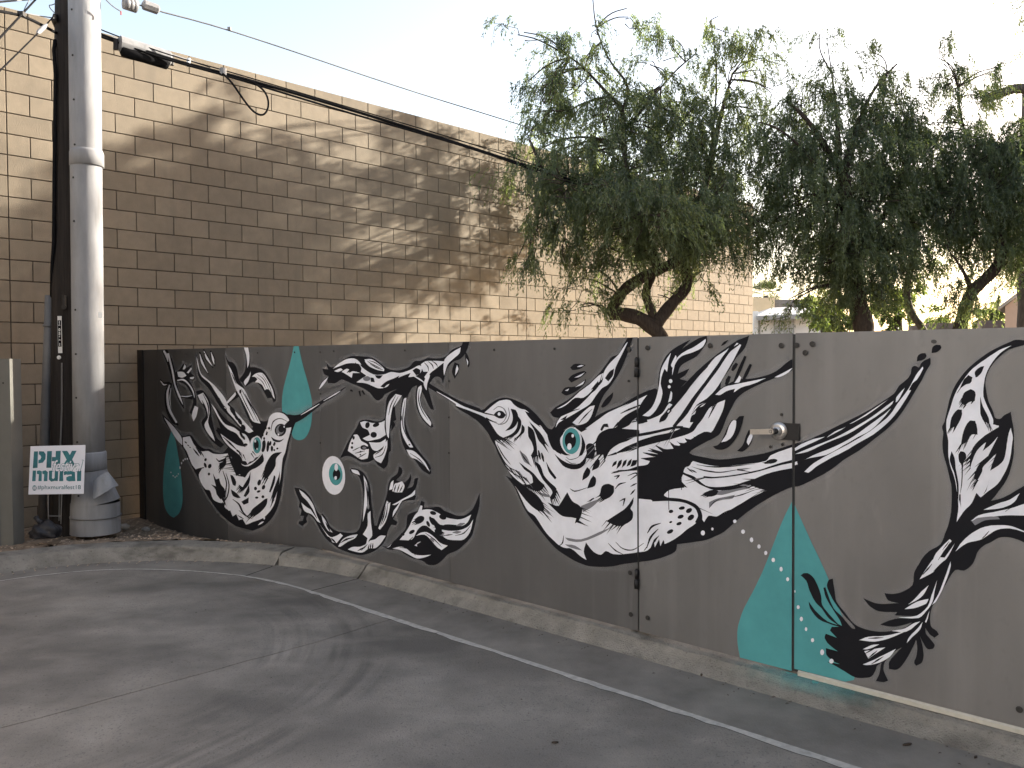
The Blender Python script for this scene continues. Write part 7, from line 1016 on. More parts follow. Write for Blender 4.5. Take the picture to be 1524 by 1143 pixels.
3K -3056,1175 21,-4 22,-3 21,-4 14,-2 15,-2 15,-2 -14,-7 -14,-7 -15,-7 -15,8 -16,8 -16,9 -6,4 -6,4
3K -3887,1234 25,-6 26,-6 25,-5 25,-5 24,-4 24,-2 24,-3 23,-2 2,6 -23,3 -24,3 -23,3 -24,3 -25,4 -26,4 -25,5 -26,5
3G -3694,1235 11,6 11,7 11,6 10,2 11,0 13,-2 12,-4 9,-6 7,-7 6,-9 5,-9 1,-9 -1,-10 -4,-10 -7,-9 -7,-9 -10,-7 -12,-6 -13,-6 -13,-6 3,-2 13,6 13,5 13,6 10,8 9,9 8,10 5,10 2,11 -1,10 -5,11 -7,10 -9,8 -11,5 -13,5 -14,2 -14,0 -12,-4 -11,-6 -11,-7 -11,-7
3G -3708,1165 16,-5 16,-5 17,-5 17,-2 15,0 15,3 15,5 12,6 12,10 9,13 7,13 5,13 0,11 -4,11 -4,12 -4,11 -4,-1 3,-11 4,-12 2,-11 0,-10 -5,-12 -7,-12 -9,-11 -11,-9 -10,-6 -13,-4 -14,-3 -13,-1 -16,1 -16,4 -16,5 -17,5
3K -3766,1178 14,-4 14,-4 14,-4 15,-3 12,-2 11,0 11,-1 11,0 1,2 -11,2 -10,1 -11,2 -10,3 -13,4 -14,4 -13,5 -13,5
4W -3631,1214 -2,-5 -3,-4 -6,-2 -5,0 -6,2 -3,3 -1,5 1,4 4,4 5,3 6,0 5,-2 3,-4
3K -2977,905 8,13 10,14 9,13 9,-5 8,-5 5,-5 1,-11 -4,-11 -6,-10 -14,-12 -17,-10 -18,-10 3,13 2,13
3K -2950,825 7,17 7,16 8,17 6,9 8,9 8,9 7,-5 8,-5 4,-7 1,-13 -3,-15 -7,-12 -15,-8 -20,-6
3K -2908,772 16,8 16,9 13,10 7,16 3,18 7,15 12,9 16,6 15,3 13,-1 13,-4 14,-4 0,-12 1,-11 -2,-11 -5,-8 -7,-8 -9,-8 -8,-6 -9,-5 -10,-5 -8,-4 -9,-3 -8,-3 -8,6 -7,6 -7,6 -16,-6 -17,-6
3K -3249,714 19,-4 20,-4 20,-3 10,-1 10,1 10,0 22,29 21,29 21,28 12,-16 11,-16 14,-14 14,-7 16,-4 15,-5 13,-7 11,-8 5,-10 -4,-21 -10,-23 -13,-22 -8,-7 -11,-6 -10,-6 3,10 4,11 4,10 -13,0 -13,1 -13,0 -22,-2 -22,-1 -21,2 -20,7 -18,10 -18,11 -20,12 -20,13
3K -3521,790 25,-6 25,-6 25,-5 24,-2 24,-1 23,-4 22,-8 20,-10 17,-12 17,-14 14,-16 10,-17 1,-10 -3,-12 -3,-12 -19,0 -19,1 -18,3 -25,10 -23,12 -22,14 -18,12 -16,13 -17,14 -21,18 -21,19
3K -3478,930 25,-11 24,-12 24,-11 18,-8 17,-8 15,-9 14,-11 13,-11 13,-11 14,-9 15,-8 15,-8 -4,-9 -5,-8 -6,-8 -12,-8 -13,-7 -14,-3 -20,0 -21,3 -19,5 -21,7 -20,8 -20,9 17,0 17,0 17,2 11,4 11,5 10,6 -2,15 -3,15 -7,12 -17,12 -22,8 -21,10 -15,13 -14,13
3K -3354,949 18,-7 17,-7 14,-9 12,-18 7,-19 10,-19 15,-14 16,-12 18,-12 18,-10 19,-10 12,-11 2,-16 -4,-18 -8,-17 -8,-8 -11,-6 -11,-6 -5,5 -5,4 -2,5 7,10 10,12 4,10 -5,11 -11,11 -12,10 -17,12 -17,13 -15,13 -24,33 -22,35
3K -3258,951 10,-13 10,-13 11,-13 16,-16 17,-15 16,-16 -5,-6 -6,-6 -17,13 -17,13 -14,15 -9,18 -6,20
3K -2816,660 27,18 26,17 27,17 20,13 20,13 17,15 17,19 15,20 15,20 -1,-12 -1,-11 -3,-12 -5,-9 -7,-10 -4,-9 4,-7 8,-5 4,-7 1,-14 -2,-14 -7,-13 -14,-12 -17,-11 -19,-10 -16,-7 -17,-5 -17,-1 -24,3 -24,7
3K -2777,959 3,9 4,9 5,8 7,5 8,4 8,3 -2,-7 -1,-7 -3,-6 -9,-6 -10,-6
3K -2746,951 4,14 4,15 7,13 6,5 8,4 8,4 -1,-9 -1,-9 -3,-8 -9,-10 -11,-10
3K -2711,960 4,13 3,12 6,11 6,5 8,4 8,4 -2,-9 -2,-9 -4,-8 -7,-8 -10,-7
3K -2678,970 3,10 4,9 5,10 6,5 8,6 8,5 -2,-11 -2,-10 -4,-9 -7,-6 -10,-4
3K -2654,972 6,12 5,12 5,11 10,2 10,1 10,1 -3,-9 -3,-10 -6,-8 -10,-5 -12,-4
3K -2740,937 22,3 22,3 22,4 21,3 15,2 14,2 14,2 15,3 -5,18 -14,-4 -13,-5 -14,-4 -14,-5 -21,-5 -21,-5 -21,-5 -22,-5
3K -2762,908 9,1 10,2 9,1 4,3 -5,0 -5,-5 -5,-6 -5,-6 3,-2 6,5 7,5 6,5 7,11 -15,-2 -9,-3 -9,-3 -9,-4
3K -2671,920 13,5 13,5 12,5 12,3 2,-1 4,-1 4,-2 3,4 -11,-8 -12,-8 -12,-9 -12,-9 2,-2 13,8 13,8 13,8 13,9 -5,7 -4,2 -6,1 -6,-1 -13,-4 -13,-6 -12,-6 -12,-6
3K -2591,932 9,2 10,3 7,5 7,6 -1,2 -9,-3 -9,-2 -8,-6 -7,-5
3K -2753,843 7,7 7,7 7,5 7,5 10,5 10,4 12,4 11,5 -1,2 -12,-3 -12,-2 -12,-3 -12,-5 -7,-7 -7,-7 -5,-8 -6,-7
3K -2652,865 11,5 11,4 9,6 10,7 -2,2 -11,-4 -11,-4 -9,-7 -9,-6
3K -2725,778 9,4 10,5 10,4 2,5 -3,-7 -3,-11 -2,-11 -3,-11 3,0 5,11 4,10 5,11 3,14 -16,-5 -8,-5 -9,-6 -9,-6
3K -2653,821 10,7 9,7 7,10 6,9 -2,1 -10,-7 -9,-7 -7,-10 -6,-9
3K -3683,1032 10,-19 11,-19 11,-18 13,-18 14,-18 15,-17 16,-16 20,-13 22,-9 24,-6 26,-4 24,-5 1,2 -23,6 -25,6 -23,6 -20,9 -18,13 -16,15 -15,17 -13,18 -14,17 -13,18 -12,18 -12,18
3K -3694,1039 9,-19 10,-19 10,-18 11,-18 15,-21 16,-21 18,-20 20,-17 19,-13 21,-10 23,-8 23,-7 20,-4 21,-3 22,-1 20,-2 1,2 -20,3 -21,2 -20,3 -19,5 -22,7 -22,9 -20,10 -18,12 -20,17 -17,19 -16,20 -16,21 -13,17 -11,18 -10,19 -11,18
3K -3667,1025 12,-17 12,-17 12,-16 15,-16 15,-14 17,-12 17,-12 17,-12 2,1 -15,14 -15,13 -16,13 -14,13 -14,16 -14,16 -14,16 -14,16
3K -3466,1001 6,-11 6,-11 7,-11 8,-11 15,-12 16,-11 17,-11 16,-11 2,2 -15,12 -15,11 -14,12 -13,13 -10,9 -8,10 -8,11 -8,10
3K -3078,812 9,-5 8,-5 10,-3 11,-2 23,6 22,8 23,9 22,9 -1,2 -23,-8 -22,-8 -23,-7 -22,-4 -7,0 -9,3 -10,3 -9,3
3K -3126,536 -3,-11 -2,-11 -3,-11 -5,-10 -3,-5 -7,-6 -7,-5 -8,-6 2,-2 8,5 9,5 8,6 7,6 4,12 1,11 1,11 1,12
3K -3338,579 11,-12 11,-12 14,-11 13,-10 3,2 -11,12 -11,12 -14,10 -13,10
3K -2805,541 12,-10 11,-9 13,-9 13,-8 12,-3 13,-3 14,-2 13,-2 1,2 -13,4 -12,3 -12,3 -11,5 -14,6 -13,8 -12,8 -13,8
3K -2754,555 11,-9 12,-9 12,-8 14,-5 16,-3 17,-1 18,3 16,4 19,10 18,13 18,13 17,13 -2,1 -17,-12 -18,-13 -18,-11 -19,-9 -15,-4 -16,-1 -16,0 -15,2 -14,4 -12,7 -12,9 -13,7
2.5G -3116,527 41,1 40,0 39,6 45,17 44,21 43,22 29,13 28,13 29,13 -25,-18 -26,-17 -26,-16 -46,-23 -47,-22 -48,-17 -31,-6 -31,-2 -30,1 -10,3 -9,6
2.5G -3475,1001 21,-10 22,-10 18,-12 12,-16 9,-17 9,-17 -18,5 -18,6 -15,7 -16,20 -12,22
2.5G -3116,488 25,2 25,3 24,-1 19,-5 18,-7 17,-8 -15,0 -15,0 -15,0 -18,2 -19,1 -18,3 -10,3 -9,3
2.5G -3316,765 27,-2 27,-1 24,-3 5,-3 3,-6 2,-5 -20,0 -20,-1 -18,2 -11,5 -9,7
2.5G -2996,722 30,13 30,13 29,12 18,7 17,6 17,6 -16,-15 -18,-17 -18,-15 -22,-15 -25,-13 -24,-15 -6,11 -6,11
3K -2883,1020 -3,22 -3,23 0,23 6,17 9,17 13,15 18,12 21,9 21,8 17,3 17,2 16,4 29,17 27,20 27,20 25,17 25,16 25,17 2,-12 1,-12 2,-12 -17,-8 -16,-8 -15,-10 -9,-9 -7,-10 -8,-8 -16,-8 -16,-7 -17,-6 38,-1 37,0 38,-1 1,-7 1,-7 -2,-6 -24,-16 -28,-14 -29,-14 -16,-5 -17,-5 -16,-6 -21,-11 -20,-12 -18,-14 -16,-20 -13,-22 -13,-22 -3,11 -3,11 -3,11 -15,-1 -16,-1
3K -2856,1157 6,12 7,11 8,9 9,3 10,1 11,1 3,-7 2,-6 3,-7 -10,1 -10,0 -9,1 -6,-8 -6,-8 -6,-9 -6,3
3K -2750,1033 20,6 19,6 20,6 19,6 23,8 22,9 22,8 22,9 -11,21 -22,-9 -22,-8 -22,-9 -22,-9 -18,-10 -17,-10 -18,-10 -17,-10
3K -2717,1251 15,5 15,6 15,5 14,5 18,7 18,6 18,7 17,7 -3,6 -18,-6 -18,-6 -18,-6 -19,-6 -14,-7 -13,-6 -14,-7 -14,-7
3K -2992,1160 10,4 9,4 9,5 10,4 10,6 11,6 10,6 11,7 -1,1 -12,-5 -11,-5 -12,-5 -11,-5 -9,-6 -8,-5 -9,-5 -8,-5
3K -2614,1216 20,3 20,3 20,3 20,3 16,5 16,6 15,6 15,6 -6,12 -15,-6 -15,-5 -15,-6 -15,-4 -19,-4 -19,-4 -20,-3 -20,-3
3K -2601,1201 15,3 15,3 14,5 15,4 -4,12 -15,-3 -15,-4 -14,-5 -15,-4
3K -2602,1139 27,5 26,4 27,5 26,6 32,7 33,8 31,8 31,7 10,1 11,1 11,0 11,0 0,13 -11,0 -11,0 -11,-1 -12,-1 -32,-7 -32,-7 -32,-9 -32,-7 -26,-6 -26,-5 -27,-6 -26,-5
3K -2602,1077 33,9 32,10 32,9 32,9 27,7 26,7 26,7 26,8 25,8 24,7 24,9 23,11 10,8 8,10 6,9 6,9 -11,6 -7,-9 -6,-9 -7,-8 -7,-5 -20,-10 -23,-8 -25,-8 -24,-7 -26,-8 -26,-7 -26,-8 -27,-7 -32,-9 -32,-10 -32,-9 -32,-10
3K -2373,1193 19,23 19,23 19,23 19,22 25,31 24,31 25,31 24,30 17,21 17,20 18,21 16,20 15,20 15,20 14,20 16,17 13,12 15,10 16,10 15,10 -4,5 -16,-8 -17,-9 -17,-10 -16,-11 -17,-18 -15,-20 -14,-20 -15,-20 -17,-20 -17,-21 -17,-20 -18,-21 -24,-30 -25,-31 -25,-30 -25,-31 -19,-23 -20,-22 -19,-23 -20,-23
3K -2401,1277 19,19 18,19 18,18 18,19 22,24 20,25 21,23 21,23 15,15 15,14 16,14 15,14 -3,3 -16,-14 -17,-13 -16,-13 -16,-14 -22,-23 -22,-23 -22,-24 -22,-23 -18,-18 -18,-19 -19,-18 -19,-19
3K -2471,1216 3,10 3,10 5,9 12,11 13,11 13,10 3,-6 4,-6 1,-6 -4,-10 -7,-10 -8,-9 -11,-6 -14,-4
3K -2286,1226 2,12 3,11 5,10 10,6 13,4 13,3 2,-7 2,-7 -1,-7 -6,-8 -9,-8 -10,-6 -7,-2 -9,-1
3K -2737,1200 14,15 17,14 18,13 28,15 29,14 28,13 0,-13 0,-13 0,-13 -18,-5 -18,-6 -16,-7 -14,-12 -13,-14 -14,-12 -13,-6 -14,-5 -14,-5 -1,10 -1,9
3K -2180,1250 8,12 7,12 8,12 8,12 4,8 5,8 6,8 5,8 -2,2 -7,-8 -7,-7 -6,-7 -7,-8 -6,-13 -6,-12 -6,-13 -6,-13
3K -2163,1299 8,9 9,8 5,10 6,10 -3,1 -8,-8 -8,-9 -5,-10 -6,-10
3K -2275,1264 11,11 11,10 11,10 12,8 9,7 9,6 11,5 10,6 -1,2 -11,-4 -11,-5 -12,-4 -10,-6 -11,-11 -10,-11 -10,-11 -10,-11
1K -2158,1112 12,4 13,4 10,7 11,13 8,15 8,15 7,15 6,14 7,14 7,12 7,12 9,10 6,1 8,-1 6,1 7,6 6,7 7,6 7,1 8,1 9,0 -5,-18 -4,-17 -6,-17 -7,-19 -8,-18 -11,-18 -11,-15 -13,-15 -15,-14 -10,-7 -12,-6 -12,-4 -11,-2 -11,0 -11,1 -8,3 -7,5
1K -2026,1100 10,9 11,10 8,10 8,15 5,17 6,16 5,9 4,9 4,9 7,-2 6,-3 6,-3 1,-11 1,-12 -2,-12 -4,-12 -7,-13 -8,-11 -9,-10 -11,-9 -12,-7 -9,-1 -10,1
2W -2111,1136 10,14 10,13 9,14 5,14 5,15 6,14 6,10 6,9 8,7 5,1 6,-1 5,-1 0,-12 -1,-12 -2,-12 -5,-14 -6,-15 -9,-13 -8,-9 -10,-7 -11,-7 -9,-3 -10,-2
2W -1974,1148 3,12 6,12 7,12 3,3 5,2 4,3 1,-9 1,-8 -2,-8 -5,-12 -7,-12 -7,-12 -4,6 -4,5
3W -2987,1087 -2,-18 -5,-17 -9,-15 -12,-13 -14,-11 -16,-7 -16,-3 -17,1 -16,5 -14,8 -12,12 -9,14 -6,17 -2,18 2,18 6,17 9,15 12,14 15,10 16,7 17,2 16,-1 16,-5 14,-8 12,-12 8,-15 6,-16
4T -2998,1088 -2,-17 -5,-16 -8,-14 -10,-13 -12,-9 -14,-7 -15,-3 -15,1 -14,5 -12,8 -11,11 -8,13 -5,16 -1,16 2,17 5,16 8,15 10,12 13,10 14,6 15,3 14,-1 14,-5 13,-8 10,-11 8,-14 4,-15
5K -3028,1089 -1,-10 -3,-10 -5,-9 -7,-8 -8,-6 -9,-4 -9,-2 -10,1 -9,3 -8,5 -6,7 -5,8 -3,10 -1,10 1,10 3,11 5,9 7,7 8,6 9,4 9,2 10,-1 9,-3 7,-5 7,-7 5,-8 3,-10
6W -3042,1114 -1,-4 -3,-4 -4,-2 -4,-1 -3,2 -3,4 -1,4 1,5 3,4 4,2 4,0 3,-2 3,-3
6W -3060,1052 -2,-8 -4,-7 -7,-4 -7,-1 -7,4 -5,6 -1,8 2,8 4,7 7,4 7,1 7,-3 4,-7
4K -3104,989 7,-4 7,-4 7,-4 8,-1 14,1 14,4 15,4 13,6 12,8 11,9 11,9 11,9 -2,1 -11,-8 -11,-10 -11,-8 -12,-8 -13,-5 -14,-4 -14,-3 -13,-2 -7,1 -6,3 -7,4 -7,3
4K -3108,974 10,-5 10,-5 10,-5 11,-4 9,0 10,1 9,2 10,1 -1,2 -9,-1 -9,-1 -9,-1 -8,1 -11,3 -10,4 -10,5 -11,5
2.5G -2025,1012 0,-4 28,4 15,3 -15,-1
2.5G -2025,1012 0,-4 48,8 28,5 -28,-3
2.6K -2024,1014 -1,-7 50,-1 30,-1 -29,4
2.6K -2024,1013 -1,-6 31,2 16,2 -16,1
2.5G -2024,1014 -1,-7 50,11 30,8 -30,-4
2.5G -2203,952 -1,6 -67,-18 -42,-12 42,9
2.5G -2203,951 -1,7 -75,-18 -46,-12 47,8
2.6K -2203,952 -1,6 -71,-29 -44,-18 45,16
2.6K -1975,955 0,-5 58,-6 34,-4 -34,6
2.5G -1999,946 0,-6 39,-2 22,-1 -22,4
2.5G -2023,938 -1,-8 70,9 43,5 -42,-2
2.6K -2023,937 0,-6 54,-2 32,-1 -32,4
2.6K -1862,1052 -1,5 -16,-4 -7,-3 8,0
2.6K -1868,1054 -1,6 -14,-5 -6,-3 6,0
2.6K -1869,1057 -1,5 -19,-5 -9,-3 9,1
2.5G -1869,1060 -1,3 -16,-6 -8,-4 8,2
2.6K -2180,863 -2,6 -16,-9 -8,-4 8,2
2.6K -2190,866 -1,6 -16,-8 -6,-5 7,2
2.6K -2199,868 -2,7 -19,-9 -9,-5 10,2
2.6K -2192,875 -2,8 -18,-11 -9,-6 10,3
2.6K -2186,883 -1,6 -20,-10 -9,-5 10,3
2.6K -1870,925 -1,4 -25,-5 -13,-3 13,1
2.5G -1870,925 -1,4 -52,-18 -31,-11 32,10
2.5G -1902,930 0,4 -43,-14 -25,-8 25,7
2.6K -1921,935 0,3 -42,-18 -24,-12 25,10
2.6K -1940,938 -1,7 -24,-11 -12,-7 13,4
2.6K -1959,945 0,3 -55,-4 -34,-3 34,1
2.6K -1933,970 -1,5 -50,-20 -29,-13 30,11
2.5G -1933,969 -1,7 -52,-20 -32,-13 32,10
2.6K -1933,970 -1,5 -42,-4 -25,-3 25,0
2.5G -2234,804 -3,-4 57,-14 34,-8 -33,10
2.6K -2546,558 -5,1 -10,-17 -5,-8 7,7
2.6K -2546,558 -5,1 -14,-18 -8,-9 10,8
2.5G -3599,1070 -4,-5 71,-24 43,-14 -40,16
2.5G -3596,1072 -10,-9 51,-13 29,-5 -25,9
2.6K -3599,1070 -4,-5 42,-18 24,-10 -22,12
2.6K -3605,1068 -9,-8 67,-38 39,-22 -36,26
2.5G -3614,1065 -9,-8 70,-21 41,-11 -38,15
2.6K -3625,1061 -6,-6 49,-22 27,-12 -25,15
2.5G -3656,1058 -4,-4 56,-26 33,-14 -31,16
2.6K -3655,1060 -7,-7 59,-30 34,-17 -31,20
2.6K -3686,1058 -6,-6 97,-38 58,-22 -56,25
2.5G -3517,1084 -10,5 -22,-21 -11,-10 15,8
2.5G -3537,1078 -8,4 -33,-28 -19,-15 23,13
2.6K -3561,1073 -8,4 -41,-32 -23,-18 27,16
2.6K -3562,1074 -7,3 -42,-34 -25,-19 28,18
2.6K -3587,1072 -7,3 -20,-20 -9,-10 13,9
2.6K -3587,1072 -7,3 -18,-19 -9,-9 12,8
2.6K -3612,1069 -7,4 -34,-32 -19,-17 22,16
2.5G -3452,1098 -6,2 -10,-21 -4,-11 7,10
2.6K -3463,1090 -12,4 -23,-26 -12,-13 17,12
2.6K -3477,1084 -9,3 -11,-19 -5,-10 9,8
2.5G -3489,1079 -9,3 -14,-27 -6,-14 10,13
2.6K -3500,1073 -11,4 -9,-21 -3,-10 8,9
2.6K -3322,1167 -5,-5 20,-10 10,-4 -7,6
2.6K -3263,1069 -6,-3 20,-17 10,-7 -8,9
2.6K -3264,1063 -7,-4 26,-17 14,-8 -11,10
2.5G -3269,1057 -7,-4 26,-34 14,-20 -11,21
2.6K -3272,1051 -11,-5 30,-29 18,-16 -13,18
2.5G -3288,1058 -9,-4 25,-16 14,-7 -10,9
2.6K -3320,985 -14,-2 8,-33 4,-18 2,19
2.6K -3336,980 -7,-1 8,-32 5,-17 -2,18
2.6K -3347,976 -9,-2 10,-46 6,-26 -2,27
2.6K -3345,976 -13,-2 12,-41 9,-23 -3,24
2.5G -3357,972 -13,-3 11,-33 8,-19 -2,20
2.6K -3364,975 -11,-2 19,-34 12,-20 -7,20
2.6K -2828,774 -7,6 -23,-17 -11,-9 14,6
2.6K -2836,780 -6,6 -23,-19 -12,-10 15,7
2.5G -2844,787 -4,4 -23,-14 -11,-7 13,5
2.6K -2843,786 -7,6 -20,-19 -10,-11 13,8
2.5G -2901,774 -3,4 -24,-20 -12,-11 14,9
2.6K -2901,774 -4,4 -17,-16 -8,-9 9,7
2.6K -2900,773 -6,6 -33,-21 -19,-12 21,9
2.6K -2901,775 -3,3 -26,-15 -13,-8 14,6
2.5G -2901,775 -3,3 -23,-17 -12,-9 13,7
2.6K -2995,716 -3,-4 28,-12 15,-6 -13,8
2.6K -2995,716 -3,-4 49,-8 28,-4 -27,6
2.5G -2993,718 -6,-8 30,-11 17,-5 -14,9
2.5G -2990,707 -3,-5 43,-10 25,-6 -23,8
2.6K -2994,685 -3,-4 37,-6 21,-2 -19,4
2.5G -2994,686 -3,-5 59,-8 34,-4 -33,6
2.6K -3004,663 -3,-6 58,-11 35,-6 -33,9
2.5G -3004,662 -3,-4 49,-11 29,-5 -28,7
2.6K -3016,641 -5,-6 50,-14 28,-9 -26,11
2.5G -3017,641 -3,-5 39,-16 22,-9 -20,11
2.6K -3023,636 -7,-10 57,-7 33,-4 -30,8
2.6K -3289,711 -4,-4 37,-14 21,-7 -19,9
2.5G -3279,694 -4,-3 60,-21 35,-11 -33,13
2.6K -3276,685 -7,-6 53,-32 32,-19 -29,22
2.6K -3278,684 -4,-4 43,-21 25,-11 -23,13
2.6K -3280,672 -5,-5 43,-19 25,-10 -23,13
2.6K -3282,662 -8,-8 49,-36 29,-21 -25,25
2.5G -3303,660 -4,-4 61,-24 36,-14 -34,16
2.6K -3322,661 -5,-5 35,-19 20,-11 -17,13
2.6K -3275,812 -10,-7 31,-25 18,-13 -13,16
2.5G -3288,794 -5,-3 28,-26 15,-14 -13,15
2.5G -3285,796 -11,-7 47,-25 28,-14 -24,17
2.6K -3298,787 -8,-5 32,-20 19,-11 -15,13
2.6K -3313,780 -6,-5 35,-35 20,-21 -17,23
2.6K -3326,777 -9,-6 32,-22 18,-12 -14,14
2.6K -3347,776 -7,-4 27,-17 15,-8 -12,10
2.6K -3367,780 -7,-4 24,-17 14,-8 -11,10
2.5G -3385,786 -10,-7 42,-34 24,-20 -20,23
2.5G -3406,792 -9,-6 43,-33 26,-19 -22,22
2.6K -3173,792 -12,-5 25,-30 15,-16 -9,18
2.6K -3181,773 -5,-3 29,-44 17,-26 -15,27
2.6K -3188,756 -6,-3 13,-22 6,-12 -3,13
2.6K -3186,757 -10,-5 28,-33 17,-19 -13,21
2.6K -3194,750 -10,-5 14,-25 7,-14 -3,16
2.6K -3208,743 -5,-3 19,-47 10,-28 -8,29
2.6K -3216,738 -11,-5 18,-35 11,-20 -6,22
2.6K -2689,659 -4,3 -34,-29 -20,-16 22,15
2.6K -2703,652 -8,5 -23,-38 -13,-22 16,20
2.6K -2721,647 -6,4 -16,-23 -8,-12 11,11
2.6K -2737,645 -7,5 -27,-24 -15,-12 18,10
2.6K -2738,646 -4,3 -28,-24 -15,-12 17,11
2.5G -2760,649 -8,5 -27,-27 -15,-14 19,12
2.6K -2762,649 -5,4 -18,-27 -8,-14 11,13
2.6K -2760,649 -8,4 -31,-42 -17,-25 20,23
2.6K -2786,657 -4,2 -36,-40 -21,-25 23,23
2.6K -2784,656 -8,4 -26,-31 -14,-19 18,16
2.6K -2810,664 -4,2 -25,-29 -14,-16 16,15
2.6K -2733,936 0,4 -34,-10 -18,-6 18,4
2.6K -2732,934 -2,8 -31,-11 -16,-7 17,3
2.6K -2733,937 -1,7 -32,-11 -17,-8 18,4
2.5G -2733,938 -1,6 -32,-8 -17,-4 17,2
2.5G -3478,877 -8,-6 45,-34 27,-19 -23,22
2.6K -3501,882 -11,-6 47,-27 28,-15 -23,18
2.6K -3504,881 -5,-4 48,-37 29,-22 -26,23
2.5G -3529,885 -5,-3 39,-34 23,-19 -20,21
2.6K -3551,893 -11,-7 36,-27 21,-14 -16,18
2.5G -3418,844 -6,-4 40,-38 24,-22 -21,24
2.6K -3437,848 -10,-8 51,-28 31,-16 -26,19
2.6K -3458,849 -10,-7 53,-50 32,-30 -27,33
2.6K -3481,850 -6,-4 43,-32 25,-18 -23,20
2.5G -3500,855 -8,-6 48,-23 29,-13 -25,15
2.6K -3525,861 -6,-4 36,-22 20,-12 -18,14
2.6K -2819,991 -6,4 -27,-32 -14,-18 17,16
2.5G -2822,1002 -6,4 -29,-33 -16,-20 19,18
2.6K -2826,1014 -3,2 -48,-42 -29,-26 30,25
2.6K -2842,1022 -8,6 -58,-64 -35,-41 39,38
2.6K -2860,1023 -4,3 -46,-27 -27,-16 29,14
2.5G -2874,1021 -8,6 -32,-34 -18,-21 22,18
2.6K -2878,1044 -6,5 -57,-63 -35,-40 38,38
2.6K -2879,1045 -4,3 -57,-32 -34,-20 37,18
2.5G -2881,1067 -6,5 -52,-51 -32,-31 34,29
2.5G -2880,1089 -7,5 -60,-49 -37,-30 40,28
2.6K -2880,1089 -6,5 -40,-32 -23,-19 26,17
2.6K -2743,1033 -2,5 -25,-11 -12,-5 13,3
2.6K -2742,1032 -4,7 -44,-15 -25,-9 27,6
2.6K -2744,1035 -4,8 -34,-14 -18,-7 20,4
2.6K -2744,1036 -3,6 -44,-16 -26,-10 27,7
2.6K -2744,1036 -4,6 -33,-14 -18,-7 20,5
2.6K -2607,1216 -1,4 -33,-6 -18,-3 18,1
2.6K -2607,1215 -2,6 -34,-12 -19,-7 20,5
2.6K -2607,1216 -1,4 -26,-6 -12,-3 13,1
2.5G -2609,1226 -2,7 -22,-11 -10,-6 11,3
2.6K -2595,1137 -1,6 -34,-6 -18,-3 19,1
2.5G -2595,1138 -1,4 -54,-15 -32,-10 32,7
2.6K -2597,1149 -2,5 -41,-14 -23,-8 24,6
2.6K -2597,1148 -2,7 -51,-12 -30,-7 31,4
2.6K -2595,1077 -1,4 -35,-15 -19,-9 20,7
2.6K -2594,1076 -3,6 -74,-25 -46,-15 47,12
2.6K -2595,1077 -1,4 -55,-24 -33,-15 34,13
2.6K -2598,1087 -3,6 -41,-10 -23,-6 25,3
2.5G -2598,1088 -2,4 -43,-9 -25,-5 26,3
2.5G -2598,1087 -2,6 -41,-16 -22,-9 24,7
2.5G -2367,1196 -6,3 -35,-68 -21,-43 24,42
2.6K -2368,1197 -4,2 -89,-78 -59,-51 61,50
2.6K -2367,1196 -5,3 -46,-67 -29,-43 31,42
2.6K -2393,1279 -7,5 -42,-46 -26,-28 29,26
2.6K -2394,1280 -6,3 -23,-23 -13,-14 15,12
2.5G -2405,1288 -8,5 -23,-24 -12,-13 16,11
2.6K -2406,1288 -6,4 -34,-41 -21,-25 23,23
2.6K -2730,1175 -4,4 -25,-16 -13,-8 15,6
2.6K -2729,1174 -6,6 -25,-18 -13,-9 16,7
2.6K -2731,1185 -3,3 -22,-17 -10,-9 12,7
2.6K -2731,1184 -4,4 -28,-24 -15,-13 17,12
2.6K -2731,1192 -6,7 -26,-23 -13,-13 16,10
2.6K -2729,1201 -6,6 -22,-23 -11,-14 14,11
#leaf_spray
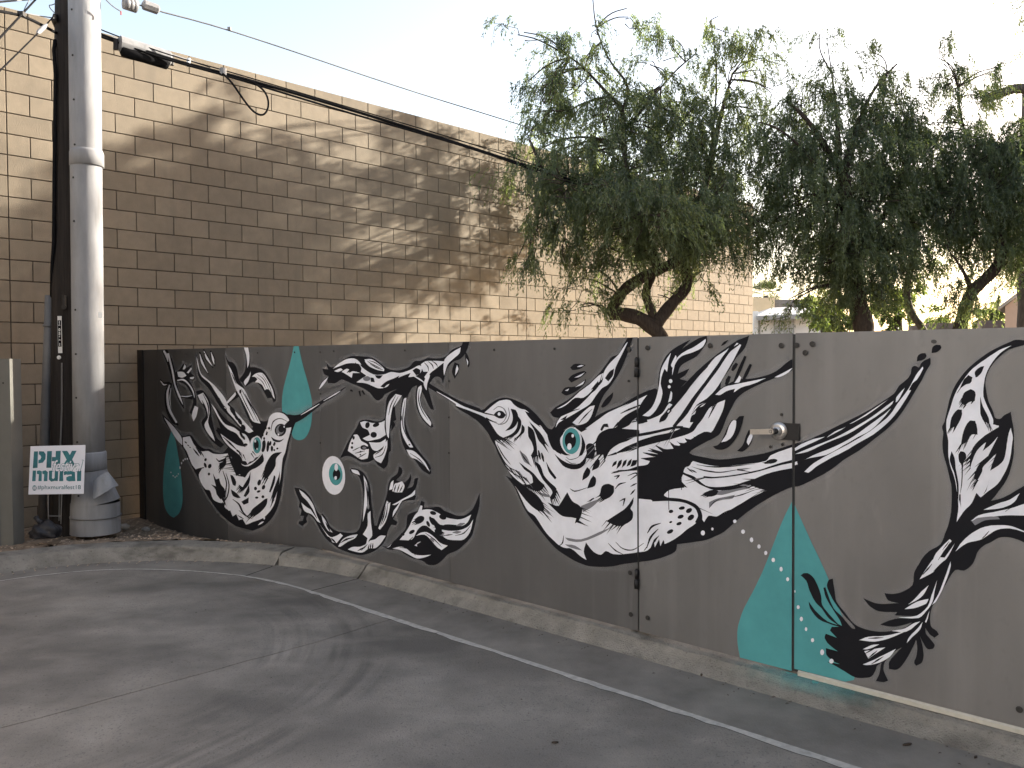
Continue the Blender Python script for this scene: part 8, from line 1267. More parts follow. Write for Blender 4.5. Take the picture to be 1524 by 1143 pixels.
1K -830,1602 -9,2 -9,1 -9,0 -9,-3 -9,-5 -9,-4 -15,-7 -15,-8 -15,-8 -15,-9 -14,-10 -14,-11 -13,-11 -13,-11 -13,-13 -13,-13 -12,-15 -11,-16 -11,-17 -10,-18 -8,-19 -6,-19 -6,-20 -4,-20 -4,-21 -4,-21 -4,-21 -3,-8 -4,-7 -3,-8 1,-9 3,-9 1,-9 -1,-10 -1,-11 -1,-11 0,-15 1,-15 2,-15 3,-13 3,-13 4,-13 5,-18 4,-17 4,-18 3,-15 4,-14 2,-15 1,-25 0,-26 -1,-25 -1,-22 -3,-21 -4,-21 -4,-18 -6,-17 -6,-17 -4,-15 -5,-15 -7,-14 -13,-12 -15,-10 -14,-11 -9,-10 -9,-11 -7,-11 -6,-10 -5,-11 -5,-11 -3,-4 -3,-5 -4,-9 -4,-9 -3,-9 -2,-18 0,-17 -4,-16 -11,-14 -15,-12 -16,-11 -11,-6 -13,-5 -12,-4 -12,-2 -11,-1 -11,0 4,-11 5,-10 6,-7 13,-3 15,0 15,0 -20,-5 -21,-6 -20,-5 -13,-2 -13,-1 -12,0 -16,3 -16,4 -16,4 9,-10 10,-11 10,-9 12,-6 12,-5 14,-2 25,2 25,5 24,5 -3,-6 -4,-5 -3,-5 30,5 29,5 30,5 -4,-3 -4,-3 -4,-3 -22,-6 -22,-5 -22,-6 -11,-4 -10,-5 -10,-5 -13,-8 -13,-9 -13,-10 18,0 17,0 16,2 17,5 16,7 16,8 10,5 10,6 10,5 -10,-10 -9,-10 -11,-9 -11,-7 -13,-7 -12,-5 -21,-8 -20,-7 -21,-5 -21,-3 -22,-1 -21,1 -17,2 -17,4 -15,7 -13,10 -11,12 -11,13 -15,15 -14,14 -13,16 -4,10 -1,11 -2,12 -3,22 -4,22 -3,23 -7,-3 -7,-3 -5,-4 -4,-9 -3,-9 -1,-9 3,-11 5,-11 5,-10 6,-10 5,-10 7,-10 15,-19 16,-18 16,-17 14,-13 15,-12 14,-12 2,-4 2,-3 1,-4 -5,-1 -5,0 -5,1 -16,14 -15,15 -15,15 -12,8 -12,8 -10,10 -15,28 -11,29 -12,30 -4,-3 -5,-2 4,-14 3,-14 5,-13 9,-15 9,-14 10,-13 11,-15 12,-15 11,-15 4,-8 3,-8 3,-8 -6,2 -5,1 -6,2 -14,11 -13,12 -14,12 -11,11 -11,11 -9,13 -3,12 0,14 -2,14 -7,22 -9,21 -11,20 -7,10 -10,9 -11,6 -8,2 -8,-1 -9,-2 -5,-3 -5,-5 -6,-5 10,-6 9,-7 8,-7 6,-12 4,-14 4,-13 9,-17 9,-17 11,-15 8,-8 10,-7 10,-7 11,-13 11,-14 12,-12 13,-8 13,-6 14,-6 -16,1 -16,2 -14,3 -20,10 -19,13 -17,13 -11,11 -10,12 -10,12 1,-10 2,-10 3,-9 11,-15 13,-14 15,-11 19,-7 22,-3 21,-3 10,-1 11,0 10,-1 -11,-2 -10,-3 -11,-2 -3,-7 -3,-6 -2,-6 10,-8 11,-9 10,-8 -17,3 -16,2 -17,2 -3,-7 -2,-8 0,-6 5,-9 7,-9 8,-6 13,-8 13,-7 14,-6 -18,1 -18,0 -18,1 0,-11 0,-11 2,-8 9,-9 12,-6 12,-6 9,-3 10,-1 9,-2 -19,-1 -20,-1 -19,-1 14,-4 15,-3 14,-4 12,-4 11,-4 11,-3 15,-6 16,-6 16,-3 12,0 14,3 13,4 11,4 11,4 10,7 7,9 5,11 5,11 2,7 1,7 3,7 5,6 6,6 7,5 -3,-15 -2,-16 -3,-15 -4,-13 -5,-12 -6,-13 11,1 11,1 11,2 6,3 6,4 6,5 -7,13 -7,13 -5,13 0,11 1,12 3,11 8,15 9,15 10,14 13,13 15,12 15,12 -6,-8 -7,-8 -6,-9 -11,-15 -11,-15 -9,-16 -3,-11 1,-11 0,-11 12,1 12,1 10,4 12,12 10,15 9,16 11,21 10,22 9,22 5,12 4,11 4,12 2,-12 2,-12 1,-13 -1,-10 -1,-11 -2,-11 -3,-10 -4,-9 -1,-9 1,-4 4,-4 3,-3 8,6 8,6 6,7 4,10 2,12 1,11 -2,17 -2,16 -4,16 -2,8 -3,9 -3,9 5,-9 4,-9 5,-8 5,-9 5,-7 7,-5 6,0 8,3 7,4 3,5 2,6 1,5 -4,6 -5,6 -6,6 -6,7 -7,6 -6,8 -2,7 0,9 -1,8 5,-8 6,-8 5,-7 6,-4 7,-3 6,-4 6,6 6,6 5,6 -2,3 -2,4 -3,4 -8,5 -9,4 -6,7 -3,13 -1,15 1,15 1,13 3,13 4,13 7,16 8,16 8,16 9,18 9,18 10,18 10,22 11,22 12,17 10,3 11,-1 11,1 10,7 9,9 8,10 6,10 4,11 4,11 2,8 2,8 3,7 6,11 8,10 9,9 7,6 9,5 7,5 9,7 9,8 9,6 10,4 11,2 10,1 9,0 9,-1 8,-2 10,-2 9,-3 9,-4 10,-4 9,-5 9,-5 -1,84 0,84 -1,83 -9,-7 -10,-8 -9,-8 -10,-8 -11,-8 -10,-8 -12,-10 -13,-9 -13,-9 -13,-6 -15,-6 -14,-5 8,11 8,11 7,12 11,18 11,18 9,19 8,21 5,22 5,23 3,18 2,19 0,19 0,14 0,14 -1,14 1,0 -1,12 0,11 -1,11 -2,12 -2,11 -2,11 -1,9 -2,9 -1,9 -7,-5 -8,-4 -7,-5 -5,-5 -4,-6 -6,-4 -5,0 -6,1 -5,3 -3,7 -2,10 -3,9 -5,12 -6,13 -5,13 -3,14 -3,15 -2,14 -2,13 -1,14 1,12 3,15 5,15 6,14 8,13 9,13 10,12 11,12 13,12 13,10 17,6 16,5 17,5 7,2 7,2 7,3 0,4 0,4 -7,1 -7,1
2W -870,1583 -15,-5 -15,-6 -14,-7 -15,-11 -16,-11 -15,-12 -15,-11 -14,-12 -14,-12 -13,-15 -12,-17 -11,-17 -10,-17 -10,-18 -8,-19 -6,-17 -5,-18 -5,-19 -5,-16 -5,-17 -4,-16 -1,-14 0,-13 1,-14 2,-15 3,-14 2,-15 0,-15 0,-15 0,-15 1,-17 3,-16 3,-16 5,-16 6,-16 5,-16 5,-20 3,-21 3,-20 2,-18 2,-18 1,-18 -1,-21 -3,-21 -2,-21 8,15 8,14 8,14 10,14 11,12 9,13 6,14 5,14 5,14 5,-5 5,-6 6,-5 8,8 7,8 8,8 12,11 12,11 11,12 10,16 8,17 8,17 6,16 5,16 4,17 3,20 2,20 2,20 1,9 1,8 0,9 -2,11 -3,12 -2,11 -4,-12 -4,-11 -4,-12 -9,5 -9,4 -7,7 -3,7 -1,9 0,9 -7,1 -6,2 -7,1 1,7 0,7 -1,7 -6,16 -7,16 -7,15 -5,13 -5,13 -4,13 -1,17 1,18 2,17 2,17 4,16 5,15 8,17 9,16 10,15 8,10 9,10 10,9 9,7 9,6
3K -909,1272 -1,7 -1,7 0,8 13,-4 13,-4 14,-3 -3,-16 -2,-16 -3,-16 -2,-17 -3,-18 -4,-17 -3,-9 -4,-10 -4,-9 -5,0 -5,-1 -5,0 2,11 3,10 2,11 -4,-8 -5,-8 -6,-7 -8,-5 -10,-3 -9,-4 12,28 12,28 12,27 -17,-20 -18,-20 -17,-19 6,13 5,13 5,13 -12,-10 -12,-9 -12,-11 -9,-13 -9,-14 -8,-14 3,14 3,14 4,13 9,15 11,14 12,12 11,11 12,9 12,9 8,6 8,6
3K -1011,1101 0,15 0,14 1,14 3,12 5,12 5,12 11,17 11,16 14,13 14,5 17,2 16,2 -6,-10 -7,-10 -7,-9 -10,-11 -11,-10 -11,-11 5,13 4,13 4,13 -11,-12 -11,-12 -10,-13 -6,-12 -5,-12 -4,-13 -4,-12 -3,-13
3K -996,1065 2,12 3,13 3,11 5,12 7,11 8,10 7,6 9,6 7,7 8,15 8,17 7,17 4,12 5,13 6,9 8,2 10,0 9,-1 -2,-22 -2,-23 -3,-22 -2,-12 -4,-13 -6,-10 -12,-13 -14,-11 -14,-11 3,12 3,13 4,12 6,18 7,18 6,18 -10,-16 -11,-15 -10,-16 -8,-10 -8,-11 -7,-11 -2,-6 0,-6 -1,-6 -5,-12 -6,-13 -6,-12 -4,3 -4,2
3K -993,1461 -1,7 -2,6 0,7 4,7 6,7 7,5 5,3 5,1 6,1 -3,-9 -3,-9 -4,-9 -4,-5 -4,-4 -4,-5 -4,-2
3K -1050,1415 5,13 5,12 5,12 5,6 6,6 5,6 5,-3 5,-3 5,-3 -2,-8 -1,-8 -4,-6 -4,-3 -6,-1 -6,-2 -7,-5 -8,-7
3K -1045,1362 3,13 3,12 5,12 6,6 9,5 9,5 6,-3 6,-3 4,-5 2,-11 -2,-12 -1,-12 -7,-2 -6,-1 -6,-2 -6,-4 -5,-6 -5,-5 -5,4 -5,5
3K -1085,1253 1,16 2,16 3,14 6,13 7,11 8,9 5,2 6,-1 6,0 0,-8 1,-8 -1,-7 -4,-14 -6,-14 -7,-13 -3,-3 -5,-1 -4,-2 -5,-3 -5,-3
3K -1044,1191 3,21 3,21 5,20 5,13 6,13 9,11 5,2 7,-1 8,0 2,-8 3,-7 1,-8 2,-10 0,-11 1,-10 -8,1 -7,0 -6,-2 -6,-8 -4,-10 -6,-10 -7,-6 -8,-5
3K -976,1387 3,-13 3,-14 4,-12 7,-15 7,-14 6,-14 2,-9 1,-9 0,-9 -8,7 -8,6 -7,8 -4,7 -3,7 -2,8 -1,22 0,22
3K -1084,1133 1,11 3,11 2,11 5,-9 4,-9 3,-9 2,-13 1,-13 1,-14 4,-20 4,-21 3,-20 1,-27 -1,-27 -2,-27 -2,-15 -3,-16 -3,-15 2,33 3,33 0,34 -2,23 -4,23 -5,23 -3,9 -4,8 -3,9 -3,9 -3,9
3K -1052,1154 2,5 3,5 2,4 6,0 6,-1 4,-3 4,-6 1,-8 0,-8 -3,-6 -4,-6 -3,-7 -2,-25 0,-25 -1,-25 -2,-18 -3,-19 -4,-18 3,26 2,25 1,26 0,15 0,15 -1,14 -2,5 -3,3 -3,4 -2,9 -1,10
3K -962,1005 5,11 5,12 4,11 3,10 2,10 2,9 -3,-15 -4,-16 -4,-16 -3,-5 -3,-6
2W -961,945 15,10 15,9 15,9 15,8 15,6 15,8 11,9 11,10 11,9 -6,-12 -5,-13 -7,-10 -11,-11 -13,-8 -13,-7 -14,-5 -14,-4 -15,-3 -8,-2 -9,-1
2W -1006,895 9,9 9,10 9,7 17,8 17,6 17,5 19,7 20,7 18,7 16,7 15,8 16,8 8,3 8,4 8,4 0,-17 0,-17 0,-17 -8,-1 -8,-1 -8,-2 -20,-2 -21,-2 -20,-3 -23,-5 -24,-6 -23,-7 -17,-6 -17,-7
2W -1061,766 9,16 8,16 10,14 10,13 11,12 11,11 15,12 16,12 16,8 22,8 22,4 22,3 13,0 13,-1 12,-3 18,-6 17,-6 17,-7 -23,5 -24,6 -24,2 -15,-2 -16,-4 -15,-7 -10,-7 -10,-9 -11,-10 -8,-7 -9,-8 -10,-6 -14,-6 -15,-5 -15,-7 -15,-12 -14,-14
2W -1150,698 5,17 5,17 7,16 16,22 17,22 18,21 2,-2 3,-2 2,-3 -11,-18 -11,-18 -11,-18 -7,-16 -6,-16 -8,-14 -6,-4 -7,-2
2W -1120,703 12,21 13,20 12,21 7,11 6,11 6,11 -2,-6 -2,-6 -3,-6 -7,-17 -8,-17 -9,-16 -8,-9 -8,-9
3K -885,947 7,7 8,7 8,6 8,7 -6,-1 -4,-4 -3,-3 -4,-4 1,-1 4,3 4,3 4,4 1,6 -7,-7 -7,-7 -8,-8 -7,-7
3K -966,831 5,4 4,5 4,5 4,5 2,3 2,4 3,4 2,4 -1,1 -3,-4 -3,-3 -2,-4 -3,-3 -3,-5 -4,-5 -4,-5 -3,-5
3K -1107,765 6,10 7,9 6,10 5,11 -1,0 -6,-9 -7,-10 -6,-10 -5,-10
3K -1124,721 12,20 12,20 11,20 10,20 -1,1 -11,-20 -12,-19 -11,-21 -11,-20
3G -1002,895 7,6 8,7 8,4 23,6 22,5 22,2 3,-2 2,-3 3,-4 -17,-3 -17,-3 -17,-5 -12,-7 -12,-9 -11,-8 -4,4 -4,5
2W -1195,631 10,19 10,19 10,18 9,16 9,15 11,11 13,5 14,1 14,1 -15,-22 -15,-22 -16,-21 -17,-14 -18,-13
2W -1147,534 8,16 8,16 8,17 8,22 7,22 7,22 8,25 7,25 8,25 0,-7 1,-8 -1,-7 -6,-26 -8,-26 -9,-26 -8,-23 -10,-23 -10,-22 -5,-8 -7,-7
2W -1239,518 14,17 13,17 13,16 13,16 13,14 13,15 -5,-12 -5,-12 -5,-11 -7,-11 -8,-10 -9,-9 -12,-10 -14,-10
2W -1253,496 16,14 16,14 16,12 15,8 15,7 15,6 -2,-8 -3,-7 -4,-7 -15,-10 -16,-10 -16,-8 -12,-4 -13,-4
2W -1278,456 26,7 25,6 23,10 15,13 14,16 12,17 6,15 4,16 4,16 7,22 7,22 7,23 -3,-16 -3,-15 -3,-15 -2,-15 -2,-16 -4,-14 -6,-15 -8,-14 -9,-13 -9,-14 -10,-13 -11,-9 -25,-7 -27,-4
2W -1304,393 18,7 18,7 16,8 13,10 11,10 12,10 8,5 9,4 8,4 -18,-20 -17,-20 -20,-15 -18,-7 -20,-1
2W -1440,323 13,8 13,9 13,6 21,7 22,5 20,6 30,12 29,14 29,13 -21,-15 -20,-14 -22,-14 -20,-11 -21,-10 -21,-8 -21,-4 -22,-2
2W -1424,287 12,9 12,9 12,8 11,5 11,3 11,3 -15,-11 -15,-11 -16,-9 -7,-3 -8,-2
2W -1418,280 21,9 20,10 21,9 9,3 8,3 9,3 -23,-21 -24,-22 -23,-22 -6,9 -6,10
2W -1424,221 17,11 16,11 16,11 13,10 12,10 13,9 17,13 17,13 16,12 -8,-13 -8,-14 -9,-13 -14,-13 -14,-12 -16,-11 -16,-9 -17,-8 -18,-6 -5,-1 -6,0
2W -1244,356 3,9 3,10 5,9 9,14 10,12 10,13 8,11 7,12 7,11 -3,-11 -2,-10 -4,-10 -9,-14 -11,-13 -11,-13 -7,-10 -7,-10
2W -1173,460 6,16 5,17 6,16 -2,-11 -2,-11 -2,-11 -2,-6 -2,-7 -3,-6
3K -1400,254 11,10 10,10 9,11 8,11 -1,1 -10,-10 -10,-9 -9,-12 -9,-11
3K -1413,270 14,10 13,10 12,11 12,11 -1,1 -13,-9 -13,-9 -13,-12 -12,-11
3K -1141,672 11,12 11,12 9,13 9,13 -1,1 -11,-12 -10,-12 -10,-13 -9,-13
3K -1181,652 9,12 10,12 8,13 7,13 -1,1 -9,-12 -10,-12 -8,-13 -8,-13
3K -1234,523 13,14 12,15 11,15 11,16 -1,1 -12,-14 -13,-15 -11,-15 -11,-16
3K -1387,231 13,10 14,11 12,12 11,12 -1,1 -13,-10 -13,-10 -12,-13 -12,-12
3K -1401,339 16,3 16,3 16,6 16,6 -1,1 -15,-3 -16,-3 -16,-6 -16,-5
2.6K -911,1156 -2,2 -21,-32 -13,-20 14,19
2.5G -907,1166 -4,3 -22,-26 -14,-16 15,14
2.6K -926,1160 -3,3 -19,-26 -10,-16 12,14
2.6K -945,1152 -3,4 -19,-22 -11,-14 12,12
2.6K -945,1152 -3,4 -30,-30 -18,-19 20,17
2.5G -1008,1145 -2,2 -29,-27 -19,-16 20,15
2.6K -1006,1144 -5,5 -19,-20 -10,-11 12,9
2.6K -1007,1145 -3,3 -17,-18 -10,-10 11,9
2.6K -1008,1146 -1,1 -26,-37 -15,-23 16,22
2.5G -1007,1145 -3,3 -22,-20 -13,-12 14,11
2.5G -1001,1172 -4,4 -14,-22 -7,-14 9,12
2.6K -1007,1104 -3,2 -13,-21 -7,-13 8,12
2.5G -1007,1117 -3,3 -15,-21 -9,-13 10,12
2.6K -1008,1118 -2,2 -23,-25 -14,-15 15,14
2.6K -1007,1131 -4,4 -14,-15 -7,-9 9,7
2.6K -1008,1132 -2,2 -11,-17 -6,-9 7,8
2.6K -1007,1146 -2,2 -16,-17 -10,-9 11,8
2.6K -1003,1157 -4,4 -15,-29 -8,-18 10,16
2.6K -1003,1158 -3,2 -20,-24 -11,-15 13,13
2.6K -980,1059 -3,2 -12,-16 -7,-9 8,8
2.6K -980,1059 -3,2 -11,-21 -5,-12 7,11
2.5G -979,1059 -5,3 -14,-25 -7,-14 9,13
2.6K -980,1059 -3,2 -14,-31 -7,-19 9,18
2.6K -979,1058 -5,4 -15,-27 -9,-16 11,15
2.6K -980,1059 -3,2 -12,-29 -5,-17 7,16
2.5G -983,1061 -5,3 -16,-28 -9,-17 11,16
2.6K -988,1065 -3,2 -14,-19 -8,-10 9,10
2.5G -991,1067 -5,3 -11,-19 -5,-11 7,9
2.5G -990,1080 -3,2 -19,-45 -11,-29 13,28
2.6K -987,1091 -4,4 -19,-27 -11,-16 13,14
2.6K -1046,1417 -2,2 -10,-17 -4,-9 5,9
2.6K -1046,1417 -2,2 -8,-15 -4,-8 5,7
2.6K -997,1369 -5,4 -6,-12 -2,-6 5,4
2.6K -1026,1351 -4,3 -6,-11 -3,-4 4,3
2.6K -1026,1351 -4,3 -6,-11 -3,-5 5,4
2.6K -1025,1351 -5,3 -5,-13 -2,-6 4,5
2.5G -1031,1356 -3,2 -9,-13 -4,-7 6,6
2.5G -1037,1360 -2,2 -8,-17 -4,-8 5,8
2.6K -1035,1359 -5,4 -8,-15 -3,-8 6,6
2.5G -1041,1364 -4,3 -5,-11 -2,-6 4,4
2.6K -1038,1377 -4,3 -8,-16 -4,-8 6,7
2.6K -1058,1269 -4,2 -6,-18 -3,-9 5,8
2.6K -1061,1267 -6,3 -5,-22 -3,-12 5,11
2.6K -1072,1263 -3,1 -7,-16 -4,-9 5,8
2.6K -1078,1260 -2,1 -7,-18 -4,-10 5,9
2.6K -1081,1256 -5,2 -6,-15 -2,-8 5,7
2.6K -1082,1257 -3,1 -6,-17 -3,-9 4,8
2.5G -988,1240 -4,2 -7,-17 -3,-9 5,8
2.6K -1018,1211 -2,1 -7,-20 -4,-12 5,11
2.6K -1018,1211 -2,1 -8,-20 -3,-12 4,11
2.5G -1017,1211 -4,2 -7,-14 -3,-7 5,6
2.5G -1024,1204 -5,3 -5,-24 -2,-13 5,12
2.5G -1033,1199 -3,2 -4,-16 -2,-8 3,8
2.6K -1040,1194 -4,2 -6,-23 -2,-12 4,12
2.6K -1039,1194 -6,2 -13,-25 -7,-14 10,13
2.6K -1041,1194 -3,2 -8,-28 -5,-16 6,15
2.5G -942,1283 -5,-2 13,-23 7,-12 -5,13
2.6K -942,1283 -5,-2 7,-24 5,-13 -2,14
2.5G -950,1289 -4,-1 7,-18 4,-9 -2,10
2.5G -950,1289 -4,-1 7,-27 5,-15 -3,16
2.6K -958,1296 -4,-2 10,-24 6,-13 -5,14
2.6K -965,1304 -4,-2 13,-24 9,-13 -7,14
2.6K -1043,997 -5,0 -1,-23 0,-12 2,12
2.6K -1043,997 -4,0 0,-27 0,-15 1,15
2.5G -1044,997 -3,0 3,-35 2,-21 -1,21
2.6K -1043,997 -5,0 4,-33 3,-19 -1,19"""
PART_OF = {'teal_drop_narrow': 'teal_drop', 'teal_drop_top': 'teal_drop', 'teal_drop_gate': 'teal_drop', 'small_hummingbird': 'painted_hummingbird', 'flowering_branch': 'painted_branch', 'eyeball': 'painted_eyeball', 'curled_sprout': 'painted_sprout', 'large_hummingbird': 'painted_hummingbird', 'leaf_spray': 'painted_leaf_spray'}
PLABEL = {'teal_drop_narrow': 'narrow teal drop painted at the far left of the fence', 'teal_drop_top': 'teal drop painted behind the small bird beak', 'teal_drop_gate': 'large teal drop painted across the gate joint', 'small_hummingbird': 'small black and white hummingbird painted on the left sheets', 'flowering_branch': 'black and white flowering branch painted at the beak tips', 'eyeball': 'white eyeball with teal iris painted between the motifs', 'curled_sprout': 'black and white curled sprout and leaf painted low on the fence', 'large_hummingbird': 'large black and white hummingbird painted across fence and gate', 'leaf_spray': 'black and white leaf spray painted on the right sheet'}
REG = [(fence_l, -20, GL-.005), (gate, GL+.005, GR-.006), (fence_r, GR+.007, 20)]
motifs = {}; order = []
cur = None
for ln in MURAL.strip().split('\n'):
    if ln[0] == '#': cur = ln[1:]; motifs[cur] = []; order.append(cur); continue
    h, rest = ln.split(' ', 1); col = h[-1]; lay = float(h[:-1]); P = []; x = y = 0
    for k, tk in enumerate(rest.split(' ')):
        a, b_ = tk.split(','); x += int(a); y += int(b_); P.append((x/1000, y/1000))
    motifs[cur].append((lay, col, P))
hm = bpy.data.materials.new('overspray'); hm.use_nodes = True; hn = hm.node_tree.nodes; hl = hm.node_tree.links; hb = hn['Principled BSDF']; hb.inputs['Base Color'].default_value = (.42, .42, .45, 1); hb.inputs['Roughness'].default_value = .8
ha = hn.new('ShaderNodeAttribute'); ha.attribute_name = 'alpha'; hz_ = hn.new('ShaderNodeTexNoise'); hz_.inputs['Scale'].default_value = 5; hz_.inputs['Detail'].default_value = 6
hmu = hn.new('ShaderNodeMath'); hmu.operation = 'MULTIPLY'; hl.new(ha.outputs['Fac'], hmu.inputs[0]); hl.new(hz_.outputs['Fac'], hmu.inputs[1]); hl.new(hmu.outputs[0], hb.inputs['Alpha'])
def halo(mn, P, wd, a0, root, sa, sb, k):
    n = len(P); ar = sum(P[i][0]*P[(i+1) % n][1]-P[(i+1) % n][0]*P[i][1] for i in range(n)); sg_ = 1 if ar > 0 else -1; V = []; A_ = []
    for i in range(n):
        a, b_, c = P[i-1], P[i], P[(i+1) % n]; dx, dy = c[0]-a[0], c[1]-a[1]; l_ = math.hypot(dx, dy)+1e-9; nx, ny = dy/l_*sg_, -dx/l_*sg_
        V.append((b_, (b_[0]+nx*wd*.4, b_[1]+ny*wd*.4), (b_[0]+nx*wd, b_[1]+ny*wd)))
    mb = MB(); al = []
    for i in range(n):
        j = (i+1) % n
        for q, (a1, a2) in enumerate(((a0, a0*.45), (a0*.45, 0))):
            pts_ = [V[i][q], V[j][q], V[j][q+1], V[i][q+1]]
            if any(not (sa < p[0] < sb) or p[1] > ftop(p[0])-.003 or p[1] < fbot(p[0])+.002 and p[0] > -5.7 for p in pts_): continue
            mb.poly([FP(p[0], p[1], .0016+k*4e-6+q*2e-6) for p in pts_]); al += [a1, a1, a2, a2]
    if not mb.f: return
    me = mb.mesh('overspray', hm); t_ = me.attributes.new('alpha', 'FLOAT', 'POINT'); t_.data.foreach_set('value', al); o = put('overspray', me, root); o['kind'] = 'stuff'
HALO = {'small_hummingbird': (.05, .55), 'flowering_branch': (.035, .5), 'curled_sprout': (.035, .5), 'eyeball': (.045, 1.7), 'large_hummingbird': (.03, .42), 'leaf_spray': (.025, .35)}
for mi, mn in enumerate(order):
    groups = {}
    for k, (lay, col, P) in enumerate(motifs[mn]): groups.setdefault((lay, col), []).append((k, P))
    roots = {}
    for (lay, col) in sorted(groups, key=lambda q: q[0]):
        bm = bmesh.new(); o0 = .0012+.0009*lay+(.0005 if mn.startswith('teal') is False else 0)
        for k, P in groups[(lay, col)]:
            cv, _, cf = delaunay_2d_cdt([Vector(p) for p in P], [], [list(range(len(P)))], 1, 1e-5)[:3]
            vs_ = [bm.verts.new((v.x, o0+k*2.5e-6, v.y)) for v in cv]
            for t3 in cf: bm.faces.new([vs_[i] for i in t3])
        for rt, sa, sb in REG:
            b2 = bm.copy()
            for co, no in (((sa, 0, 0), (-1, 0, 0)), ((sb, 0, 0), (1, 0, 0)), ((0, 0, ftop(-9.156)-.001), (-.0041, 0, 1)), ((-5.5, 0, fbot(-5.5)+(.015 if rt is fence_r else .001)), (.0087, 0, -1))):
                if no[2] == -1 and mn == 'teal_drop_narrow': continue
                if no[2] == 1: co = (-9.156, 0, ftop(-9.156)-.0015); no = (.034/8.326, 0, 1)
                bmesh.ops.bisect_plane(b2, geom=b2.verts[:]+b2.edges[:]+b2.faces[:], plane_co=co, plane_no=no, clear_outer=True)
            if not b2.faces: b2.free(); continue
            for v in b2.verts: s_, o_, z_ = v.co; v.co = FP(s_, z_, o_)
            for f_ in b2.faces:
                if f_.normal.dot(FN) > 0: f_.normal_flip()
            b2.normal_update()
            for f_ in b2.faces:
                if f_.normal.dot(FN) > 0: f_.normal_flip()
            nm = {'K': 'black_paint', 'W': 'white_paint', 'T': 'teal_paint', 'G': 'grey_paint', 'D': 'grey_paint'}[col]
            first = rt.name not in roots
            me = bpy.data.meshes.new(nm); b2.to_mesh(me); b2.free(); me.materials.append(PAINT[col])
            o = put(PART_OF[mn] if first else nm, me, rt if first else roots[rt.name])
            if first: roots[rt.name] = o; o['label'] = PLABEL[mn]
            else: o['kind'] = 'stuff'
        bm.free()
    if mn in HALO:
        for k, (lay, col, P) in enumerate(motifs[mn]):
            if lay == 1 and len(P) > 40:
                for rt, sa, sb in REG:
                    if rt.name in roots: halo(mn, P, *HALO[mn], roots[rt.name], sa, sb, k)

tk = MB(); al = []
for i in range(239):
    s_ = sofxy(TF[i])
    if -2.02 < s_ < -1.25:
        for d0, d1, a0_, a1_ in ((-.004, .034, .9, 1.4), (-.05, -.004, 0, .9)):
            z_ = lambda d, i_: ztop(i_)+.0035 if d > .0 else (ztop(i_)-.006 if d > -.02 else ztop(i_)-.066)
            q4 = [(i, d0), (i, d1), (i+1, d1), (i+1, d0)]; tk.poly([Vector((off(ii, d).x, off(ii, d).y, z_(d, ii)+.003))-NRM[ii]*.004 for ii, d in q4]); f_ = max(0, 1-abs(s_+1.62)/.36); al += [a0_*f_, a1_*f_, a1_*f_, a0_*f_]
tm = hm.copy(); tm.name = 'teal_overspray'; tm.node_tree.nodes['Principled BSDF'].inputs['Base Color'].default_value = (.09, .36, .36, 1)
me = tk.mesh('teal_overspray', tm); t_ = me.attributes.new('alpha', 'FLOAT', 'POINT'); t_.data.foreach_set('value', al); o = put('teal_overspray', me, kerb); o['kind'] = 'stuff'
# ================================================================== POLE, PIPE, CONDUIT, POST
p0 = at(104, 800, 7.62); p0.z = EYE-1.75; ptop = at(109, 0, 7.62); dirp = (ptop-p0)/(ptop.z-p0.z)
pole = thing('utility_pole', 'dark creosoted wooden utility pole behind the pale pipe', 'utility pole', p0)
mb = MB(); pts = [p0+dirp*h for h in (-.3, 0, 1, 2, 3, 4, 5, 6, 7.5)]; mb.tube(pts, [.175, .172, .168, .163, .158, .152, .147, .142, .135], 24); part('shaft', mb, M['wood'], pole, True)
def on_pole(px, py, r=.168):
    d = ray(px, py); best = None
    a = d.x*d.x+d.y*d.y; zz = at(px, py, 7.5).z; c = p0+dirp*(zz-p0.z); bq = -2*(d.x*c.x+d.y*c.y); cq = c.x**2+c.y**2-r*r; disc = bq*bq-4*a*cq
    t = (-bq-math.sqrt(disc))/(2*a) if disc > 0 else (-bq/(2*a)); return Vector((d.x*t, d.y*t, d.z*t+EYE))
tp = on_pole(89.5, 498, .172); tgm = MB().box(tp+Vector((0, -.004, 0)), .036, .004, .33); tg = part('number_tag', tgm, M['tagw'], pole)
part('tag_field', MB().box(tp+Vector((0, -.0075, .01)), .028, .002, .235), M['rubber'], tg)
def text_mesh(txt, size, font_off=0.0, shear=0.0, align='CENTER', ext=0.0):
    c = bpy.data.curves.new('t', 'FONT'); c.body = txt; c.size = size; c.offset = font_off; c.shear = shear; c.align_x = align; c.align_y = 'CENTER'; c.extrude = ext
    o = bpy.data.objects.new('t', c); COL.objects.link(o); dg = bpy.context.evaluated_depsgraph_get(); me = bpy.data.meshes.new_from_object(o.evaluated_get(dg)); bpy.data.objects.remove(o, do_unlink=True); return me
for k, ch in enumerate('1905691'):
    me = text_mesh(ch, .034, .0016); me.materials.clear(); me.materials.append(M['tagw'])
    for v in me.vertices: v.co = tp+Vector((v.co.x, -.0095, v.co.y+.108-k*.033))
    put('tag_digit', me, tg)
part('survey_nail', MB().disc(on_pole(88, 532, .17), (0, -1, 0), .018, .006, 14, .004), M['tagw'], pole)
part('step_bolt', MB().box(on_pole(97, 448, .168)+Vector((0, -.012, 0)), .02, .03, .10).disc(on_pole(97, 457, .168)+Vector((0, -.02, 0)), (0, -1, 0), .022, .006, 12), M['dark_metal'], pole)
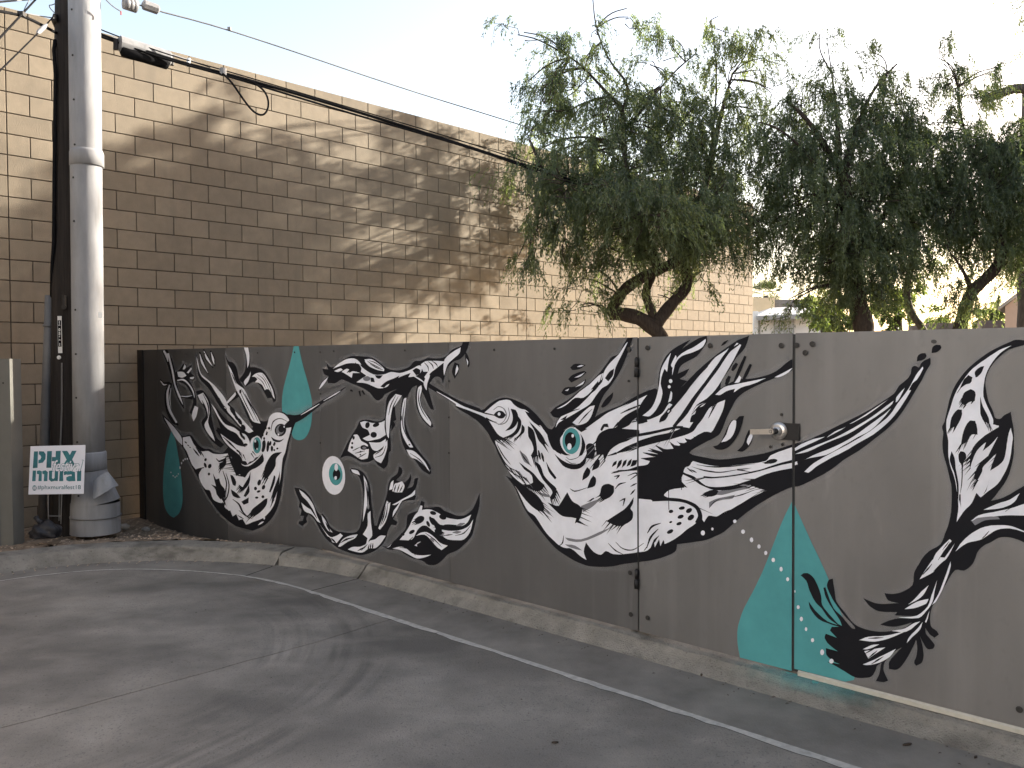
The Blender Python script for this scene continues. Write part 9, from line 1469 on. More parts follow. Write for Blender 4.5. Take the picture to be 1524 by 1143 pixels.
bk = MB(); bq = at(80, 24, 7.35); bk.hexa([at(76, 30, 7.45), at(84, 30, 7.45), at(84, 46, 7.62), at(82, 44, 7.62), at(79, 20, 7.45), at(84, 20, 7.45), at(84, 22, 7.62), at(82, 22, 7.62)]); part('guy_bracket', bk, M['dark_metal'], pole)
wr = MB(); wr.tube([at(82.5, 100, 7.48), at(82, 140, 7.48)], .004, 6); part('staple_strip', wr, M['tagw'], pole)
wr = MB(); wr.tube([on_pole(92, 540, .175), on_pole(92, 608, .175), at(90, 660, 7.43), at(88, 775, 7.43)], .007, 6); part('ground_wire', wr, M['conduit'], pole)

YP = 7.35
pipe_b = at(133, 700, YP); pipe_t = at(125.5, 0, YP)
pipe = thing('riser_pipe', 'tall pale grey riser pipe with coupling and flared boot', 'pipe', at(133, 787, YP))
dv = (pipe_t-pipe_b); mb = MB(); mb.tube([pipe_b, pipe_b+dv*.33, pipe_b+dv*.66, pipe_b+dv*1.5], .1275, 40, True); part('pipe', mb, M['pipe'], pipe, True)
c1 = at(129.3, 248, YP); c2 = at(129.0, 226, YP); mb = MB(); mb.tube([c1, c1+(c2-c1)*.02, c1+(c2-c1)*.9, c2+Vector((0, 0, .012))], [.130, .138, .137, .129], 40); part('coupling', mb, M['pipe'], pipe, True)
c1 = at(134.5, 699, YP); c2 = at(133.8, 672, YP); mb = MB(); mb.tube([c1, c1+(c2-c1)*.03, c1+(c2-c1)*.94, c2], [.128, .135, .134, .128], 40); part('collar', mb, M['pipe'], pipe, True)
mb = MB(); mb.tube([at(135, 698, YP), at(136.5, 714, YP+.01)], [.127, .150], 28, False); mb.tube([at(136.5, 714, YP+.01), at(142, 747, YP+.02)], [.150, .200], 28, False); mb.tube([at(142, 747, YP+.02), at(142.5, 792, YP+.02)], [.200, .206], 28, False); bt = part('boot', mb, M['pipe'], pipe, True)
part('boot_seam', MB().tube([at(142.5, 768, YP+.02)+Vector((0, 0, -.003)), at(142.5, 766.5, YP+.02)], .2085, 44), M['conduit'], bt, True)
fl = MB(); FA = [at(138, 716, YP-.20), at(148, 708, YP-.19), at(160, 702, YP-.13), at(168, 712, YP-.10), at(175, 721, YP-.06)]; FB = [at(138.5, 744, YP-.235), at(148, 738, YP-.25), at(158, 732, YP-.23), at(168, 725.5, YP-.17), at(175.5, 722.5, YP-.065)]
fl.loft(FA, FB); fl.loft([p+Vector((0, .012, -.003)) for p in FA], [p+Vector((0, .012, -.003)) for p in FB], True); fl.loft(FB, [p+Vector((0, .012, -.003)) for p in FB]); fl.loft(FA, [p+Vector((0, .012, -.003)) for p in FA], True); part('boot_flap', fl, M['pipe'], bt, True)
sm = MB().disc((0, 0, 0), (0, -1, 0), .009, .004, 10, .002).mesh('screw', M['bolt'])
for px, py in ((107.0, 14), (108.2, 82), (110, 148), (111.3, 215), (109.2, 264), (110.2, 329), (112.3, 461), (113.0, 527), (113.6, 592), (115.0, 658), (117, 738)):
    o = bpy.data.objects.new('screw', sm); COL.objects.link(o); o.parent = pipe; o.matrix_parent_inverse = Matrix.Translation(-pipe.location)
    t = (py)/700; c = pipe_t.lerp(pipe_b, t); r = .1285 if not 224 < py < 250 else .147
    if py > 700: c = at(138, 738, YP+.02); r = .195
    d = ray(px, py); a = d.x*d.x+d.y*d.y; bq = -2*(d.x*c.x+d.y*c.y); cq = c.x**2+c.y**2-r*r; di = max(0, bq*bq-4*a*cq); tt = (-bq-math.sqrt(di))/(2*a); P = Vector((d.x*tt, d.y*tt, d.z*tt+EYE)); o.location = P; nn = P-c; o.rotation_euler = (0, 0, math.atan2(nn.y, nn.x)+math.pi/2)
part('dent_patch', MB().disc(Vector((0, 0, 0)), (0, -1, 0), .02, .003, 9).mesh if False else MB().box(at(149, 469, YP-.09), .03, .02, .05, Vector((.85, .5, 0)), Vector((-.5, .85, 0))), M['tagw'], pipe)

cd = thing('conduit', 'slim grey conduit strapped to the left of the wooden pole', 'conduit', at(64, 775, 7.6))
mb = MB(); mb.tube([at(64.5, 785, 7.58), at(68, 640, 7.58), at(71.5, 540, 7.60), at(74.5, 440, 7.62)], [.046, .046, .044, .042], 18); part('pipe', mb, M['conduit'], cd, True)
mb = MB(); mb.tube([at(72.3, 487, 7.61), at(72.5, 483, 7.61)], .049, 18); part('joint_ring', mb, M['conduit'], cd, True)
cb = thing('riser_cable', 'black cable running down the pole into the slim conduit', 'cable', at(78, 440, 7.6))
mb = MB(); mb.tube([at(77, 442, 7.6), at(77.5, 400, 7.5), at(80, 360, 7.46), at(81, 240, 7.46), at(82.5, 110, 7.46), at(80, 75, 7.46), at(82, 60, 7.5)], .016, 8); part('cable', mb, M['rubber'], cb, True)
mp = thing('metal_post', 'grey green square metal post at the left edge of the picture', 'post', at(0, 792, 6.95))
mb = MB(); a = at(19.5, 792, 6.95); a.z = EYE-1.6; zt_ = at(10, 534, 6.95).z
mb.hexa([a+Vector((-.22, 0, 0)), a, a+Vector((0, .16, 0)), a+Vector((-.22, .16, 0)), *[Vector((p.x, p.y, zt_)) for p in (a+Vector((-.22, 0, 0)), a, a+Vector((0, .16, 0)), a+Vector((-.22, .16, 0)))]]); part('shaft', mb, M['post'], mp)
mb = MB(); mb.box(a+Vector((-.128, -.004, (zt_-a.z)/2)), .05, .004, zt_-a.z-.02); part('groove_strip', mb, M['conduit'], mp)
part('bolt', MB().disc(Vector((a.x-.055, a.y-.001, at(10, 570, 6.95).z)), (0, -1, 0), .007, .003, 10), M['bolt'], mp)

# yard sign
YS = 6.98
sg = thing('yard_sign', 'white yard sign with teal festival lettering on wire stakes', 'sign', at(82, 775, YS))
cs = [at(42.2, 736, YS), at(124.2, 734.8, YS), at(127, 662.2, YS+.02), at(45.4, 664.2, YS+.02)]
mb = MB(); mb.hexa([cs[0], cs[1], cs[1]+Vector((0, .005, 0)), cs[0]+Vector((0, .005, 0)), cs[3], cs[2], cs[2]+Vector((0, .005, 0)), cs[3]+Vector((0, .005, 0))]); panel = part('panel', mb, M['sign'], sg)
def zs(x, y, o=.002):                                  # point of the sign face
    px, py = 30+x/11.427, 650+y/11.43; return at(px, py, YS-o+.02*max(0, min(1, (736-py)/72)))
letters = {'letter_p': ['235,250 303,248 295,528 215,535', '322,246 400,250 435,300 430,380 385,440 310,452 312,398 345,385 358,345 340,310 318,300'],
 'letter_h': ['460,245 540,242 528,528 445,528', '542,345 603,345 601,415 539,415', '606,242 690,240 676,520 598,520'],
 'letter_x': ['712,242 800,240 845,310 880,240 960,238 885,385 945,505 865,505 822,440 790,505 715,505 790,390'],
 'letter_m': ['215,575 270,575 262,755 203,755', '285,580 330,572 370,590 365,755 310,755 318,640 285,630', '377,585 430,570 470,600 462,755 400,755 408,640 378,630'],
 'letter_u': ['490,580 545,575 540,700 560,720 585,700 590,580 648,575 640,755 585,750 530,765 490,730'],
 'letter_r': ['675,575 738,572 730,640 733,755 662,755', '742,600 790,575 800,640 745,655'],
 'letter_a': ['790,600 860,580 930,600 940,755 880,755 830,760 785,740 785,690 830,668 878,668 873,640 800,650'],
 'letter_l': ['970,575 1040,575 1035,752 965,755']}
for nm, L in letters.items():
    mb = MB()
    for pl in L: mb.poly([zs(*[float(q) for q in t.split(',')]) for t in pl.split()][::-1])
    part(nm, mb, M['ink'], panel)
def sign_text(name, txt, x0, x1, yc, h, m, o, offs=0.0, shear=0.0):
    me = text_mesh(txt, 100, offs, shear); xs = [v.co.x for v in me.vertices]; ys = [v.co.y for v in me.vertices]; xa, xb, ya, yb = min(xs), max(xs), min(ys), max(ys)
    for v in me.vertices: v.co = zs(x0+(v.co.x-xa)/(xb-xa)*(x1-x0), yc-(v.co.y-(ya+yb)/2)/(yb-ya)*h, o)
    me.materials.clear(); me.materials.append(m); put(name, me, panel)
sign_text('festival_outline', 'festival', 536, 1078, 492, 205, M['ink'], .0032, 3.4, .4)
sign_text('festival_lettering', 'festival', 545, 1068, 492, 190, M['ink_white'], .0042, 1.5, .4)
sign_text('hashtag_lettering', '#phxmuralfest18', 295, 1030, 868, 92, M['ink'], .0022, .3)
cx = MB(); ring = [zs(243+37*math.cos(a*.3142), 872+46*math.sin(a*.3142), .0022) for a in range(20)]; cx.poly(ring); part('round_emblem', cx, M['ink'], panel)
mb = MB()
for bx in (222, 243, 262): mb.poly([zs(bx-6, 900, .0032), zs(bx+6, 900, .0032), zs(bx+6, 845, .0032), zs(bx-6, 845, .0032)])
part('emblem_bars', mb, M['ink_white'], panel)
st_ = MB(); st_.tube([at(71.5, 735, YS+.006), at(72, 782, YS+.01)], .0035, 6); st_.tube([at(92, 735, YS+.006), at(90.5, 780, YS+.01)], .0035, 6); st_.tube([at(72, 768, YS+.01), at(91, 768, YS+.01)], .003, 6); part('wire_stake', st_, M['wire'], sg)
bm = bmesh.new(); bmesh.ops.create_icosphere(bm, subdivisions=4, radius=1)
for v in bm.verts:
    c = v.co; k = 1+.10*math.sin(c.x*5+c.y*4)+.07*math.sin(c.z*9+c.x*7)+.04*math.sin(c.y*17+c.x*13); v.co = Vector((c.x*.125*k*(1-.25*max(0, c.z)), c.y*.09*k, c.z*.095*k+(.02*c.x if c.z > 0 else 0)))
    if v.co.z < -.035: v.co.z = -.035-(abs(v.co.z)-.035)*.2
me = bpy.data.meshes.new('sandbag'); bm.to_mesh(me); bm.free(); me.materials.append(M['bag'])
for p in me.polygons: p.use_smooth = True
bg = put('sandbag', me); bg.location = at(68, 794, 6.86)+Vector((0, 0, .01)); tag(bg, 'crumpled black sandbag weighing down the yard sign', 'sandbag')
bm = MB(); ck = bg.location+Vector((-.03, 0, .075)); bm.tube([ck, ck+Vector((-.035, 0, .03)), ck+Vector((-.05, .01, .05))], [.03, .016, .024], 10); o = part('knot', bm, M['bag'], bg, True); o.matrix_parent_inverse = Matrix.Translation(-bg.location)

# ================================================================== CABLES
def wpl(px, py, c): return on_plane(px, py, WN, c)
def smooth_path(P, n=60): return resample(chaikin(P, 3), n)
CC = 8.2
def cdep(px): return 8.2-(px-150)*.0015
cabs = thing('cable_bundle', 'sagging bundle of black cables running along the block wall', 'cable', wpl(400, 120, CC))
main = smooth_path([wpl(x, y, cdep(x)) for x, y in ((100, 30), (150, 52), (250, 88), (330, 108), (440, 139), (560, 175), (700, 219), (830, 262), (960, 300), (1110, 340))])
part('cable', MB().tube(main, .016, 8), M['rubber'], cabs, True)
part('cable', MB().tube([p+Vector((.01, -.03, -.035+.012*math.sin(i*.3))) for i, p in enumerate(main)], .011, 8), M['rubber'], cabs, True)
part('messenger_wire', MB().tube([p+Vector((0, 0, .034+.012*math.cos(i*.22))) for i, p in enumerate(main)], .006, 6), M['rubber'], cabs, True)
part('cable_loop', MB().tube(smooth_path([wpl(x, y, cdep(x)-.05) for x, y in ((331, 109), (345, 122), (362, 148), (378, 168), (393, 173), (401, 157), (396, 137), (380, 124), (365, 117))], 50), .010, 8), M['rubber'], cabs, True)
part('cable_strap', MB().tube([wpl(333, 103, cdep(333))+Vector((0, -.02, 0)), wpl(333, 113, cdep(333))+Vector((0, -.02, 0))], .034, 10), M['splice'], cabs)
sp = thing('splice_case', 'long grey and black splice case slung on the cables by the pole', 'splice case', wpl(215, 80, CC-.05))
a, b_ = wpl(176, 64, CC-.06), wpl(254, 88, CC-.06); ax = (b_-a).normalized(); upv = Vector((0, 0, 1)); upv = (upv-ax*upv.dot(ax)).normalized(); sd = ax.cross(upv)
mb = MB(); n_ = 14
def prof_ring(c, w_, h_):
    return [c+sd*(w_*math.cos(t))+upv*(h_*math.sin(t)) for t in [2*math.pi*k/n_ for k in range(n_)]]
rr = [prof_ring(a.lerp(b_, t), .055*k, .075*k) for t, k in ((0, .7), (.03, 1), (.97, 1), (1, .75))]
for q1, q2 in zip(rr[:-1], rr[1:]): mb.loft(q1+[q1[0]], q2+[q2[0]])
mb.poly(rr[0]); mb.poly(rr[-1][::-1]); part('upper_shell', mb, M['splice'], sp, True)
a2, b2_ = wpl(180, 76, CC-.08), wpl(250, 97, CC-.08); mb = MB(); mb.tube([a2, a2.lerp(b2_, .03), a2.lerp(b2_, .97), b2_], [.03, .045, .045, .03], 14); part('lower_tube', mb, M['rubber'], sp, True)
part('clamp', MB().tube([wpl(172, 58, CC-.06), wpl(172, 74, CC-.06)], .022, 10), M['dark_metal'], sp); part('clamp', MB().tube([wpl(255.5, 83, CC-.06), wpl(255.5, 97, CC-.06)], .022, 10), M['dark_metal'], sp)
part('white_strap', MB().tube([wpl(281, 88, CC-.02), wpl(280, 98, CC-.05)], .02, 10), M['tagw'], sp)
part('hanger_rod', MB().tube([wpl(166, 55, CC), wpl(225, 71, CC), wpl(313, 100, CC)], .009, 6), M['splice'], sp)
uw = thing('overhead_wire', 'thin grey overhead wire with two insulators near the pole top', 'wire', wpl(230, 8, 7.7))
up_ = smooth_path([wpl(170, -5, 7.7), wpl(236, 17, 7.7), wpl(310, 35, 7.7), wpl(430, 74, 7.7), wpl(600, 132, 7.7), wpl(760, 181, 7.7), wpl(900, 226, 7.7), wpl(1100, 285, 7.7)], 50)
part('wire', MB().tube(up_, .0075, 6), M['conduit'], uw, True)
for k, (px, py) in enumerate(((188, 5), (194, 7), (200, 9))): c = wpl(px, py, 7.7); part('insulator', MB().tube([c-ax*.03, c-ax*.02, c+ax*.02, c+ax*.03], [.03, .055, .055, .03], 12), M['splice'], uw, True)
c = wpl(224, 10.5, 7.7); part('dead_end_clamp', MB().tube([c-ax*.075, c-ax*.06, c+ax*.06, c+ax*.08], [.02, .046, .046, .02], 8), M['splice'], uw)
part('wire_marker', MB().box(wpl(341.5, 43, 7.7), .03, .03, .03), M['splice'], uw)
lt = MB(); lt.tube(smooth_path([wpl(154, -4, 7.6), wpl(168, 10, 7.6), wpl(180, 17, 7.6)], 14), .005, 6); tw = thing('loose_tail_wire', 'short loose wire tail with red tip beside the pipe top', 'wire', wpl(170, 10, 7.6)); part('wire', lt, M['conduit'], tw); part('red_tip', MB().tube([wpl(180, 17, 7.6), wpl(180, 22, 7.6)], .006, 6), mat('red_tip', (.5, .08, .06)), tw)
def wire(name, pts, r, label, m='rubber', extra=None):
    t = thing(name, label, 'wire', pts[0]); part('wire', MB().tube(pts, r, 6), M[m], t, True); return t
t = wire('guy_wire', [at(82, 22, 7.45), at(64, 42, 7.0), at(0, 105, 5.6), at(-60, 160, 4.6)], .006, 'lower guy wire with turnbuckle slanting down from the pole'); part('turnbuckle', MB().tube([at(55, 50, 6.78), at(58, 47.5, 6.85), at(66, 40, 7.04), at(70, 36, 7.12)], [.006, .018, .018, .006], 10), M['splice'], t, True)
t = wire('guy_wire', [at(56, -4, 7.2), at(32, 22, 6.7), at(0, 56, 6.0), at(-60, 110, 5.0)], .008, 'upper guy wire crossing the clamped cable at top left'); 
wire('thin_guy_wire', [at(45, -3, 7.1), at(38, 10, 6.95), at(33, 22, 6.72)], .004, 'thin wire tied to the cable clamp at top left', 'conduit')
t = wire('service_cable', smooth_path([at(-60, 8, 6.0), at(0, 16.5, 6.5), at(33, 23, 6.75), at(58, 35, 7.1), at(84, 49, 7.5)], 24), .013, 'thick black service cable with clamp entering the pole from the left'); part('clamp', MB().box(at(32, 21, 6.72), .045, .04, .035), M['dark_metal'], t)
wire('service_drop', [at(-40, 5, 6.6), at(0, 2.6, 7.0), at(48, -1.5, 7.5)], .009, 'nearly level grey wire at the very top left corner', 'conduit')
wire('tie_wire', [at(34, 19, 6.75), at(60, 24, 7.1), at(82, 27, 7.46)], .005, 'short level tie wire between cable clamp and pole', 'conduit')
wire('curled_wire', smooth_path([at(83, 5, 7.48), at(76, 8, 7.45), at(73, 7, 7.45), at(74, 12, 7.45), at(81, 19, 7.47)], 20), .004, 'small curled wire loop at the pole above the guy wires', 'conduit')

# ================================================================== BACKGROUND BUILDINGS
wh = thing('white_house', 'low white stucco house with gridded window beyond the fence', 'house', at(1170, 540, 34))
def wallbox(px0, px1, y0, y1, Y, dep, m, parent, name):
    a = at(px0, y1, Y); b_ = at(px1, y0, Y); mb = MB(); z0_ = -.1 if y1 > 500 else a.z
    mb.hexa([(a.x, Y, z0_), (b_.x, Y, z0_), (b_.x, Y+dep, z0_), (a.x, Y+dep, z0_), (a.x, Y, b_.z), (b_.x, Y, b_.z), (b_.x, Y+dep, b_.z), (a.x, Y+dep, b_.z)]); return part(name, mb, m, parent)
wallbox(1131, 1222, 468.5, 560, 34, 7, M['house_white'], wh, 'wall')
wallbox(1121.5, 1128.5, 463, 560, 33.9, 7, M['house_white'], wh, 'wing_wall'); wallbox(1128.5, 1131.5, 470, 560, 33.95, 7, M['trim'], wh, 'corner_trim')
mb = MB(); r0 = [at(1126, 470, 33.4), at(1226, 466, 33.4)]; r1 = [at(1148, 458, 37), at(1216, 455, 37)]
mb.hexa([r0[0]+Vector((0, 0, -.12)), r0[1]+Vector((0, 0, -.12)), r1[1]+Vector((0, 3, -.12)), r1[0]+Vector((0, 3, -.12)), r0[0], r0[1], r1[1], r1[0]]); rf = part('roof', mb, M['roofw'], wh)
mb = MB(); mb.box((r0[0]+r0[1])/2+Vector((0, -.05, -.12)), (r0[1]-r0[0]).length, .08, .14, (r0[1]-r0[0]).normalized(), Vector((0, 1, 0))); part('fascia', mb, M['trim'], rf)
wn = wallbox(1152.5, 1182, 473, 505, 33.9, .08, M['trim'], wh, 'window')
for i in range(4):
    for j in range(3):
        x0 = 1153.3+i*7.2; y0 = (474.2, 479.2, 489.5)[j]; y1 = (478.4, 488.7, 499)[j]; wallbox(x0, x0+6.2, y0, y1, 33.86, .03, M['glass'], wn, 'pane')
th_ = thing('tan_house', 'tan stucco house with grey shingle roof behind the white house', 'house', at(1140, 540, 42))
wallbox(1112, 1153, 443, 560, 42, 6, M['tan'], th_, 'wall'); wallbox(1154, 1202, 445.5, 560, 43, 6, M['shingle'], th_, 'shingle_roof'); wallbox(1202, 1216, 447, 560, 43.2, 6, M['tan'], th_, 'chimney_block')
fe = thing('picket_rail', 'dark iron railing with pickets right of the white house', 'railing', at(1245, 540, 32))
a, b_ = at(1227, 488.5, 32), at(1268, 488.5, 32); part('rail', MB().box((a+b_)/2, (b_-a).length, .05, .07), M['iron'], fe)
for i in range(13): p = a.lerp(b_, i/12); part('picket', MB().box(Vector((p.x, p.y, p.z-1.2)), .03, .03, 2.4), M['iron'], fe)
ph = thing('peach_house', 'peach stucco gabled house with red brown side at the right edge', 'house', at(1510, 540, 26))
DV = Vector((4.2, 6, 0)); A0, A1, A2 = at(1496, 456, 26), at(1514.5, 441, 26), at(1560, 478, 26); mb = MB(); lo = [Vector((A0.x, 26, -.1)), Vector((A1.x, 26, -.1))]
mb.poly([lo[0], lo[1], A1, A0]); mb.poly([lo[0]+DV, A0+DV, A1+DV, lo[1]+DV]); mb.poly([lo[0], A0, A0+DV, lo[0]+DV]); mb.poly([A0, A1, A1+DV, A0+DV]); part('gable_wall', mb, M['peach'], ph)
mb = MB(); c = Vector((A1.x+.01, 26, -.1)); u_ = Vector((0, 0, A1.z+.08)); q = [c, c+Vector((5, 1.2, 0)), c+Vector((5, 1.2, 0))+DV, c+DV]; mb.hexa(q+[p+u_ for p in q]); part('side_wall', mb, M['red'], ph)
e0, e1 = at(1485, 461.5, 25.8), at(1515.5, 438.5, 25.8); mb = MB(); mb.hexa([e0, e1, e1+DV*1.08, e0+DV*1.08, e0+Vector((0, 0, .09)), e1+Vector((0, 0, .09)), e1+DV*1.08+Vector((0, 0, .09)), e0+DV*1.08+Vector((0, 0, .09))]); part('roof', mb, M['trim'], ph)
bw_ = thing('brown_yard_wall', 'low brown yard wall in the distance under the right trees', 'wall', at(1430, 540, 30)); wallbox(1357, 1386, 484, 560, 30, .3, M['brownwall'], bw_, 'low_run'); wallbox(1384, 1425, 480.5, 560, 30.4, .3, M['brownwall'], bw_, 'wall_run'); wallbox(1460, 1497, 477, 560, 30.8, .3, M['brownwall'], bw_, 'tall_run')

# added unseen buildings: a sunlit one bounces light, a shaded one blocks sky
def off_building(name, label, s0_, s1, n0, n1, h, m):
    t = thing(name, label, 'building', FN*((n0+n1)/2)+FT*((s0_+s1)/2))
    def q(s, n, z): p = FN*n+FT*s; return Vector((p.x, p.y, z))
    mb = MB(); mb.hexa([q(s0_, n0, -.15), q(s1, n0, -.15), q(s1, n1, -.15), q(s0_, n1, -.15), q(s0_, n0, h), q(s1, n0, h), q(s1, n1, h), q(s0_, n1, h)]); part('wall', mb, m, t)
    mb = MB(); mb.hexa([q(s0_-.1, n0-.1, h+.003), q(s1+.1, n0-.1, h+.003), q(s1+.1, n1+.1, h+.003), q(s0_-.1, n1+.1, h+.003), q(s0_-.1, n0-.1, h+.25), q(s1+.1, n0-.1, h+.25), q(s1+.1, n1+.1, h+.25), q(s0_-.1, n1+.1, h+.25)]); part('parapet', mb, M['trim'], t)
off_building('added_bounce_building', 'pale stucco building added behind the camera to bounce sun onto the mural', -5, 18, -22, -12.0, 10.0, M['stucco'])
off_building('added_blocking_building', 'brown building added right of the driveway outside the picture to block sky light', 7.5, 16, -12, 1.5, 8.0, M['brownwall'])
wg = thing('added_shade_wing', 'dark brown wing added left of the picture to darken the corner', 'building', WP(-5, 0, 4))  # unseen wing, added to keep light off the lower left corner
mb = MB(); q = [WP(-1.2, -.15, 3.2), WP(-1.2, -.15, .05), WP(-12, -.15, .05), WP(-12, -.15, 3.2)]; mb.hexa(q[::-1]+[Vector((p.x, p.y, 5.6)) for p in q[::-1]]); part('wall', mb, M['wing'], wg); mb = MB(); q = [WP(-1.1, 5.603, 3.3), WP(-1.1, 5.603, .0), WP(-12.1, 5.603, .0), WP(-12.1, 5.603, 3.3)]; mb.hexa(q[::-1]+[Vector((p.x, p.y, 5.8)) for p in q[::-1]]); part('parapet', mb, M['trim'], wg)
tb = thing('added_sky_blocker', 'long brown building added outside the right edge to block bright sky', 'building', (21, 5, 0))  # unseen building, added to keep bright sky off the block wall
mb = MB(); mb.box((21, 4, 5), 10, 22, 10.3); part('wall', mb, M['brownwall'], tb); mb = MB(); mb.box((21, 4, 10.28), 10.2, 22.2, .25); part('parapet', mb, M['trim'], tb)
# ================================================================== TREES
def leaf_mesh(name, strands, K, L, W, rngl, m, down=1.0, jit=.35):
    """strands: (S,3) start, (S,3) horizontal drift, (S,) drop length, (S,) tone"""
    P0, DR, LN, TN = strands; S = len(P0); t = (np.arange(K)+.5)/K
    tt = np.clip(t[None, :]+rngl.normal(0, .02, (S, K)), 0.02, 1)
    pos = P0[:, None, :]+DR[:, None, :]*tt[..., None]; pos[..., 2] += -down*LN[:, None]*tt**1.5
    pos += rngl.normal(0, .012, pos.shape)
    tan = np.repeat(DR[:, None, :], K, 1).copy(); tan[..., 2] -= down*1.5*LN[:, None]*np.sqrt(tt)
    tan /= np.linalg.norm(tan, axis=2, keepdims=True)+1e-9
    d = tan*.7+rngl.normal(0, jit, pos.shape)+np.array([0, 0, -.25*down]); d /= np.linalg.norm(d, axis=2, keepdims=True)
    r = rngl.normal(0, 1, pos.shape); wv = np.cross(d, r); wv /= np.linalg.norm(wv, axis=2, keepdims=True)+1e-9
    ll = L*rngl.uniform(.6, 1.25, (S, K, 1)); ww = W*rngl.uniform(.6, 1.2, (S, K, 1))
    v = np.stack([pos, pos+d*ll*.45+wv*ww*.5, pos+d*ll, pos+d*ll*.45-wv*ww*.5], 2).reshape(-1, 3).astype(np.float32)
    N = S*K; me = bpy.data.meshes.new(name); me.vertices.add(4*N); me.vertices.foreach_set('co', v.ravel()); me.loops.add(4*N); me.loops.foreach_set('vertex_index', np.arange(4*N, dtype=np.int32)); me.polygons.add(N); me.polygons.foreach_set('loop_start', np.arange(0, 4*N, 4, dtype=np.int32)); me.polygons.foreach_set('loop_total', np.full(N, 4, np.int32)); me.update()
    a = me.attributes.new('tone', 'FLOAT', 'FACE'); a.data.foreach_set('value', np.clip(np.repeat(TN, K)+rngl.normal(0, .16, N), 0, 1).astype(np.float32)); me.materials.append(m); return me
def make_tree(name, label, Y, limbs, blobs, seed, K=30, L=.054, W=.0155, m='leaf', bark='bark', down=1.0, dropr=(.14, .45), group='trees behind the fence', dens=1.0, sprig=True):
    r = np.random.default_rng(seed); rr = random.Random(seed)
    b0 = limbs[0][0]; base = at(b0[0], b0[1], Y+b0[2]); root = thing(name, label, 'tree', Vector((base.x, base.y, 0)), group)
    pts_all = []; tr = MB(); br = MB()
    for k, lb in enumerate(limbs):
        P = [at(q[0], q[1], Y+q[2]) for q in lb]; R = [q[3] for q in lb]
        if k == 0: P = [Vector((P[0].x, P[0].y, -.1))]+P; R = [R[0]*1.15]+R
        n = max(10, 5*len(P)); path = resample(chaikin(P, 2), n); rad = []
        for i in range(n):
            t = i/(n-1)*(len(R)-1); j = min(int(t), len(R)-2); rad.append((R[j]+(R[j+1]-R[j])*(t-j))*(1+.06*math.sin(i*1.7+k)))
        (tr if k == 0 else br).tube(path, rad, 10); pts_all += path[2:]
    part('trunk', tr, M[bark], root, True)
    S = [[], [], [], []]
    for (px, py, rx, ry, dy, n) in blobs:
        n = int(n*dens); c = at(px, py, Y+dy); ax_, az_ = rx*(Y+dy)/FPX, ry*(Y+dy)/FPX; ay_ = min(1.6, ax_*.9)
        near = min(pts_all, key=lambda p: (p-c).length)
        # twigs that carry this clump
        for q in range(3 if n > 60 else 2):
            e = c+Vector((rr.uniform(-.6, .6)*ax_, rr.uniform(-.6, .6)*ay_, rr.uniform(-.3, .7)*az_)); mid = near.lerp(e, .5)+Vector((rr.uniform(-.1, .1), rr.uniform(-.1, .1), .12*(e-near).length))
            L_ = (e-near).length; br.tube(smooth_path([near, mid, e], 8), [.006+.012*min(1.5, L_)*(1-i/8) for i in range(8)], 5)
        ns = max(2, n//9); u = r.normal(size=(ns, 3)); u /= np.linalg.norm(u, axis=1, keepdims=True); rad = r.uniform(0, 1, (ns, 1))**.42; p = u*rad*np.array([ax_, ay_, az_])
        hd = u*np.array([1, 1, .25])+r.normal(0, .45, (ns, 3))*np.array([1, 1, .35]); hd /= np.linalg.norm(hd, axis=1, keepdims=True); ln = r.uniform(.18, .55, (ns, 1))
        k_ = np.repeat(np.arange(ns), 9); n = len(k_); uu = r.uniform(0, 1, (n, 1)); P0 = (p+np.array(c))[k_]+hd[k_]*ln[k_]*uu+r.normal(0, .035, (n, 3)); P0[:, 2] += .10*down-.12*uu[:, 0]*ln[k_][:, 0]
        dr = hd[k_]*r.uniform(.05, .2, (n, 1))+r.normal(0, .05, (n, 3)); dr[:, 2] = r.uniform(-.02, .05, n)
        for q in range(0, ns, 2 if ns > 12 else 1): a_ = Vector(p[q]+np.array(c)); b2 = a_+Vector(hd[q]*ln[q]); br.tube([c.lerp(a_, .45), a_, b2], [.009, .006, .003], 4)
        S[0].append(P0); S[1].append(dr); S[2].append(r.uniform(*dropr, n)); S[3].append(np.clip(.45+r.normal(0, .10)+r.normal(0, .16, ns)[k_]+r.normal(0, .06, n), 0, 1))
        if sprig:
            for q in range(max(2, n//14)):             # fine twig lines in the outer crown
                i = rr.randrange(n); a = Vector(P0[i]); b_ = a+Vector(dr[i]*.9)+Vector((0, 0, -S[2][-1][i]*.8)); md = a.lerp(b_, .5)+Vector((dr[i][0]*.2, dr[i][1]*.2, .05)); st0 = a.lerp(c, .35)
                br.tube([st0, a, md, b_], [.006, .0045, .003, .0015], 4)
    part('branches', br, M[bark], root, True)
    me = leaf_mesh('crown', [np.concatenate(x) for x in S], K, L, W, r, M[m], down); put('crown', me, root); return root
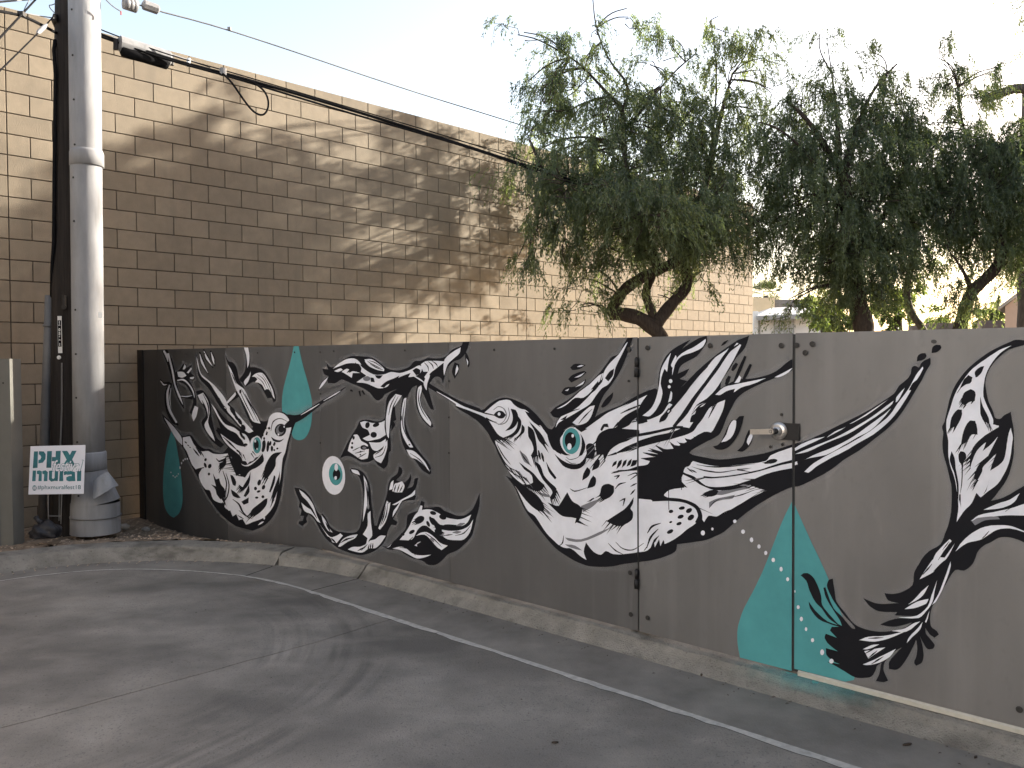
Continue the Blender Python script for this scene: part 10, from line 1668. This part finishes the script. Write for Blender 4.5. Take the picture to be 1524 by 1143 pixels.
# tree A: drooping crown in front of the block wall, trunk with three crooked limbs
TA = [[(990, 560, 0, .16), (985, 500, 0, .15), (972, 488, 0, .13), (953, 473, 0, .115), (925, 467, 0, .11), (908, 466, 0, .10)],
      [(908, 470, 0, .09), (913, 455, 0, .085), (927, 432, -.1, .082), (950, 416, -.15, .078), (975, 403, -.1, .072), (1006, 391, 0, .06), (1040, 360, .2, .05), (1080, 300, .4, .035)],
      [(974, 486, 0, .10), (993, 460, .1, .085), (1010, 441, .15, .08), (1025, 425, .2, .078), (1019, 395, .3, .07), (1015, 360, .4, .06), (1050, 280, .6, .045), (1070, 180, .7, .028), (1090, 110, .8, .015)],
      [(976, 478, .05, .07), (966, 455, .1, .065), (960, 438, .15, .06), (966, 419, .2, .058), (977, 397, .2, .055), (974, 378, .2, .05), (950, 320, .1, .045), (930, 250, 0, .04), (928, 190, 0, .036), (925, 158, 0, .03)],
      [(925, 158, 0, .026), (905, 140, -.1, .022), (885, 118, -.2, .018), (865, 97, -.3, .015), (848, 85, -.4, .012)],
      [(926, 165, 0, .024), (940, 130, 0, .018), (905, 90, 0, .013), (886, 40, 0, .010), (882, -5, 0, .007)],
      [(928, 195, 0, .026), (946, 175, .1, .02), (975, 140, .2, .016), (1005, 105, .3, .012), (1035, 80, .4, .009)],
      [(1060, 210, .6, .022), (1068, 120, .6, .014), (1062, 60, .6, .010), (1058, 30, .6, .006)],
      [(985, 400, -.1, .04), (900, 330, -.4, .03), (850, 305, -.5, .02), (800, 325, -.5, .012)]]
BA = [(985, 330, 95, 60, -.3, 420), (940, 300, 75, 60, -.8, 300), (1030, 320, 75, 70, -.2, 300), (985, 260, 100, 55, .2, 300), (1075, 250, 60, 70, .5, 230), (900, 260, 60, 60, -.4, 230), (860, 300, 45, 55, -.7, 150),
      (1080, 350, 45, 55, .3, 160), (1040, 380, 40, 35, 0, 80), (930, 380, 35, 55, -.5, 130), (800, 355, 26, 40, -.6, 60), (780, 390, 16, 30, -.6, 18), (835, 350, 30, 40, -.6, 60), (880, 360, 30, 40, -.5, 70), (985, 445, 12, 20, .3, 14), (1000, 350, 60, 40, .6, 150), (1105, 375, 25, 50, .3, 70), (1125, 330, 25, 50, .4, 70),
      (840, 85, 30, 30, -.4, 60), (865, 130, 45, 35, -.3, 110), (800, 130, 25, 35, -.5, 40), (820, 165, 35, 25, -.5, 60), (790, 200, 22, 30, -.5, 30), (775, 60, 14, 25, -.5, 8), (895, 170, 45, 35, -.2, 120), (940, 190, 60, 40, 0, 170), (975, 95, 35, 35, .1, 50), (965, 140, 40, 30, .1, 60), (925, 30, 16, 22, 0, 14), (880, 60, 15, 25, 0, 12), (1000, 60, 12, 12, .3, 6),
      (1080, 120, 40, 55, .7, 120), (1060, 165, 40, 40, .6, 110), (1125, 90, 24, 45, .7, 70), (1060, 40, 18, 30, .6, 24), (1110, 170, 40, 45, .6, 120), (1020, 180, 50, 45, .3, 120), (1150, 130, 16, 30, .7, 18), (790, 250, 28, 30, -.6, 50), (830, 235, 35, 40, -.5, 80), (1003, 200, 60, 40, .4, 120), (870, 420, 22, 40, -.6, 36), (860, 460, 14, 24, -.6, 10), (1050, 400, 30, 26, .3, 40), (845, 275, 32, 36, -1.5, 90), (900, 300, 40, 40, -1.5, 110), (960, 330, 60, 40, -1.4, 160)]
BA = [(x, y, rx, ry, dy, int(n*(.72 if x < 960 else .85))) for x, y, rx, ry, dy, n in BA]
BA += [(800, 150, 26, 36, .6, 40), (830, 200, 30, 34, .9, 60), (800, 240, 24, 30, .9, 40), (850, 250, 36, 40, 1.1, 80), (820, 300, 28, 36, 1.0, 60), (795, 340, 20, 40, .9, 40), (860, 320, 34, 40, 1.2, 70), (900, 300, 50, 50, 1.4, 110), (880, 180, 40, 40, 1.0, 80), (850, 110, 30, 34, .8, 50), (900, 380, 26, 40, 1.2, 50), (950, 260, 60, 60, 1.5, 130), (960, 180, 50, 50, 1.2, 90), (1010, 300, 70, 60, 1.5, 140), (780, 290, 16, 30, .7, 18)]
BA = [(x, y, rx, ry, dy, n if dy < .55 or x > 990 else int(n*.62)) for x, y, rx, ry, dy, n in BA]
make_tree('willowy_tree', 'drooping fine leaved tree with crooked forked limbs before the block wall', 12.0, TA, BA, 21, dens=1.5)
TB = [[(1290, 560, 0, .17), (1287, 495, 0, .16), (1282, 470, 0, .15), (1272, 440, 0, .14), (1268, 400, 0, .13), (1262, 340, 0, .11), (1255, 260, 0, .09)],
      [(1255, 265, 0, .07), (1230, 220, -.1, .05), (1200, 175, -.2, .035), (1170, 150, -.2, .02)], [(1256, 255, 0, .07), (1275, 190, .1, .045), (1300, 130, .2, .025), (1335, 95, .2, .012)], [(1262, 330, 0, .07), (1210, 235, -.4, .04), (1160, 190, -.5, .02), (1130, 182, -.5, .012)], [(1268, 380, 0, .07), (1320, 320, .2, .05), (1350, 250, .3, .03)], [(1250, 230, 0, .04), (1244, 160, 0, .025), (1238, 110, 0, .012)]]
BB = [(1250, 300, 95, 70, 0, 420), (1200, 300, 60, 70, -.3, 260), (1310, 300, 60, 80, .2, 300), (1260, 220, 80, 60, 0, 300), (1200, 215, 55, 50, -.2, 170), (1320, 220, 50, 55, .2, 170), (1270, 380, 60, 50, -.2, 230), (1310, 380, 40, 40, 0, 130), (1225, 380, 40, 35, -.3, 90), (1290, 430, 35, 40, -.2, 110), (1255, 150, 45, 35, 0, 100), (1200, 160, 30, 30, -.2, 50), (1335, 120, 40, 28, .2, 46), (1310, 160, 45, 35, .1, 100), (1240, 105, 18, 26, 0, 24), (1225, 60, 10, 20, 0, 7), (1300, 90, 14, 30, .2, 14), (1176, 405, 12, 26, -.5, 22), (1175, 450, 10, 22, -.6, 16), (1345, 400, 20, 30, .2, 36), (1150, 260, 40, 55, -.2, 110), (1160, 340, 28, 50, -.2, 70), (1360, 260, 40, 70, .3, 150), (1260, 410, 50, 45, .1, 120), (1290, 340, 70, 50, .3, 200), (1360, 185, 30, 30, .4, 50)]
make_tree('willowy_tree', 'dense drooping tree with a thick straight trunk in the middle of the row', 12.6, TB, BB, 22, dens=1.75)
TC = [[(1400, 560, 0, .08), (1374, 488, 0, .075), (1358, 470, 0, .07), (1351, 450, 0, .06), (1349, 425, 0, .055), (1355, 405, 0, .05), (1360, 380, 0, .045), (1358, 330, 0, .035), (1365, 270, 0, .025)], [(1360, 350, 0, .03), (1385, 300, .1, .02), (1395, 250, .1, .012)]]
BC = [(1360, 330, 35, 40, 0, 80), (1385, 400, 18, 26, 0, 18), (1340, 390, 22, 24, 0, 26), (1385, 270, 35, 40, 0, 70), (1345, 290, 40, 40, 0, 90)]
make_tree('willowy_tree', 'slender tree with pale crooked stem right of the thick trunk', 13.4, TC, BC, 23, bark='bark_pale', dens=1.6)
TD = [[(1420, 560, 0, .12), (1428, 488, 0, .115), (1436, 460, 0, .105), (1445, 435, 0, .10), (1462, 419, 0, .092), (1480, 403, 0, .085), (1490, 385, 0, .08), (1488, 350, 0, .07), (1480, 290, 0, .055), (1470, 230, 0, .035)], [(1447, 436, 0, .05), (1440, 415, -.2, .03), (1425, 390, -.3, .018), (1410, 370, -.3, .01)], [(1480, 290, 0, .04), (1450, 240, 0, .03), (1430, 180, 0, .02), (1425, 130, 0, .01)], [(1488, 340, 0, .05), (1520, 270, .2, .03)]]
BD = [(1460, 300, 70, 55, 0, 330), (1500, 290, 60, 70, .1, 330), (1440, 250, 55, 55, 0, 230), (1480, 230, 60, 50, 0, 230), (1425, 320, 35, 40, -.1, 80), (1410, 370, 24, 30, -.2, 40), (1425, 400, 22, 30, -.2, 26), (1425, 440, 22, 30, -.2, 34), (1420, 120, 22, 30, 0, 44), (1400, 90, 14, 22, 0, 18), (1440, 150, 26, 20, 0, 36), (1410, 200, 30, 30, 0, 60), (1490, 105, 12, 16, 0, 9), (1470, 350, 50, 40, 0, 160), (1510, 370, 40, 40, .1, 130), (1390, 190, 22, 22, 0, 26), (1440, 470, 20, 22, -.2, 26), (1540, 240, 50, 70, .2, 200), (1545, 350, 45, 60, .2, 160), (1505, 215, 40, 30, .1, 100), (1560, 300, 60, 80, .2, 260), (1530, 410, 25, 25, .1, 40)]
make_tree('willowy_tree', 'drooping tree whose bent trunk leans right near the picture edge', 12.8, TD, BD, 24, dens=1.75)
TE = [[(1536, 560, 0, .22), (1534, 480, 0, .21), (1532, 400, 0, .20), (1532, 300, 0, .19), (1534, 200, 0, .18), (1537, 130, 0, .16), (1545, 60, 0, .12)], [(1530, 133, 0, .09), (1510, 131, 0, .085), (1490, 139, 0, .08), (1468, 146, 0, .075)], [(1536, 130, 0, .12), (1570, 60, .1, .08), (1600, -40, .2, .05)]]
BE = [(1458, 130, 16, 16, 0, 26), (1478, 112, 10, 14, 0, 9), (1455, 155, 10, 12, 0, 8), (1600, 40, 60, 80, .2, 220), (1620, 150, 60, 80, .2, 220), (1580, -60, 60, 60, .2, 200)]
make_tree('cut_limb_tree', 'thick grey trunk at the right edge with one sawn off limb', 15.0, TE, BE, 25, bark='bark_pale', dens=1.3)
# trees added out of the frame to shade the wall and yard
make_tree('willowy_tree', 'tall spreading tree added outside the right picture edge for its shade', 15.4, [[(1740, 560, 0, .22), (1745, 400, 0, .2), (1738, 200, 0, .15), (1742, 20, 0, .09)]], [(1740, -50, 150, 80, 0, 420), (1690, 10, 100, 80, -.3, 260), (1790, 0, 110, 80, .3, 260), (1740, -130, 110, 60, 0, 220), (1740, 80, 140, 60, 0, 300), (1660, -60, 60, 60, -.4, 120), (1740, 180, 110, 70, 0, 260)], 40, K=20, L=.075, W=.024)
make_tree('willowy_tree', 'drooping tree added further right outside the picture for its shade', 11.5, [[(1830, 560, 0, .15), (1835, 480, 0, .14), (1840, 380, 0, .11), (1830, 280, 0, .07)]], [(1830, 300, 120, 90, 0, 420), (1830, 220, 90, 70, 0, 260), (1770, 350, 50, 60, 0, 140), (1890, 360, 50, 60, 0, 140), (1830, 140, 60, 50, 0, 100)], 41, K=18, L=.06, W=.018)
# sunlit broad-leaved trees farther back
def back_tree(label, Y, px, py, rx, ry, n, seed, L=.11, W=.06):
    r = random.Random(seed); bl = [(px+r.uniform(-.7, .7)*rx, py+r.uniform(-.7, .7)*ry, rx*r.uniform(.3, .5), ry*r.uniform(.3, .5), r.uniform(-.8, .8), n//9) for _ in range(9)]
    make_tree('broadleaf_tree', label, Y, [[(px, 560, 0, .16), (px+3, py+ry, 0, .13), (px, py, 0, .08)]], bl, seed, K=12, L=L, W=W, m='leaf2', down=.35, dropr=(.2, .7), group='sunlit trees in the yards behind', sprig=False)
back_tree('sunlit green tree beside the white house roof', 26, 1225, 445, 32, 40, 420, 51)
back_tree('bright green bushy tree between the thick trunk and the slender tree', 24, 1335, 455, 30, 40, 420, 52)
back_tree('low bright shrub tree under the thick trunk', 23, 1250, 480, 32, 16, 200, 53)
back_tree('pale sunlit tree left of the peach house', 34, 1475, 465, 30, 24, 360, 54)
back_tree('pale sunlit bushy tree behind the brown yard wall', 36, 1400, 478, 24, 12, 160, 55)
# fan palm
pm = thing('fan_palm', 'small fan palm top showing above the tan house roof', 'palm', at(1140, 560, 60)); pc = at(1140, 440, 60)
part('trunk', MB().tube([Vector((pc.x, pc.y, -.1)), pc*.5+Vector((pc.x, pc.y, 0))*.5, pc], [.22, .2, .17], 12), M['bark_pale'], pm, True)
fr = MB(); rr = random.Random(5)
for k in range(34):
    az_, el = rr.uniform(0, 6.28), rr.uniform(-.35, 1.35); d = Vector((math.cos(az_)*math.cos(el), math.sin(az_)*math.cos(el), math.sin(el))); e = pc+d*rr.uniform(.5, .75); sd_ = d.cross(Vector((0, 0, 1)));  sd_ = sd_.normalized() if sd_.length > .05 else Vector((1, 0, 0)); u2 = sd_.cross(d)
    for j in range(11):
        a = -1.15+2.3*j/10; dd = (d*math.cos(a)+sd_*math.sin(a)).normalized(); tipp = e+dd*rr.uniform(.7, .95)+Vector((0, 0, -.16)); wv = dd.cross(u2)*.04; fr.poly([e, e+dd*.45+wv, tipp, e+dd*.45-wv])
me = fr.mesh('crown', M['palm']); at_ = me.attributes.new('tone', 'FLOAT', 'FACE'); at_.data.foreach_set('value', [rr.random() for _ in me.polygons]); put('crown', me, pm)
